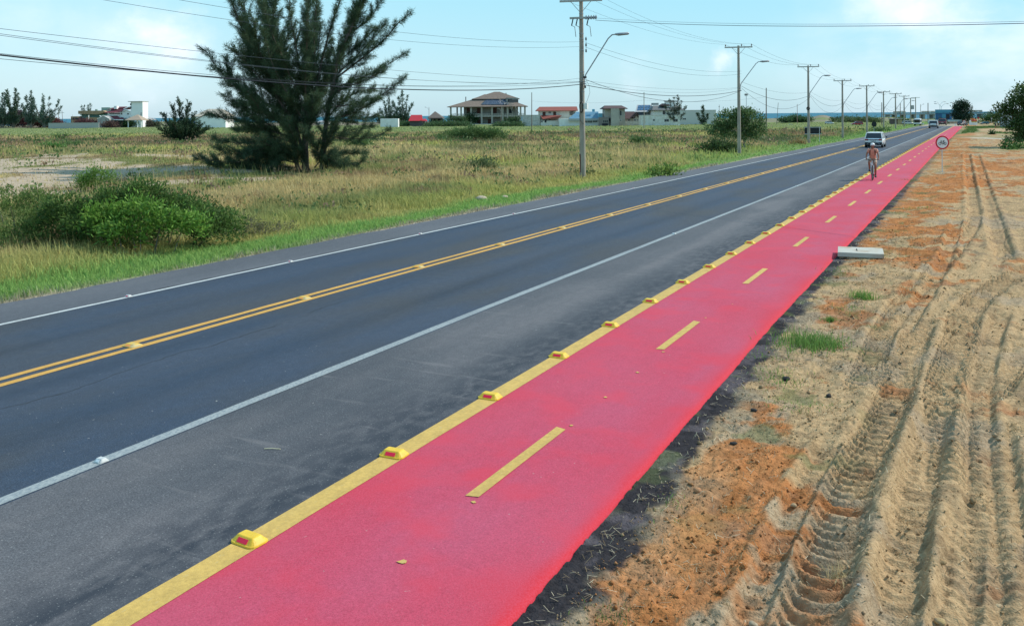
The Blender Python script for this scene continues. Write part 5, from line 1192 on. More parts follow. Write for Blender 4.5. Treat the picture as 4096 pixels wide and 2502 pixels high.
# ---- concrete slab over a drain
p = G(3443, 1052, 0); zt = .20
t = thing('concrete_slab', 'pale concrete slab resting on a low base at the edge of the red path', 'concrete slab', G(3443, 1030, .045), R(7))
p0 = t.location.copy(); t.location.z = 0
slabm = mat('slab_concrete', (.47, .45, .39), .9, (.38, .30, .21), 3.2, 7, bump=.35, contrast=(.5, .75))
m_ = MB(); m_.box(-.50, .50, 0, .95, .045, .15, ch=.008); sl_ = m_.build('slab_top', slabm, t)
m_ = MB(); m_.box(-.30, .33, .03, .70, -.15, .043, ch=.01); m_.box(-.46, -.32, .10, .66, -.15, .035); m_.build('slab_base', mat('slab_base', (.42, .33, .24), .95, (.34, .22, .13), 7, bump=.5), t)
m_ = MB(); m_.tube([(-.07, .33, .152), (-.085, .50, .160), (-.08, .62, .155)], .010, 5); m_.build('lifting_bar', mat('rebar', (.06, .055, .05), .8), sl_)
# twigs on the tarmac
for (x, y, a, L, lab) in [(1090, 1793, .05, .17, 'thin pale twig lying on the road shoulder'), (4, 4, 0, 0, None)]:
    if lab:
        p = G(x, y, .008); m_ = MB(); d = cr*L/2; m_.tube([p-d, p+Vector((0, 0, .004)), p+d-cf*.012], .0045, 5); tag(m_.build('twig', mat('straw', (.62, .55, .36), .8)), lab, 'twig')
# ================================================================== buildings
class Fr:
    def __init__(s, sc_, ox, oy, bx, by, Z=None):
        s.sc, s.ox, s.oy = sc_, ox, oy; s.bx = ox+bx/sc_; s.by = oy+by/sc_
        p, Zg = Gd(s.bx, s.by); s.Z = Z or Zg; s.s = s.Z/FPX; q = atZ(s.bx, s.by, s.Z); s.p = Vector((q.x, q.y, 0)); s.gz = q.z
    def X(s, x): return (s.ox+x/s.sc-s.bx)*s.s
    def H(s, y): return atZ(s.bx, s.oy+y/s.sc, s.Z).z
def wall_m(n, c, c2=None, sc_=.7): return mat(n, c, .9, c2 or tuple(v*.82 for v in c), sc_, 6, bump=.15, bscale=20)
glassm = mat('window_glass', (.03, .04, .05), .15, spec=.6)
darkm = mat('dark_opening', (.03, .03, .035), .8)
whitew = wall_m('white_wall', (.84, .82, .78), (.72, .70, .66)); greyw = wall_m('grey_wall', (.40, .39, .37), (.32, .31, .29)); tanw = wall_m('tan_wall', (.46, .42, .36), (.38, .34, .29))
stainw = wall_m('stained_wall', (.58, .56, .52), (.40, .38, .34), 1.6); redroof = mat('red_roof', (.30, .085, .060), .85, (.22, .065, .05), 2.5, bump=.3, stretch=(1, 1, 1)); brownroof = mat('brown_roof', (.115, .070, .065), .9, (.08, .05, .05), 3)
maroon = mat('maroon_roof', (.17, .045, .055), .85, (.13, .035, .045), 2.2); tanroof = mat('tan_roof', (.25, .185, .150), .9, (.20, .15, .12), 1.8)
def bbox(t, name, m, x0, x1, y0, y1, z0, z1, parent=None): return MB().box(x0, x1, y0, y1, z0, z1).build(name, m, parent or t)
def window(t, x0, x1, z0, z1, y=0.0, fm=None, name='window', bars=1):
    f = MB(); w_ = .07; f.box(x0-w_, x1+w_, y-.06, y-.005, z0-w_, z0); f.box(x0-w_, x1+w_, y-.06, y-.005, z1, z1+w_); f.box(x0-w_, x0, y-.06, y-.005, z0, z1); f.box(x1, x1+w_, y-.06, y-.005, z0, z1)
    for k in range(1, bars+1): xx = x0+(x1-x0)*k/(bars+1); f.box(xx-.03, xx+.03, y-.055, y-.008, z0, z1)
    fo = f.build(name, fm or whitew, t); MB().box(x0, x1, y-.03, y-.004, z0, z1).build('pane', glassm, fo); return fo
def hip(t, x0, x1, y0, y1, z0, z1, rx0, rx1, m, ry=None, name='roof', th=.18, parent=None):
    ry = (y0+y1)/2 if ry is None else ry; mb = MB()
    vs = [(x0, y0, z0), (x1, y0, z0), (x1, y1, z0), (x0, y1, z0), (rx0, ry, z1), (rx1, ry, z1), (x0, y0, z0-th), (x1, y0, z0-th), (x1, y1, z0-th), (x0, y1, z0-th)]
    mb.add(vs, [(0, 1, 5, 4), (1, 2, 5), (2, 3, 4, 5), (3, 0, 4), (0, 6, 7, 1), (1, 7, 8, 2), (2, 8, 9, 3), (3, 9, 6, 0), (6, 9, 8, 7)]); return mb.build(name, m, parent or t)
# --- the big ruined house
F = Fr(3.08, 1500, 330, 1380, 516); X, H = F.X, F.H
t = thing('ruined_house', 'large unfinished two-storey house with wide tiled roofs and a torn blue sheet', 'house', F.p, AL)
hw = wall_m('ruin_wall', (.34, .315, .28), (.24, .22, .20), .9); col_m = wall_m('ruin_column', (.44, .40, .35), (.34, .30, .26), 1.5)
bbox(t, 'wall', hw, X(1090), X(1640), 2.6, 10, -.3, H(300)); bbox(t, 'wall', hw, X(1615), X(1765), 1.6, 8, -.3, H(190)); bbox(t, 'wall', hw, X(1200), X(1620), 4.4, 9, H(300), H(205))
sl = bbox(t, 'balcony_slab', col_m, X(928), X(1855), -.15, 10.4, H(424), H(406))
rb = MB()
for yy in (.0,):
    for zc in (383, 395): rb.box(X(935), X(1850), yy-.05, yy+.05, H(zc+4), H(zc))
for x in np.arange(945, 1850, 22): rb.box(X(x), X(x)+.14, -.04, .04, H(406), H(384))
rb.build('railing', col_m, t)
for x in (935, 1062, 1185, 1315, 1443, 1575, 1635, 1795, 1848): bbox(t, 'column', col_m, X(x)-.32, X(x)+.32, -.3, .3, -.3, H(299))
for x in (997, 1797): bbox(t, 'column', col_m, X(x)-.28, X(x)+.28, 8, 8.5, -.3, H(299))
doorm = mat('old_door', (.13, .045, .035), .7, (.09, .035, .03), 4)
for (x0, x1, y0, y1) in [(1127, 1176, 312, 381), (1255, 1306, 312, 381), (1452, 1500, 312, 381), (1255, 1310, 457, 510), (1388, 1432, 452, 510), (1130, 1172, 457, 512)]:
    d = bbox(t, 'door', doorm, X(x0), X(x1), 2.54, 2.59, H(y1), H(y0)); MB().box(X((x0+x1)/2)-.02, X((x0+x1)/2)+.02, 2.52, 2.538, H(y1), H(y0)).build('door_split', darkm, d)
for (x0, x1, y0, y1) in [(1655, 1700, 330, 382), (1640, 1690, 205, 255)]: bbox(t, 'opening', darkm, X(x0), X(x1), 1.54, 1.59, H(y1), H(y0))
for k in range(4): bbox(t, 'opening', mat('opening_grey', (.12, .11, .11), .8), X(1655+k*28), X(1655+k*28)+.9, 1.53, 1.585, H(254), H(212))
window(t, X(1745), X(1782), H(470), H(425), -.2+1.7, whitew, bars=2); window(t, X(1598), X(1640), H(509), H(494), 1.4, whitew)
ex0, ex1 = X(890), X(1886); mb = MB(); z0, z1 = H(297), H(206)
vs = [(ex0, -1.1, z0), (ex1, -1.1, z0), (ex1, 11.5, z0), (ex0, 11.5, z0), (X(1195), 3.3, z1), (X(1640), 3.3, z1), (X(1640), 8.5, z1), (X(1195), 8.5, z1)]
vs += [(v[0], v[1], v[2]-.16) for v in vs[:4]]
mb.add(vs, [(0, 1, 5, 4), (1, 2, 6, 5), (2, 3, 7, 6), (3, 0, 4, 7), (4, 5, 6, 7), (0, 8, 9, 1), (1, 9, 10, 2), (2, 10, 11, 3), (3, 11, 8, 0), (8, 11, 10, 9)]); lr = mb.build('roof', tanroof, t)
hip(t, X(1190), X(1785), 2.6, 10.2, H(200), H(110), X(1470), X(1536), tanroof); hip(t, X(1215), X(1500), 2.8, 9.5, H(196), H(141), X(1345), X(1480), tanroof)
MB().tube([(X(1117), 2.4, H(236)), (X(1117), 2.4, H(180))], .16, 8).build('chimney', brownroof, lr); MB().box(X(1112), X(1122), 2.15, 2.65, H(183), H(173)).build('chimney_cap', brownroof, lr)
MB().box(X(1610), X(1621), 5.5, 6.1, H(160), H(126)).build('chimney', brownroof, lr)
tp = MB(); nx_, ny_ = 26, 12; V = []
for j in range(ny_):
    for i in range(nx_):
        fx, fy = i/(nx_-1), j/(ny_-1); xx = 1310+fy*70+fx*(1650-fy*55-1310-fy*70+fy*20); yy = 272-fy*74+fx*6*(1-fy); roofy = -1.1+(297-yy)/(297-206)*4.4
        V.append((X(xx), roofy-.18-random.random()*.12, H(yy)+.05+random.uniform(-.14, .14)*(1.6 if fx > .6 else .6)))
tp.add(V, [(j*nx_+i, j*nx_+i+1, (j+1)*nx_+i+1, (j+1)*nx_+i) for j in range(ny_-1) for i in range(nx_-1)]); tp.build('torn_sheet', mat('blue_sheet', (.035, .060, .10), .45, (.075, .095, .13), 3, spec=.5), lr)
bm_ = MB()
for (a, b) in [((1312, 268), (1350, 232)), ((1580, 245), (1712, 275)), ((1712, 275), (1775, 385)), ((1690, 285), (1640, 250)), ((1530, 205), (1580, 240)), ((1600, 255), (1700, 300)), ((1735, 300), (1740, 400)), ((1690, 300), (1690, 400)), ((1665, 290), (1700, 380)), ((1560, 290), (1560, 380))]: bm_.tube([(X(a[0]), -1.35, H(a[1])), (X(b[0]), -1.2, H(b[1]))], .10, 5)
bm_.build('loose_timber', mat('timber', (.36, .32, .28), .9, (.25, .22, .2), 5), t)
bbox(t, 'plinth', whitew, X(1195), X(1440), -1.6, -1.0, -.2, H(510))
# --- block wall to its right
def wall_thing(F, x0, x1, ytop, label, m, depth=.25, y=0., name='plot_wall', cat='wall', cap=True, xo=None):
    t = thing(name, label, cat, F.p, AL, 'plain plot walls by the houses'); w_ = bbox(t, 'wall_panel', m, F.X(x0), F.X(x1), y, y+depth, -.4, F.H(ytop))
    if cap: bbox(t, 'coping', conc2, F.X(x0)-.05, F.X(x1)+.05, y-.05, y+depth+.05, F.H(ytop), F.H(ytop)+.08)
    return t
F = Fr(3.08, 1500, 330, 1920, 538); wall_thing(F, 1815, 2032, 403, 'tall grey block wall right of the ruined house, behind the dark thin pole', stainw, 3.)
F = Fr(3.08, 1500, 330, 2160, 533); wall_thing(F, 2036, 2276, 494, 'low grey wall before the red-roofed white house', stainw)
F = Fr(3.08, 2200, 380, 1000, 378); wall_thing(F, 880, 1125, 325, 'low grey wall before the brown gabled house', stainw)
# --- red-roofed white house
F = Fr(3.08, 1500, 330, 2200, 532, 272); X, H = F.X, F.H
t = thing('house', 'two-storey white house with a red tiled roof beside the grey block wall', 'house', F.p, AL)
cw_ = wall_m('cream_wall', (.80, .74, .64)); bbox(t, 'wall', cw_, X(2022), X(2480), 0, 8, -.3, H(345)); MB().prism([(0, H(348)), (8, H(348)), (4, H(298))], 'x', X(2478), X(2480)+.05).build('gable', cw_, t)
bbox(t, 'wall', cw_, X(2036), X(2275), -3, 0.02, -.3, H(470))
mb = MB(); xa, xb = X(1985), X(2500); mb.add([(xa, -1, H(347)), (xb, -1, H(347)), (xb, 4, H(297)), (xa+1.2, 4, H(297)), (xb, 9, H(347)), (xa, 9, H(347)), (xa, -1, H(352)), (xb, -1, H(352)), (xb, 9, H(352)), (xa, 9, H(352))], [(0, 1, 2, 3), (3, 2, 4, 5), (3, 5, 0), (0, 6, 7, 1), (5, 4, 8, 9), (6, 9, 8, 7)]); mb.build('roof', redroof, t)
mb = MB(); mb.add([(X(2035), -3.3, H(405)), (X(2065), -3.5, H(450)), (X(2250), -3.5, H(447)), (X(2298), -3.5, H(405)), (X(2280), 0, H(404)), (X(2050), 0, H(404))], [(0, 1, 2, 3, 4, 5)]); mb.prism([(-3.5, H(449)), (0, H(406)), (0, H(449))], 'x', X(2075), X(2245)); mb.build('roof', redroof, t)
window(t, X(2140), X(2170), H(382), H(361)); window(t, X(2038), X(2062), H(490), H(465), -3, bars=1)
for a, b in ((2065, 2103), (2197, 2232)): bbox(t, 'door', mat('old_door', (.13, .045, .035)), X(a), X(b), -.06, -.005, H(404), H(362))
bbox(t, 'door', darkm, X(2086), X(2108), -3.06, -3.005, H(492), H(462))
for k in range(4): MB().box(X(2400+k*16), X(2400+k*16)+.25, -.07, -.005, H(405), H(352)).build('window', darkm, t)
# --- blue-roofed house
F = Fr(3.08, 2200, 380, 360, 380, 262); X, H = F.X, F.H
t = thing('house', 'low white house with a patchy blue metal roof behind the nearest pole', 'house', F.p, AL); blue_r = mat('blue_roof', (.07, .20, .30), .55, (.15, .24, .29), 1.4, 6, contrast=(.45, .6))
bbox(t, 'wall', whitew, X(120), X(597), 0, 7, -.3, H(292)); mb = MB(); mb.add([(X(228), -.5, H(290)), (X(598), -.5, H(290)), (X(622), 6, H(206)), (X(345), 6, H(206)), (X(345), 6, H(300)), (X(622), 6, H(300)), (X(598), -.5, H(298)), (X(228), -.5, H(298))], [(0, 1, 2, 3), (3, 2, 5, 4), (0, 3, 4, 7), (1, 6, 5, 2), (0, 7, 6, 1)]); mb.build('roof', blue_r, t)
MB().box(X(228), X(600), -.9, .3, H(318), H(291)).build('fascia', mat('old_fascia', (.42, .42, .40), .8), t)
for a, b in ((418, 462), (467, 517), (526, 580)): window(t, X(a), X(b), H(342 if b < 520 else 336), H(315), -.02, bars=2)
MB().box(X(595), X(646), -.6, 1.6, H(287), H(228), ch=.1).build('water_tank', mat('tank_blue', (.16, .42, .55), .5), t); MB().box(X(532), X(562), 2, 3.4, H(206), H(175), ch=.1).build('water_tank', mat('tank_blue', (.16, .42, .55)), t)
# --- tower-like house
F = Fr(3.08, 2200, 380, 790, 380, 258); X, H = F.X, F.H
t = thing('house', 'tall narrow grey-tan house with a dark overhanging roof', 'house', F.p, AL); gt = wall_m('greytan_wall', (.43, .395, .35), (.36, .33, .29))
bbox(t, 'wall', gt, X(682), X(928), .6, 8, -.3, H(166)); bbox(t, 'wall', tanw, X(748), X(848), -1, .62, -.3, H(168)); bbox(t, 'wall', wall_m('dirty_wall', (.26, .22, .20)), X(600), X(722), -.6, .58, -.3, H(272))
hip(t, X(652), X(955), -.6, 9, H(166), H(128), X(690), X(905), brownroof)
window(t, X(862), X(888), H(255), H(194), .6, bars=0); window(t, X(860), X(884), H(321), H(307), .6, bars=0); bbox(t, 'opening', darkm, X(640), X(712), -.66, -.61, H(380), H(348)); window(t, X(650), X(712), H(340), H(310), -.6, gt, bars=2); bbox(t, 'opening', darkm, X(725), X(748), -.05, .58, H(320), H(285))
# --- brown gabled house
F = Fr(3.08, 2200, 380, 1010, 378, 266); X, H = F.X, F.H
t = thing('house', 'low tan house with steep brown gabled roofs', 'house', F.p, AL)
bbox(t, 'wall', tanw, X(905), X(1122), 0, 7, -.3, H(285)); mb = MB(); mb.add([(X(900), -.6, H(292)), (X(1000), -.6, H(292)), (X(1062), 3.4, H(203)), (X(940), 3.4, H(203)), (X(1125), 7, H(285)), (X(905), 7, H(285))], [(0, 1, 2, 3), (3, 2, 4, 5), (0, 3, 5), (1, 4, 2)]); mb.build('roof', brownroof, t)
for (a, c, b, yt, yb, yy) in ((1000, 1062, 1125, 218, 282, -.4), (1022, 1062, 1100, 245, 290, -.9)):
    MB().prism([(X(a)+.4, H(yb)), (X(b)-.4, H(yb)), (X(c), H(yt)-.2)], 'y', yy, yy+1.2).build('gable', tanw, t)
    MB().prism([(X(a), H(yb)-.05), (X(c), H(yt)-.05), (X(b), H(yb)-.05), (X(b), H(yb)+.2), (X(c), H(yt)+.25), (X(a), H(yb)+.2)], 'y', yy-.4, yy+2).build('roof', brownroof, t)
for a, b, y in ((958, 990, -.02), (1030, 1055, -.92), (1068, 1085, -.92)): window(t, X(a), X(b), H(320), H(296), y, bars=1)
# --- modern house with solar panels
F = Fr(3.08, 2200, 380, 1160, 378, 282); X, H = F.X, F.H
t = thing('house', 'modern grey-roofed house with blue solar panels behind the thin grey pole', 'house', F.p, AL); groof = mat('grey_roof', (.40, .40, .40), .8, (.33, .33, .33), 2)
bbox(t, 'wall', wall_m('bluegrey_wall', (.10, .13, .20)), X(1072), X(1285), 0, 9, -.3, H(208)); mb = MB(); mb.add([(X(1045), -1, H(207)), (X(1285), -1, H(207)), (X(1290), 6, H(118)), (X(1108), 6, H(118)), (X(1290), 6, H(210)), (X(1108), 6, H(210)), (X(1045), -1, H(212)), (X(1285), -1, H(212))], [(0, 1, 2, 3), (2, 4, 5, 3), (0, 3, 5, 6), (1, 7, 4, 2), (0, 6, 7, 1), (6, 5, 4, 7)]); rf = mb.build('roof', groof, t)
solm = mat('solar_panel', (.022, .07, .16), .25, spec=.7)
def onr(x, y, off=.12): f_ = (207-y)/(207-118); return (X(x), -1+7*f_-off*.8, H(y)+off)
for j in range(2):
    for i in range(4):
        ya, yb = 190-j*33, 161-j*33; xa = 1078+i*38+j*22; q = MB(); a_, b_, c_, d_ = onr(xa, ya), onr(xa+33, ya), onr(xa+54, yb), onr(xa+21, yb); q.add([a_, b_, c_, d_]+[(v[0], v[1]+.05, v[2]-.07) for v in (a_, b_, c_, d_)], [(0, 1, 2, 3), (7, 6, 5, 4), (0, 4, 5, 1), (1, 5, 6, 2), (2, 6, 7, 3), (3, 7, 4, 0)]); q.build('solar_panel', solm, rf)
MB().box(X(1280), X(1360), 3, 5, H(125), H(98)).build('water_tank', greyw, t); window(t, X(1170), X(1205), H(246), H(215), -.02, bars=1); window(t, X(1225), X(1275), H(246), H(215), -.02, bars=1)
# --- white house with dark roof
F = Fr(3.08, 2200, 380, 1450, 378, 274); X, H = F.X, F.H
t = thing('house', 'white house with dark grey hipped roof and box tower behind the bent pine', 'house', F.p, AL); dgr = mat('dark_grey_roof', (.12, .12, .12), .9, (.17, .17, .165), 3)
bbox(t, 'wall', whitew, X(1286), X(1620), 0, 8, -.3, H(186)); hip(t, X(1255), X(1655), -.9, 9, H(184), H(128), X(1300), X(1590), dgr); bbox(t, 'tower', whitew, X(1447), X(1560), 2, 5, H(180), H(78)); bbox(t, 'roof', dgr, X(1440), X(1570), 1.7, 5.3, H(78), H(69)); hip(t, X(1375), X(1490), 1, 5, H(125), H(103), X(1400), X(1465), brownroof)
window(t, X(1392), X(1418), H(236), H(200), -.02, mat('old_door', (.13, .045, .035)), bars=0)
# --- stained white boundary building
F = Fr(3.08, 2200, 380, 1360, 381, 252); X, H = F.X, F.H
t = thing('outbuilding', 'long stained white flat building in front of the solar-roofed house', 'building', F.p, AL)
bbox(t, 'wall', wall_m('stained_white', (.76, .73, .67), (.60, .55, .47), 1.2), X(1125), X(1602), 0, 5, -.3, H(250)); bbox(t, 'roof_edge', stainw, X(1122), X(1605), -.06, 5.06, H(250), H(246))
for a, b, c, d in ((1271, 1290, 317, 301), (1412, 1462, 328, 301), (1518, 1572, 329, 300)): window(t, X(a), X(b), H(c), H(d), -.02, greyw, bars=1)
# --- big grey box building
F = Fr(3.08, 2200, 380, 1830, 367, 268); X, H = F.X, F.H
t = thing('warehouse', 'large plain grey box building with a single tiny window', 'building', F.p, AL); gb = wall_m('box_wall', (.60, .58, .54), (.55, .53, .50), .2)
mb = MB(); mb.add([(X(1603), 0, -.3), (X(2045), 0, -.3), (X(2105), 6, -.3), (X(1603), 6, -.3), (X(1603), 0, H(189)), (X(2045), 0, H(189)), (X(2105), 6, H(240)), (X(1603), 6, H(189))], [(0, 1, 5, 4), (1, 2, 6, 5), (2, 3, 7, 6), (3, 0, 4, 7), (4, 5, 6, 7)]); mb.build('wall', gb, t)
bbox(t, 'parapet', conc2, X(1600), X(2048), -.05, .2, H(189), H(185)); window(t, X(1640), X(1675), H(304), H(283), -.02, bars=1)
# --- red A-frame, thatched hut, container
F = Fr(3.08, 1500, 330, 500, 505, 285); X, H = F.X, F.H
t = thing('cabin', 'small cabin with a bright red steep roof', 'cabin', F.p, AL); bbox(t, 'wall', wall_m('dark_wall', (.10, .09, .09)), X(425), X(600), .5, 5, -.3, H(470))
mb = MB(); rr2 = mat('bright_red_roof', (.52, .035, .045), .6, (.42, .03, .04), 3); mb.add([(X(413), -.2, H(473)), (X(548), -.2, H(473)), (X(568), 3, H(399)), (X(433), 3, H(399)), (X(548)+.6, 5, H(470)), (X(413), 5, H(470))], [(0, 1, 2, 3), (3, 2, 4, 5), (1, 4, 2), (0, 3, 5)]); mb.build('roof', rr2, t); hip(t, X(575), X(630), .4, 4, H(472), H(448), X(590), X(615), rr2)
F = Fr(3.08, 1500, 330, 740, 508, 292); X, H = F.X, F.H
t = thing('thatched_hut', 'open hut under a dark thatched pyramid roof', 'hut', F.p, AL); hip(t, X(652), X(835), -1, 8, H(435), H(357), X(725), X(735), mat('thatch', (.115, .095, .085), .95, (.16, .13, .11), 4), th=.3)
for x in (670, 715, 765, 815): bbox(t, 'column', woodm, X(x)-.12, X(x)+.12, -.1, .15, -.3, H(432))
bbox(t, 'wall', mat('blue_low_wall', (.07, .10, .16), .8, (.10, .13, .18), 2), X(680), X(922), 1, 1.3, -.2, H(482)); bbox(t, 'wall', darkm, X(670), X(815), 6, 6.2, -.2, H(440))
F = Fr(3.08, 1500, 330, 175, 519, 270); X, H = F.X, F.H
t = thing('container', 'plain white box container at the edge of the grass', 'container', F.p, AL); MB().box(X(66), X(285), 0, 2.6, -.1, H(446), ch=.03).build('container_body', whitew, t)
for k in range(12): MB().box(X(75+k*17.5), X(75+k*17.5)+.08, -.03, -.003, .1, H(452)).build('rib', whitew, t)
t = thing('cabin', 'pale little shed behind the trunks of the large tree', 'cabin', G(1290, 501), AL); s = .075; bbox(t, 'wall', whitew, -2.4, 2.4, 0, 3, -.2, 1.3); hip(t, -2.7, 2.7, -.3, 3.3, 1.3, 1.9, -1, 1, groof)
# --- far left group
F = Fr(7.7, 300, 380, 1860, 960, 330); X, H = F.X, F.H; WW = mat('bright_white_wall', (.90, .88, .84), .85, (.84, .82, .78), .5)
t = thing('tower_house', 'tall blank white tower house with a flat grey cap', 'house', F.p, AL)
MB().prism([(X(1665), 1.5), (X(1752), 0), (X(2085), 0), (X(2085), 5), (X(1665), 5)], 'z', -.4, H(212)).build('wall', WW, t); bbox(t, 'roof', conc2, X(1650), X(2095), -.5, 5.5, H(212), H(192))
for y0, y1 in ((318, 260), (418, 350)): MB().box(X(1692), X(1722), .25, 1.2, H(y0), H(y1)).build('window', glassm, t)
MB().box(X(2028), X(2046), -.05, .01, H(642), H(540)).build('window', mat('window_red', (.2, .06, .07), .6), t)
F = Fr(7.7, 300, 380, 1300, 960, 332); X, H = F.X, F.H
t = thing('house', 'white house with layered maroon roofs and two round windows', 'house', F.p, AL)
bbox(t, 'wall', WW, X(965), X(1765), 1, 9, -.4, H(545)); MB().prism([(X(1378), H(650)), (X(1378), H(548)), (X(1570), H(468)), (X(1765), H(545)), (X(1765), H(650))], 'y', .5, 1.2).build('gable', WW, t)
MB().prism([(X(1378), -.4), (X(1378), H(640)), (X(1765), H(640)), (X(1765), -.4)], 'y', .52, 1.1).build('wall', WW, t)
mb = MB(); mb.add([(X(910), -.3, H(543)), (X(1375), -.3, H(543)), (X(1570), .1, H(452)), (X(1480), 5, H(440)), (X(1010), 4, H(440))], [(0, 1, 2, 3, 4)]); mb.add([(X(850), 3, H(450)), (X(1400), 3, H(440)), (X(1565), 3.3, H(358)), (X(1050), 6, H(354)), (X(1740), 4, H(436)), (X(1740), 9, H(436)), (X(850), 9, H(450))], [(0, 1, 2, 3), (2, 4, 5, 3), (3, 5, 6), (0, 3, 6)]); mb.build('roof', maroon, t)
for pts in ([(1375, 543), (1570, 456), (1765, 540)], [(1400, 438), (1565, 360), (1745, 436)]):
    y_ = .2 if pts[0][1] > 500 else 2.9; MB().tube([(X(a), y_, H(b)) for a, b in pts], .22, 5).build('fascia', WW, t)
MB().box(X(1130), X(1215), 2, 4, H(430), H(335)).build('chimney', WW, t)
for x in (1420, 1618): MB().tube([(X(x), .44, H(583)), (X(x), .49, H(583))], .32, 14).build('window', glassm, t)
MB().box(X(1035), X(1375), .9, .99, H(585), H(560)).build('window', glassm, t)
mb = MB(); mb.add([(X(1130), -3, H(770)), (X(1600), -3, H(765)), (X(1290), .5, H(640)), (X(975), .5, H(645))], [(0, 1, 2, 3)]); mb.add([(X(1380), -2.5, H(755)), (X(1620), -2.5, H(755)), (X(1480), .4, H(690)), (X(1400), .4, H(690))], [(0, 1, 2, 3)]); mb.build('roof', maroon, t)
MB().tube([(X(870), -2.9, H(636)), (X(1140), -3.0, H(762)), (X(1600), -3, H(772))], .16, 5).build('fascia', WW, t); bbox(t, 'wall', darkm, X(1080), X(1560), -2, .4, -.3, H(775)); bbox(t, 'wall', WW, X(1070), X(1135), -2.6, -2.1, -.3, H(790)); bbox(t, 'wall', WW, X(1225), X(1290), -2.6, -2.1, -.3, H(780))
MB().box(X(1670), X(1860), -.5, -.4, H(668), H(655)).box(X(1670), X(1860), -.5, -.4, H(690), H(680)).box(X(1670), X(1860), -.5, -.4, H(712), H(705)).build('railing', WW, t)
F = Fr(7.7, 300, 380, 500, 960, 345); X, H = F.X, F.H
t = thing('house', 'ochre flat-roofed house with teal walls beyond the purple bushes', 'house', F.p, AL); och = mat('ochre_wall', (.44, .29, .17), .9, (.36, .24, .14), 1.0); teal = mat('teal_wall', (.12, .27, .25), .9, (.17, .30, .26), .8)
bbox(t, 'wall', teal, X(150), X(960), 1.5, 9, -.3, H(585)); MB().prism([(X(100), H(580)), (X(100), H(484)), (X(860), H(484)), (X(950), H(530)), (X(690), H(600))], 'y', 0, 9).build('roof', och, t)
bbox(t, 'wall', och, X(-85), X(130), -1, 6, -.3, H(655)); bbox(t, 'window', glassm, X(-60), X(345), -1.06, -1.005, H(755), H(698)); bbox(t, 'wall', och, X(350), X(700), -.4, 1.52, -.3, H(690)); bbox(t, 'column', WW, X(455), X(472), -1.2, -.9, -.3, H(620)); bbox(t, 'water_tank', mat('green_tank', (.25, .38, .34), .8), X(708), X(970), 3, 8, H(520), H(384)); bbox(t, 'chimney', mat('green_tank', (.25, .38, .34)), X(475), X(525), 4, 5, H(484), H(436))
F = Fr(7.7, 300, 380, 880, 960, 326); X, H = F.X, F.H
t = thing('shed', 'grey windowless gable-ended shed left of the maroon roofs', 'shed', F.p, AL); MB().prism([(X(700), -.3), (X(690), H(745)), (X(875), H(640)), (X(1060), H(735)), (X(1060), -.3)], 'y', 0, 4).build('wall', greyw, t); MB().tube([(X(690), -.05, H(742)), (X(875), -.05, H(634)), (X(1062), -.05, H(730))], .12, 5).build('roof_edge', WW, t)
F = Fr(7.7, 300, 380, 1920, 960, 318); X, H = F.X, F.H
t = thing('pavilion', 'pointed tan pavilion roof standing before the white tower house', 'pavilion', F.p, AL); hip(t, X(1640), X(2160), -3, 3.5, H(768), H(600), X(1915), X(1925), mat('pavilion_roof', (.40, .31, .23), .9, (.33, .25, .19), 3))
for x in (1700, 1980, 2090): bbox(t, 'column', WW, X(x), X(x)+.25, -2, -1.7, -.3, H(768))
F = Fr(7.7, 300, 380, 2220, 960, 335); X, H = F.X, F.H
t = thing('shed', 'low grey-roofed shed at the right of the white tower house', 'shed', F.p, AL); bbox(t, 'wall', WW, X(2100), X(2240), 0, 4, -.3, H(760)); MB().prism([(X(2085), H(660)), (X(2350), H(760)), (X(2350), H(775)), (X(2085), H(685))], 'y', -.5, 5).build('roof', groof, t)
F = Fr(2.427, 0, 0, 600, 1236, 300); wall_thing(F, 470, 960, 1195, 'long low concrete wall before the ochre house, far left', conc2)
F = Fr(2.427, 0, 0, 1960, 1190, 290); X, H = F.X, F.H
t = thing('house', 'cream house with a wide pale roof, left behind the large tree', 'house', F.p, AL); bbox(t, 'wall', whitew, X(1870), X(2190), 2, 9, -.3, H(1125)); MB().prism([(X(1905), -.3), (X(1905), H(1155)), (X(2020), H(1105)), (X(2190), H(1160)), (X(2190), -.3)], 'y', 0, 2).build('gable', WW, t)
mb = MB(); mb.add([(X(1855), 1.5, H(1130)), (X(1985), 1.2, H(1130)), (X(2110), 5, H(1057)), (X(1960), 6, H(1057)), (X(2200), 1.5, H(1128)), (X(2200), 10, H(1128)), (X(1855), 10, H(1130))], [(0, 1, 2, 3), (1, 4, 2), (2, 4, 5, 3), (3, 5, 6), (0, 3, 6)]); mb.build('roof', mat('cream_roof', (.52, .45, .36), .9, (.45, .39, .31), 2), t); MB().tube([(X(1898), -.1, H(1160)), (X(2020), -.1, H(1102)), (X(2200), -.1, H(1162))], .14, 5).build('roof_edge', brownroof, t)
t = thing('beach_tent', 'small blue pointed tent beside the cream house', 'tent', atZ(762, 487, 300)*1.0, AL); t.location.z = 0; MB().prism([(-2.2, 0), (2.2, 0), (.3, 2.6)], 'y', 0, 3).build('tent_cloth', mat('tent_blue', (.05, .16, .35), .7), t)
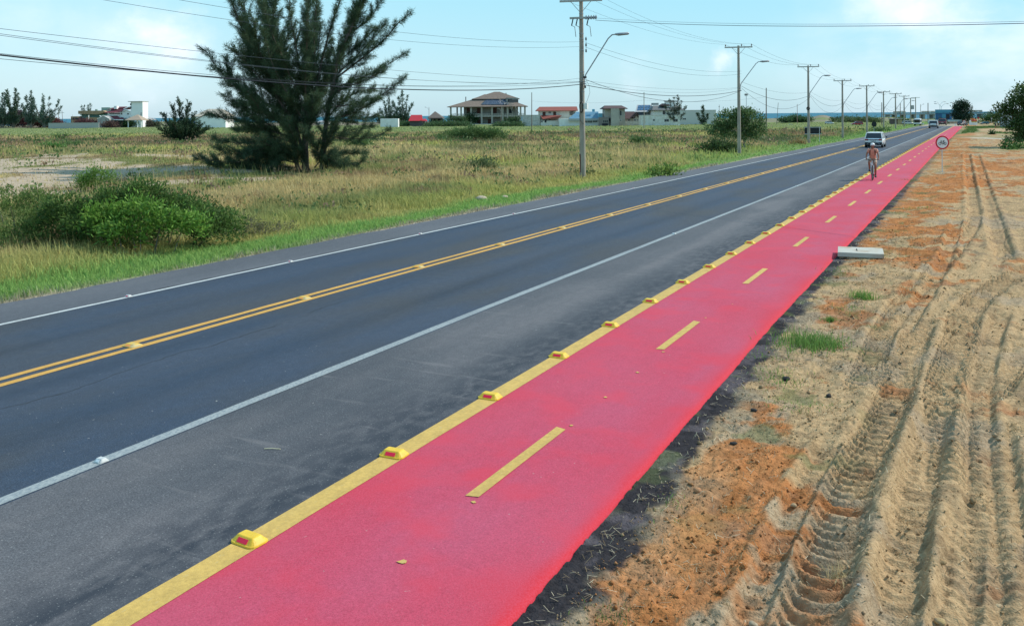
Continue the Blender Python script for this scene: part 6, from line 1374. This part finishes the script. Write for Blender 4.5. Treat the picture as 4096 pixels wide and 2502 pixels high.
# --- pier, blue building, road-end things
ZP = 420.; sP = ZP/FPX; pb = atZ(3780, 470, ZP); pb.z = 0; PX = lambda x: (x-3780)*sP
def PH(y): return atZ(3780, y, ZP).z
t = thing('fishing_pier', 'long concrete pier on pillars standing over the sea', 'pier', pb, AL); pc = mat('pier_concrete', (.40, .38, .34), .9, (.30, .30, .29), .5)
bbox(t, 'deck', pc, PX(3545), PX(4005), 0, 5, PH(458), PH(454.5)); bbox(t, 'railing', mat('pier_rail', (.12, .26, .33), .8, (.2, .33, .38), .3), PX(3560), PX(4005), -.1, .1, PH(453), PH(449.6))
for (a, b, y) in ((3587, 3624, 443.5), (3701, 3741, 443.5), (3897, 3931, 441.5)): bbox(t, 'pier_hut', mat('pier_hut_wall', (.50, .43, .34), .9, (.42, .36, .3), .5), PX(a), PX(b), .3, 4, PH(454), PH(y)); bbox(t, 'pier_plaque', WW, PX((a+b)/2-3), PX((a+b)/2+4), .2, .29, PH(449), PH(446))
for x in (3560, 3586, 3622, 3661, 3699, 3738, 3891, 3930, 3970, 3998): bbox(t, 'pillar', pc, PX(x)-.45, PX(x)+.45, .5, 4.5, -5, PH(458))
for x, y in ((3567, 452), (3967, 449)): bbox(t, 'pier_plaque', WW, PX(x)-.4, PX(x)+.4, -.3, -.12, PH(y+1), PH(y-1.5))
F = Fr(5.73, 3550, 420, 1300, 330, 330); X, H = F.X, F.H
t = thing('blue_building', 'blue flat-roofed building at the end of the road', 'building', F.p, AL-R(26)); b1 = mat('blue_wall_light', (.07, .24, .36), .85, (.09, .27, .38), .5); b2 = mat('blue_wall_dark', (.045, .12, .25), .85, (.05, .14, .27), .5)
bbox(t, 'wall', b2, X(1118), X(1600), 0, 8, -.5, H(183)); bbox(t, 'fascia', b1, X(1112), X(1600), -.3, 8, H(183), H(104)); bbox(t, 'door', darkm, X(1338), X(1410), -.06, -.005, H(318), H(212)); bbox(t, 'wall_panel', b1, X(1255), X(1330), -.05, -.004, H(320), H(200)); bbox(t, 'sign', WW, X(1415), X(1435), -.08, -.008, H(260), H(230))
F = Fr(5.73, 3550, 420, 1320, 405, 262); wall_thing(F, 932, 1700, 340, 'long low white wall across the end of the road', mat('white_low_wall', (.60, .64, .60), .9, (.40, .48, .46), 2, 6), cap=False)
t = thing('kerb_barrier', 'low brown and cream kerb in front of the white wall', 'kerb', F.p, AL); bbox(t, 'kerb_panel', mat('kerb_tan', (.45, .33, .22), .9, (.30, .18, .13), 2), F.X(932), F.X(1760), -8, -7.7, -.2, .55)
F = Fr(5.73, 3550, 420, 250, 385, 250); X, H = F.X, F.H
t = thing('beach_hut', 'small tan beach hut with a thin flat roof', 'hut', F.p, AL); bbox(t, 'wall', mat('hut_ochre', (.42, .33, .18), .9, (.33, .26, .15), 2), X(235), X(335), 0, 3, -.3, H(322)); bbox(t, 'wall', mat('hut_brown', (.12, .09, .08), .9), X(150), X(236), .2, 3, -.3, H(322)); bbox(t, 'roof', groof, X(132), X(345), -.4, 3.4, H(322), H(312))
F = Fr(5.73, 3550, 420, 1970, 430, 225); X, H = F.X, F.H
t = thing('kiosk', 'white kiosk stall with red and yellow panels at the road end', 'kiosk', F.p, AL-R(28)); bbox(t, 'counter', WW, X(1885), X(2050), 0, 2, -.1, H(352)); bbox(t, 'sign', mat('kiosk_yellow', (.65, .5, .12), .6), X(1930), X(2040), -.06, -.004, H(395), H(375)); bbox(t, 'sign', redp, X(1925), X(2040), -.07, -.005, H(372), H(352)); hip(t, X(1940), X(2045), -.3, 2.3, H(352), H(335), X(1980), X(2000), mat('kiosk_red', (.5, .08, .05), .7)); MB().tube([(X(1952), .4, H(340)), (X(1952), .4, H(305))], .45, 10).build('kiosk_bell', mat('kiosk_orange', (.6, .2, .06), .7), t)
F = Fr(4.427, 3850, 300, 740, 870, 190); X, H = F.X, F.H
t = thing('building', 'pale ribbed building half hidden behind the large tree at right', 'building', F.p, AL-R(29)); bbox(t, 'wall', wall_m('mauve_wall', (.36, .33, .36)), X(672), X(1000), 0, 8, -.3, H(655))
for k in range(7): bbox(t, 'rib', mat('mauve_rib', (.52, .50, .52), .9), X(690+k*30), X(690+k*30)+.35, -.12, -.003, -.2, H(650))

# ================================================================== vehicles
tyrem = mat('tyre', (.018, .018, .02), .85); rimm = mat('rim', (.35, .36, .37), .35, metal=.7); cgl = mat('car_glass', (.012, .016, .020), .08, spec=.8); tailm = mat('tail_light', (.30, .01, .02), .25, spec=.6); headm = mat('head_light', (.75, .78, .8), .15, spec=.7); platem = mat('plate', (.5, .5, .48), .5); trim = mat('car_trim', (.03, .032, .036), .6)
def car(name, label, loc, rz, paintc, L=4.25, W=1.78, Hh=1.60, cat='car', grp='vehicles at the far end of the road', hood=.95, hatch=.35, van=False, cladding=True, rails=False, group=True):
    pm = mat('car_paint_%s' % (paintc,), paintc, .25, coat=.6, spec=.5)
    t = thing(name, label, cat, loc, rz, grp)      # nose towards +y
    belt = Hh*.60; y0, y1 = -L/2, L/2; w = W/2
    ST = [(y0+.02, .38, belt*.92, .86), (y0+.10, .30, belt, .95), (y0+.5, .24, belt+.01, 1.0), (0, .22, belt, 1.0), (y1-hood-.1, .22, belt-.02, 1.0), (y1-.45, .26, belt*.86, .97), (y1-.08, .32, belt*.74, .86), (y1, .36, belt*.62, .76)]
    if van: ST = [(y0+.02, .34, belt, .95), (y0+.1, .3, belt, 1.0), (0, .3, belt, 1), (y1-.15, .3, belt, 1), (y1, .34, belt*.95, .94)]
    n = 12; vs = []
    for (y, zb, zt, k) in ST:
        hw_ = w*k; prof = [(-hw_*.90, zb), (-hw_*.98, zb+.08), (-hw_, (zb+zt)*.5), (-hw_*.985, zt-.10), (-hw_*.93, zt-.01), (-hw_*.5, zt+.012), (hw_*.5, zt+.012), (hw_*.93, zt-.01), (hw_*.985, zt-.10), (hw_, (zb+zt)*.5), (hw_*.98, zb+.08), (hw_*.90, zb)]
        vs += [(x, y, z) for x, z in prof]
    mb = MB(); m_ = len(ST); mb.add(vs, [(i*n+k, i*n+(k+1) % n, (i+1)*n+(k+1) % n, (i+1)*n+k) for i in range(m_-1) for k in range(n)]+[tuple(range(n)), tuple(range((m_-1)*n, m_*n))[::-1]], True)
    # roof and pillars
    gr0, gr1 = y0+.12, y1-hood+.05; r0, r1 = y0+.12+hatch, y1-hood-.75
    if van: gr0, gr1, r0, r1 = y0+.06, y1-.05, y0+.16, y1-.35
    wt = w*.80; mb.add([(-wt, r0, Hh-.05), (wt, r0, Hh-.05), (wt, r1, Hh-.05), (-wt, r1, Hh-.05), (-wt*.86, r0+.1, Hh), (wt*.86, r0+.1, Hh), (wt*.86, r1-.1, Hh), (-wt*.86, r1-.1, Hh), (-wt, r0, Hh-.11), (wt, r0, Hh-.11), (wt, r1, Hh-.11), (-wt, r1, Hh-.11)], [(4, 5, 6, 7), (0, 1, 5, 4), (1, 2, 6, 5), (2, 3, 7, 6), (3, 0, 4, 7), (0, 8, 9, 1), (1, 9, 10, 2), (2, 10, 11, 3), (3, 11, 8, 0)])
    for sx in (-1, 1):
        for (yb, yt) in ((gr0, r0), (gr1, r1), ((gr0+gr1)/2-.1, (r0+r1)/2)): mb.tube([(sx*w*.93, yb, belt-.03), (sx*wt*1.0, yt, Hh-.08)], .045, 5)
    body = mb.build('car_body', pm, t)
    def glass(name, q):
        g_ = MB(); c = Vector((0, 0, belt+.2)); nrm = (Vector(q[1])-Vector(q[0])).cross(Vector(q[2])-Vector(q[0])).normalized(); cc = sum((Vector(v) for v in q), Vector())/len(q)
        if nrm.dot(cc-Vector((0, cc.y*.0, belt))) < 0: nrm = -nrm
        a = [Vector(v) for v in q]; b_ = [v-nrm*.03 for v in a]; k = len(a); g_.add(a+b_, [tuple(range(k)), tuple(range(k, 2*k))[::-1]]+[(i, (i+1) % k, k+(i+1) % k, k+i) for i in range(k)]); return g_.build(name, cgl, t)
    glass('rear_window', [(-w*.88, gr0, belt), (w*.88, gr0, belt), (wt*.93, r0+.0, Hh-.10), (-wt*.93, r0+.0, Hh-.10)]); glass('windscreen', [(-w*.90, gr1, belt), (w*.90, gr1, belt), (wt*.95, r1, Hh-.10), (-wt*.95, r1, Hh-.10)])
    for sx in (-1, 1): glass('side_window', [(sx*w*.945, gr0+.1, belt-.01), (sx*w*.945, gr1-.08, belt-.01), (sx*wt*1.0, r1-.02, Hh-.10), (sx*wt*1.0, r0+.04, Hh-.10)])
    rw = .34 if not van else .4
    for yy in (y0+.78, y1-.85):
        for sx in (-1, 1):
            q = MB(); q.tube([(sx*(w-.21), yy, rw), (sx*(w-.01), yy, rw)], rw, 20); wo = q.build('wheel', tyrem, t); q = MB(); q.tube([(sx*(w-.02), yy, rw), (sx*(w+.004), yy, rw)], rw*.62, 12); q.build('rim', rimm, wo)
            if cladding: q = MB(); q.torus((sx*(w-.045), yy, rw+.01), (1, 0, 0), rw+.045, .05, 20, 5); q.build('wheel_arch', trim, t)
    MB().box(-w*.93, w*.93, y0-.06, y0+.12, .30, .58, ch=.05).build('bumper', trim, t); MB().box(-w*.88, w*.88, y1-.12, y1+.03, .28, .52, ch=.05).build('bumper', trim, t)
    for sx in (-1, 1):
        xa, xb = sorted((sx*w*.93, sx*w*.60)); MB().box(xa, xb, y0-.015, y0+.14, belt-.22, belt-.05, ch=.02).build('tail_light', tailm, t); MB().box(min(sx*w*.80, sx*w*.5), max(sx*w*.80, sx*w*.5), y1-.14, y1+.01, belt*.62, belt*.74, ch=.02).build('headlight', headm, t)
        q = MB(); q.ellipsoid((sx*(w+.10), gr1-.25, belt+.08), (.11, .07, .08), 8, 6); q.build('wing_mirror', trim, t)
    MB().box(-.26, .26, y0-.075, y0-.055, .62, .74).build('number_plate', platem, t)
    if rails:
        for sx in (-1, 1): MB().tube([(sx*wt*.86, r0+.15, Hh+.01), (sx*wt*.86, r0+.3, Hh+.06), (sx*wt*.86, r1-.3, Hh+.06), (sx*wt*.86, r1-.15, Hh+.01)], .02, 5).build('roof_rail', trim, t)
    return t
def carpos(px, py, Z=None):
    p, Zg = Gd(px, py)
    if Z: p = atZ(px, py, Z); p.z = 0
    return p
WHT = (.78, .79, .78)
p = carpos(3499, 591); s_ = car('suv', 'white sport utility car driving away in the near lane, behind the cyclist', p+Vector((-.1, 1.9, .008)), R(0), WHT, 4.25, 1.80, 1.62, 'car', 'cars driving on the road', rails=True)
s_.scale = (.91, .95, .91)
w = .9; MB().box(-w*.60, w*.60, -4.25/2-.018, -4.25/2+.12, .62*1.55-.17, .62*1.55-.09).build('light_bar', mat('light_bar', (.05, .015, .02), .25), s_)
MB().tube([(-.62, -2.2, .36), (-.48, -2.21, .52), (.48, -2.21, .52), (.62, -2.2, .36)], .028, 6).build('silver_trim', rimm, s_); MB().box(-.75, .75, -2.215, -2.1, .33, .50, ch=.03).build('lower_bumper', trim, s_)
MB().box(-.3, .3, -2.22, -2.195, .28, .33).build('exhaust_trim', rimm, s_)
p = carpos(3733, 513); car('suv', 'silver-white car driving away further along the near lane', p+Vector((0, 2.0, .008)), R(0), (.62, .62, .60), 4.3, 1.80, 1.62, 'car', 'cars driving on the road')
p = carpos(3769, 501); car('suv', 'dark red car ahead of the silver-white one, near the road end', p+Vector((0, 2, .008)), R(0), (.20, .02, .03), 4.3, 1.85, 1.65, 'car', 'cars driving on the road')
def minibus(px, py, Z, wpx, hpx, label):
    p = carpos(px, py, Z); s = Z/FPX; W_, H_ = wpx*s, hpx*s; t = thing('minibus', label, 'minibus', p, R(180)+AL*.0, 'cars driving on the road')
    pm = mat('bus_white', (.74, .75, .74), .35, coat=.4); q = MB(); q.box(-W_/2, W_/2, -3, 3, .35, H_*.93, ch=.18); q.build('bus_body', pm, t)
    MB().box(-W_*.44, W_*.44, 2.97, 3.02, H_*.40, H_*.84, ch=.02).build('windscreen', cgl, t); MB().box(-W_*.46, W_*.46, 2.96, 3.06, .25, H_*.22, ch=.03).build('bumper', trim, t)
    for sx in (-1, 1):
        MB().box(sx*W_/2-.02, sx*W_/2+.02, -2.7, 2.6, H_*.5, H_*.8).build('side_window', cgl, t); MB().box(sx*W_*.36-.17, sx*W_*.36+.17, 2.98, 3.05, H_*.23, H_*.31).build('headlight', headm, t)
        for yy in (-2, 2): MB().tube([(sx*(W_/2-.25), yy, .42), (sx*(W_/2-.02), yy, .42)], .42, 14).build('wheel', tyrem, t)
        MB().box(sx*W_*.56-.08, sx*W_*.56+.08, 2.8, 2.95, H_*.5, H_*.72).build('wing_mirror', trim, t)
    MB().box(-W_*.3, W_*.3, .5, 2.5, H_*.93, H_, ch=.1).build('roof_unit', pm, t); return t
minibus(3671, 500, 222, 24, 28.5, 'white minibus with a large dark windscreen coming along the far lane')
GP = 'parked cars near the sea'
def parked(px, py, Z, wpx, label, c, rz=90, L=4.2, Hh=1.5, name='parked_car', cat='car', W=1.75):
    p = carpos(px, py, Z); p.z = -.03 if p.z == 0 else p.z; tt = car(name, label, p, AL+R(rz), c, L, W, Hh, cat, GP, cladding=False); k = wpx*Z/FPX/L; tt.scale = (k, k, k); return tt
parked(3631, 498, 240, 44, 'silver car parked on the grass left of the minibus', (.48, .49, .50), -80)
parked(3428, 498, 236, 44, 'red hatchback parked in the green scrub near the dunes', (.38, .02, .03), 84, name='hatchback')
parked(3318, 492, 262, 34, 'pale car parked beside the dune, left of the red hatchback', (.60, .63, .64), -84)
parked(3850, 497, 215, 42, 'large black car beside the far bicycle sign', (.02, .022, .03), -70, Hh=1.8, L=4.4)
parked(3692, 497, 238, 16, 'small white pickup parked right of the minibus', (.7, .71, .7), 150, L=4.2)
parked(3938, 492, 235, 34, 'low dark teal car parked before the pier at right', (.02, .10, .12), 88, Hh=1.3)
parked(3903, 488, 262, 26, 'white car parked behind the kiosk', (.65, .65, .66), 90, Hh=1.4)
parked(3160, 497, 250, 14, 'tiny white boat-like car far off on the dunes edge', (.6, .6, .58), 90, Hh=1.3)

# ================================================================== people
skinm = mat('skin', (.33, .145, .09), .6, (.28, .12, .08), 12); shirt_m = mat('peach_shirt', (.70, .33, .235), .85, (.60, .26, .18), 9, bump=.4, bscale=18); short_m = mat('pale_shorts', (.52, .36, .27), .85, (.44, .30, .22), 8); hairm = mat('dark_hair', (.03, .02, .018), .8)
def skin(name, verts, edges, radii, m, root=0, parent=None, sub=2):
    me = bpy.data.meshes.new(name); me.from_pydata([tuple(v) for v in verts], edges, []); o = bpy.data.objects.new(name, me); COL.objects.link(o)
    if parent: o.parent = parent
    s = o.modifiers.new('skin', 'SKIN'); s.use_smooth_shade = True
    for i, r_ in enumerate(radii): sv = me.skin_vertices[0].data[i]; sv.radius = (r_, r_) if not hasattr(r_, '__len__') else r_; sv.use_root = (i == root)
    u = o.modifiers.new('sub', 'SUBSURF'); u.levels = sub; u.render_levels = sub; me.materials.append(m); return o
def figure(label, loc, rz, J, cat='person', shirt=None, shorts=None, cap=None, pack=False, grp=None, fingers=True):
    """J: joints in metres, facing -y. pelvis,waist,chest,neck,head,(shoulder,elbow,wrist,hand)L/R,(hip,knee,ankle,toe)L/R"""
    t = thing('person', label, cat, loc, rz, grp)
    V = [J['pelvis'], J['waist'], J['chest'], J['neck'], J['chin'], J['head'], J['crown']]; E = [(0, 1), (1, 2), (2, 3), (3, 4), (4, 5), (5, 6)]; Rr = [(.135, .10), (.125, .09), (.15, .10), .055, .062, (.078, .092), (.060, .07)]
    for sd_ in 'LR':
        a = len(V); V += [J['sh'+sd_], J['el'+sd_], J['wr'+sd_], J['ha'+sd_]]; E += [(2, a), (a, a+1), (a+1, a+2), (a+2, a+3)]; Rr += [.058, .042, .027, (.036, .018)]
        if fingers:
            h = Vector(J['ha'+sd_]); d = (h-Vector(J['wr'+sd_])).normalized(); sgn = 1 if sd_ == 'L' else -1
            for k in range(4):
                o_ = Vector(((k-1.5)*.019, 0, 0)); b = len(V); q1 = h+d*.035+o_; q2 = q1+(d*.4+Vector((0, 0, -.9))).normalized()*(.028-.002*abs(k-1)); q3 = q2+Vector((0, .020, -.008)); V += [q1, q2, q3]; E += [(a+3, b), (b, b+1), (b+1, b+2)]; Rr += [.009, .0085, .007]
            b = len(V); V += [h+Vector((sgn*-.038, .0, -.012)), h+Vector((sgn*-.040, -.02, -.040))]; E += [(a+3, b), (b, b+1)]; Rr += [.010, .008]
    for sd_ in 'LR':
        a = len(V); V += [J['hi'+sd_], J['kn'+sd_], J['an'+sd_], J['to'+sd_]]; E += [(0, a), (a, a+1), (a+1, a+2), (a+2, a+3)]; Rr += [.088, .058, .038, .034]
    skin('body', V, E, Rr, skinm, 0, t)
    a = ('shL', 'elL', 'shR', 'elR'); mid = lambda p, q, u: Vector(J[p]).lerp(Vector(J[q]), u)
    SV = [mid('pelvis', 'waist', .3), J['waist'], J['chest'], mid('chest', 'neck', .72), J['shL'], mid('shL', 'elL', .62), J['shR'], mid('shR', 'elR', .62)]
    skin('shirt', SV, [(0, 1), (1, 2), (2, 3), (2, 4), (4, 5), (2, 6), (6, 7)], [(.165, .135), (.160, .130), (.175, .130), .085, .085, .080, .085, .080], shirt or shirt_m, 1, t)
    PV = [mid('pelvis', 'waist', .25), J['pelvis'], J['hiL'], mid('hiL', 'knL', .75), J['hiR'], mid('hiR', 'knR', .75)]
    skin('shorts', PV, [(0, 1), (1, 2), (2, 3), (1, 4), (4, 5)], [(.15, .12), (.15, .12), .105, .098, .105, .098], shorts or short_m, 1, t)
    hd = Vector(J['head'])
    q = MB(); q.ellipsoid(hd+Vector((0, .02, .035)), (.086, .105, .095), 12, 8); q.build('hair', hairm, t)
    if cap: q = MB(); q.ellipsoid(hd+Vector((0, .015, .075)), (.105, .135, .085), 14, 8); h_ = q.build('helmet', cap, t)
    q = MB(); q.ellipsoid(hd+Vector((0, -.098, -.018)), (.014, .020, .022), 6, 5); q.build('nose', skinm, t)
    for sx in (-1, 1):
        q = MB(); q.ellipsoid(hd+Vector((sx*.032, -.086, .010)), (.011, .008, .007), 6, 5); q.build('eye', blk_m, t)
        q = MB(); q.ellipsoid(hd+Vector((sx*.086, .005, -.005)), (.012, .02, .030), 6, 5); q.build('ear', skinm, t)
    q = MB(); q.ellipsoid(hd+Vector((0, -.086, -.055)), (.024, .008, .006), 6, 4); q.build('mouth', mat('lips', (.25, .08, .07), .6), t)
    for sd_ in 'LR':
        q = MB(); an, to = Vector(J['an'+sd_]), Vector(J['to'+sd_]); d = (to-an).normalized(); q.tube([an-d*.06+Vector((0, .0, -.02)), an+d*.02-Vector((0, 0, .02)), to, to+d*.05], [.045, .052, .045, .02], 8); q.build('shoe', trim, t)
    if pack:
        q = MB()
        for sx in (-1, 1):
            c = Vector(J['chest']); q.tube([c+Vector((sx*.11, .12, .15)), c+Vector((sx*.105, -.02, .19)), c+Vector((sx*.11, -.135, .05)), c+Vector((sx*.13, -.10, -.16)), c+Vector((sx*.13, .10, -.22))], .020, 6)
        q.build('backpack_strap', blk_m, t); q = MB(); c = Vector(J['chest']); q.box(c.x-.15, c.x+.15, c.y+.12, c.y+.28, c.z-.28, c.z+.18, ch=.05); q.build('backpack', blk_m, t)
    return t
# cyclist: rides towards the camera on the red path
fw = G(3485, 721.5, .01); rz = math.atan2(-fw.x, fw.y)*0+R(3)
bl = Vector((fw.x+.02, fw.y+.52, .008))
bt = thing('bicycle', 'bicycle ridden towards the camera along the left side of the red path', 'bicycle', bl, rz)
tm = MB(); RW = .335
for wy in (-.52, .53):
    q = MB(); q.torus((0, wy, RW), (1, 0, 0), RW-.022, .024, 36, 8); wo = q.build('wheel', tyrem, bt)
    q = MB(); q.torus((0, wy, RW), (1, 0, 0), RW-.052, .011, 30, 6); q.build('rim', rimm, wo)
    q = MB()
    for k in range(16): a = k/16*2*math.pi; q.tube([(.012*(-1)**k, wy, RW), (0, wy+(RW-.05)*math.cos(a), RW+(RW-.05)*math.sin(a))], .0022, 4, cap=False)
    q.tube([(-.05, wy, RW), (.05, wy, RW)], .02, 8); q.build('spokes', rimm, wo)
bf = mat('bike_frame', (.06, .02, .025), .4); q = MB()
for a, b, r_ in [((0, -.33, .87), (0, .02, .28), .018), ((0, -.33, .90), (0, .16, .84), .016), ((0, .02, .28), (0, .18, .93), .016), ((.05, .53, RW), (.03, .02, .28), .010), ((-.05, .53, RW), (-.03, .02, .28), .010), ((.05, .53, RW), (.02, .16, .84), .010), ((-.05, .53, RW), (-.02, .16, .84), .010)]: q.tube([a, b], r_, 8)
q.build('bike_frame', bf, bt)
q = MB(); q.tube([(0, -.31, .99), (0, -.36, .78)], .018, 8)
for sx in (-1, 1): q.tube([(0, -.36, .78), (sx*.05, -.375, .72), (sx*.055, -.52, RW)], .013, 7)
fk = q.build('fork', steelp, bt)
q = MB(); q.tube([(-.30, -.20, 1.03), (-.22, -.26, 1.03), (-.06, -.32, 1.0), (.06, -.32, 1.0), (.22, -.26, 1.03), (.30, -.20, 1.03)], .013, 8); hb = q.build('handlebar', trim, bt)
q = MB(); q.ellipsoid((0, .20, .96), (.075, .14, .035), 10, 6); q.build('saddle', blk_m, bt)
q = MB(); q.tube([(.03, .02, .28), (.09, .02, .28), (.09, .10, .13)], .012, 6); q.tube([(-.03, .02, .28), (-.09, .02, .28), (-.09, -.06, .43)], .012, 6); q.box(.09, .19, .06, .14, .115, .14); q.box(-.19, -.09, -.10, -.02, .415, .44); q.torus((.045, .02, .28), (1, 0, 0), .09, .008, 18, 5); q.build('crank', trim, bt)
MB().tube([(0, -.37, .80), (0, -.43, .80)], .04, 8).build('headlight', headm, bt)
J = dict(pelvis=(0, .18, 1.06), waist=(0, .13, 1.22), chest=(0, .04, 1.42), neck=(0, -.02, 1.57), chin=(.0, -.055, 1.62), head=(.01, -.06, 1.70), crown=(.01, -.05, 1.77),
         shL=(.19, .0, 1.50), elL=(.27, -.10, 1.27), wrL=(.285, -.185, 1.10), haL=(.275, -.225, 1.065), shR=(-.19, .0, 1.50), elR=(-.28, -.08, 1.27), wrR=(-.29, -.185, 1.10), haR=(-.28, -.225, 1.065),
         hiL=(.10, .14, 1.02), knL=(.145, -.22, .72), anL=(.135, .06, .22), toL=(.135, -.07, .16), hiR=(-.10, .14, 1.02), knR=(-.155, -.30, .90), anR=(-.135, -.08, .52), toR=(-.135, -.20, .46))
figure('person cycling in a peach shirt, white helmet and dark backpack straps, facing the camera', bl, rz, J, cap=mat('helmet_white', (.80, .80, .78), .35), pack=True)
# two people standing far off at the right
wsh = mat('white_shirt', (.75, .75, .76), .85)
def stander(px, py, Z, label, shirt, rzz, cap=None):
    p = atZ(px, py, Z); p.z = -.12
    J = dict(pelvis=(0, 0, .95), waist=(0, 0, 1.1), chest=(0, .01, 1.32), neck=(0, .01, 1.48), chin=(0, 0, 1.53), head=(0, 0, 1.62), crown=(0, 0, 1.69), shL=(.19, 0, 1.42), elL=(.25, .03, 1.15), wrL=(.25, -.06, .92), haL=(.25, -.09, .86), shR=(-.19, 0, 1.42), elR=(-.25, .03, 1.15), wrR=(-.24, -.04, .92), haR=(-.24, -.06, .86),
             hiL=(.10, 0, .90), knL=(.12, -.03, .50), anL=(.12, .03, .09), toL=(.13, -.10, .04), hiR=(-.10, 0, .90), knR=(-.12, -.02, .50), anR=(-.13, .02, .09), toR=(-.14, -.10, .04))
    figure(label, p, rzz, J, shirt=shirt, shorts=mat('navy_cloth', (.04, .05, .08), .8), cap=cap, grp='people standing near the pier', fingers=False)
stander(3982, 499, 178, 'person in a white shirt standing near the bush, the left one of two', wsh, AL+.6)
stander(3993, 498, 180, 'person in a white shirt and pale cap, the right one of two', wsh, AL-.4, cap=mat('helmet_white', (.8, .8, .78)))

# ================================================================== haze
HZ = 0
if HZ:
    hm = bpy.data.materials.new('haze'); hm.use_nodes = True; n = hm.node_tree.nodes; n.remove(n['Principled BSDF']); pv = n.new('ShaderNodeVolumePrincipled'); pv.inputs['Color'].default_value = (.72, .90, 1.0, 1); pv.inputs['Density'].default_value = HZ; pv.inputs['Anisotropy'].default_value = 0.0
    hm.node_tree.links.new(pv.outputs[0], n['Material Output'].inputs['Volume'])
    mb = MB(); mb.box(-2200, 2200, -2200, 2200, -11, 26, rz=AL, c=(0, 0, 0)); o = mb.build('haze', hm, None); o['kind'] = 'stuff'
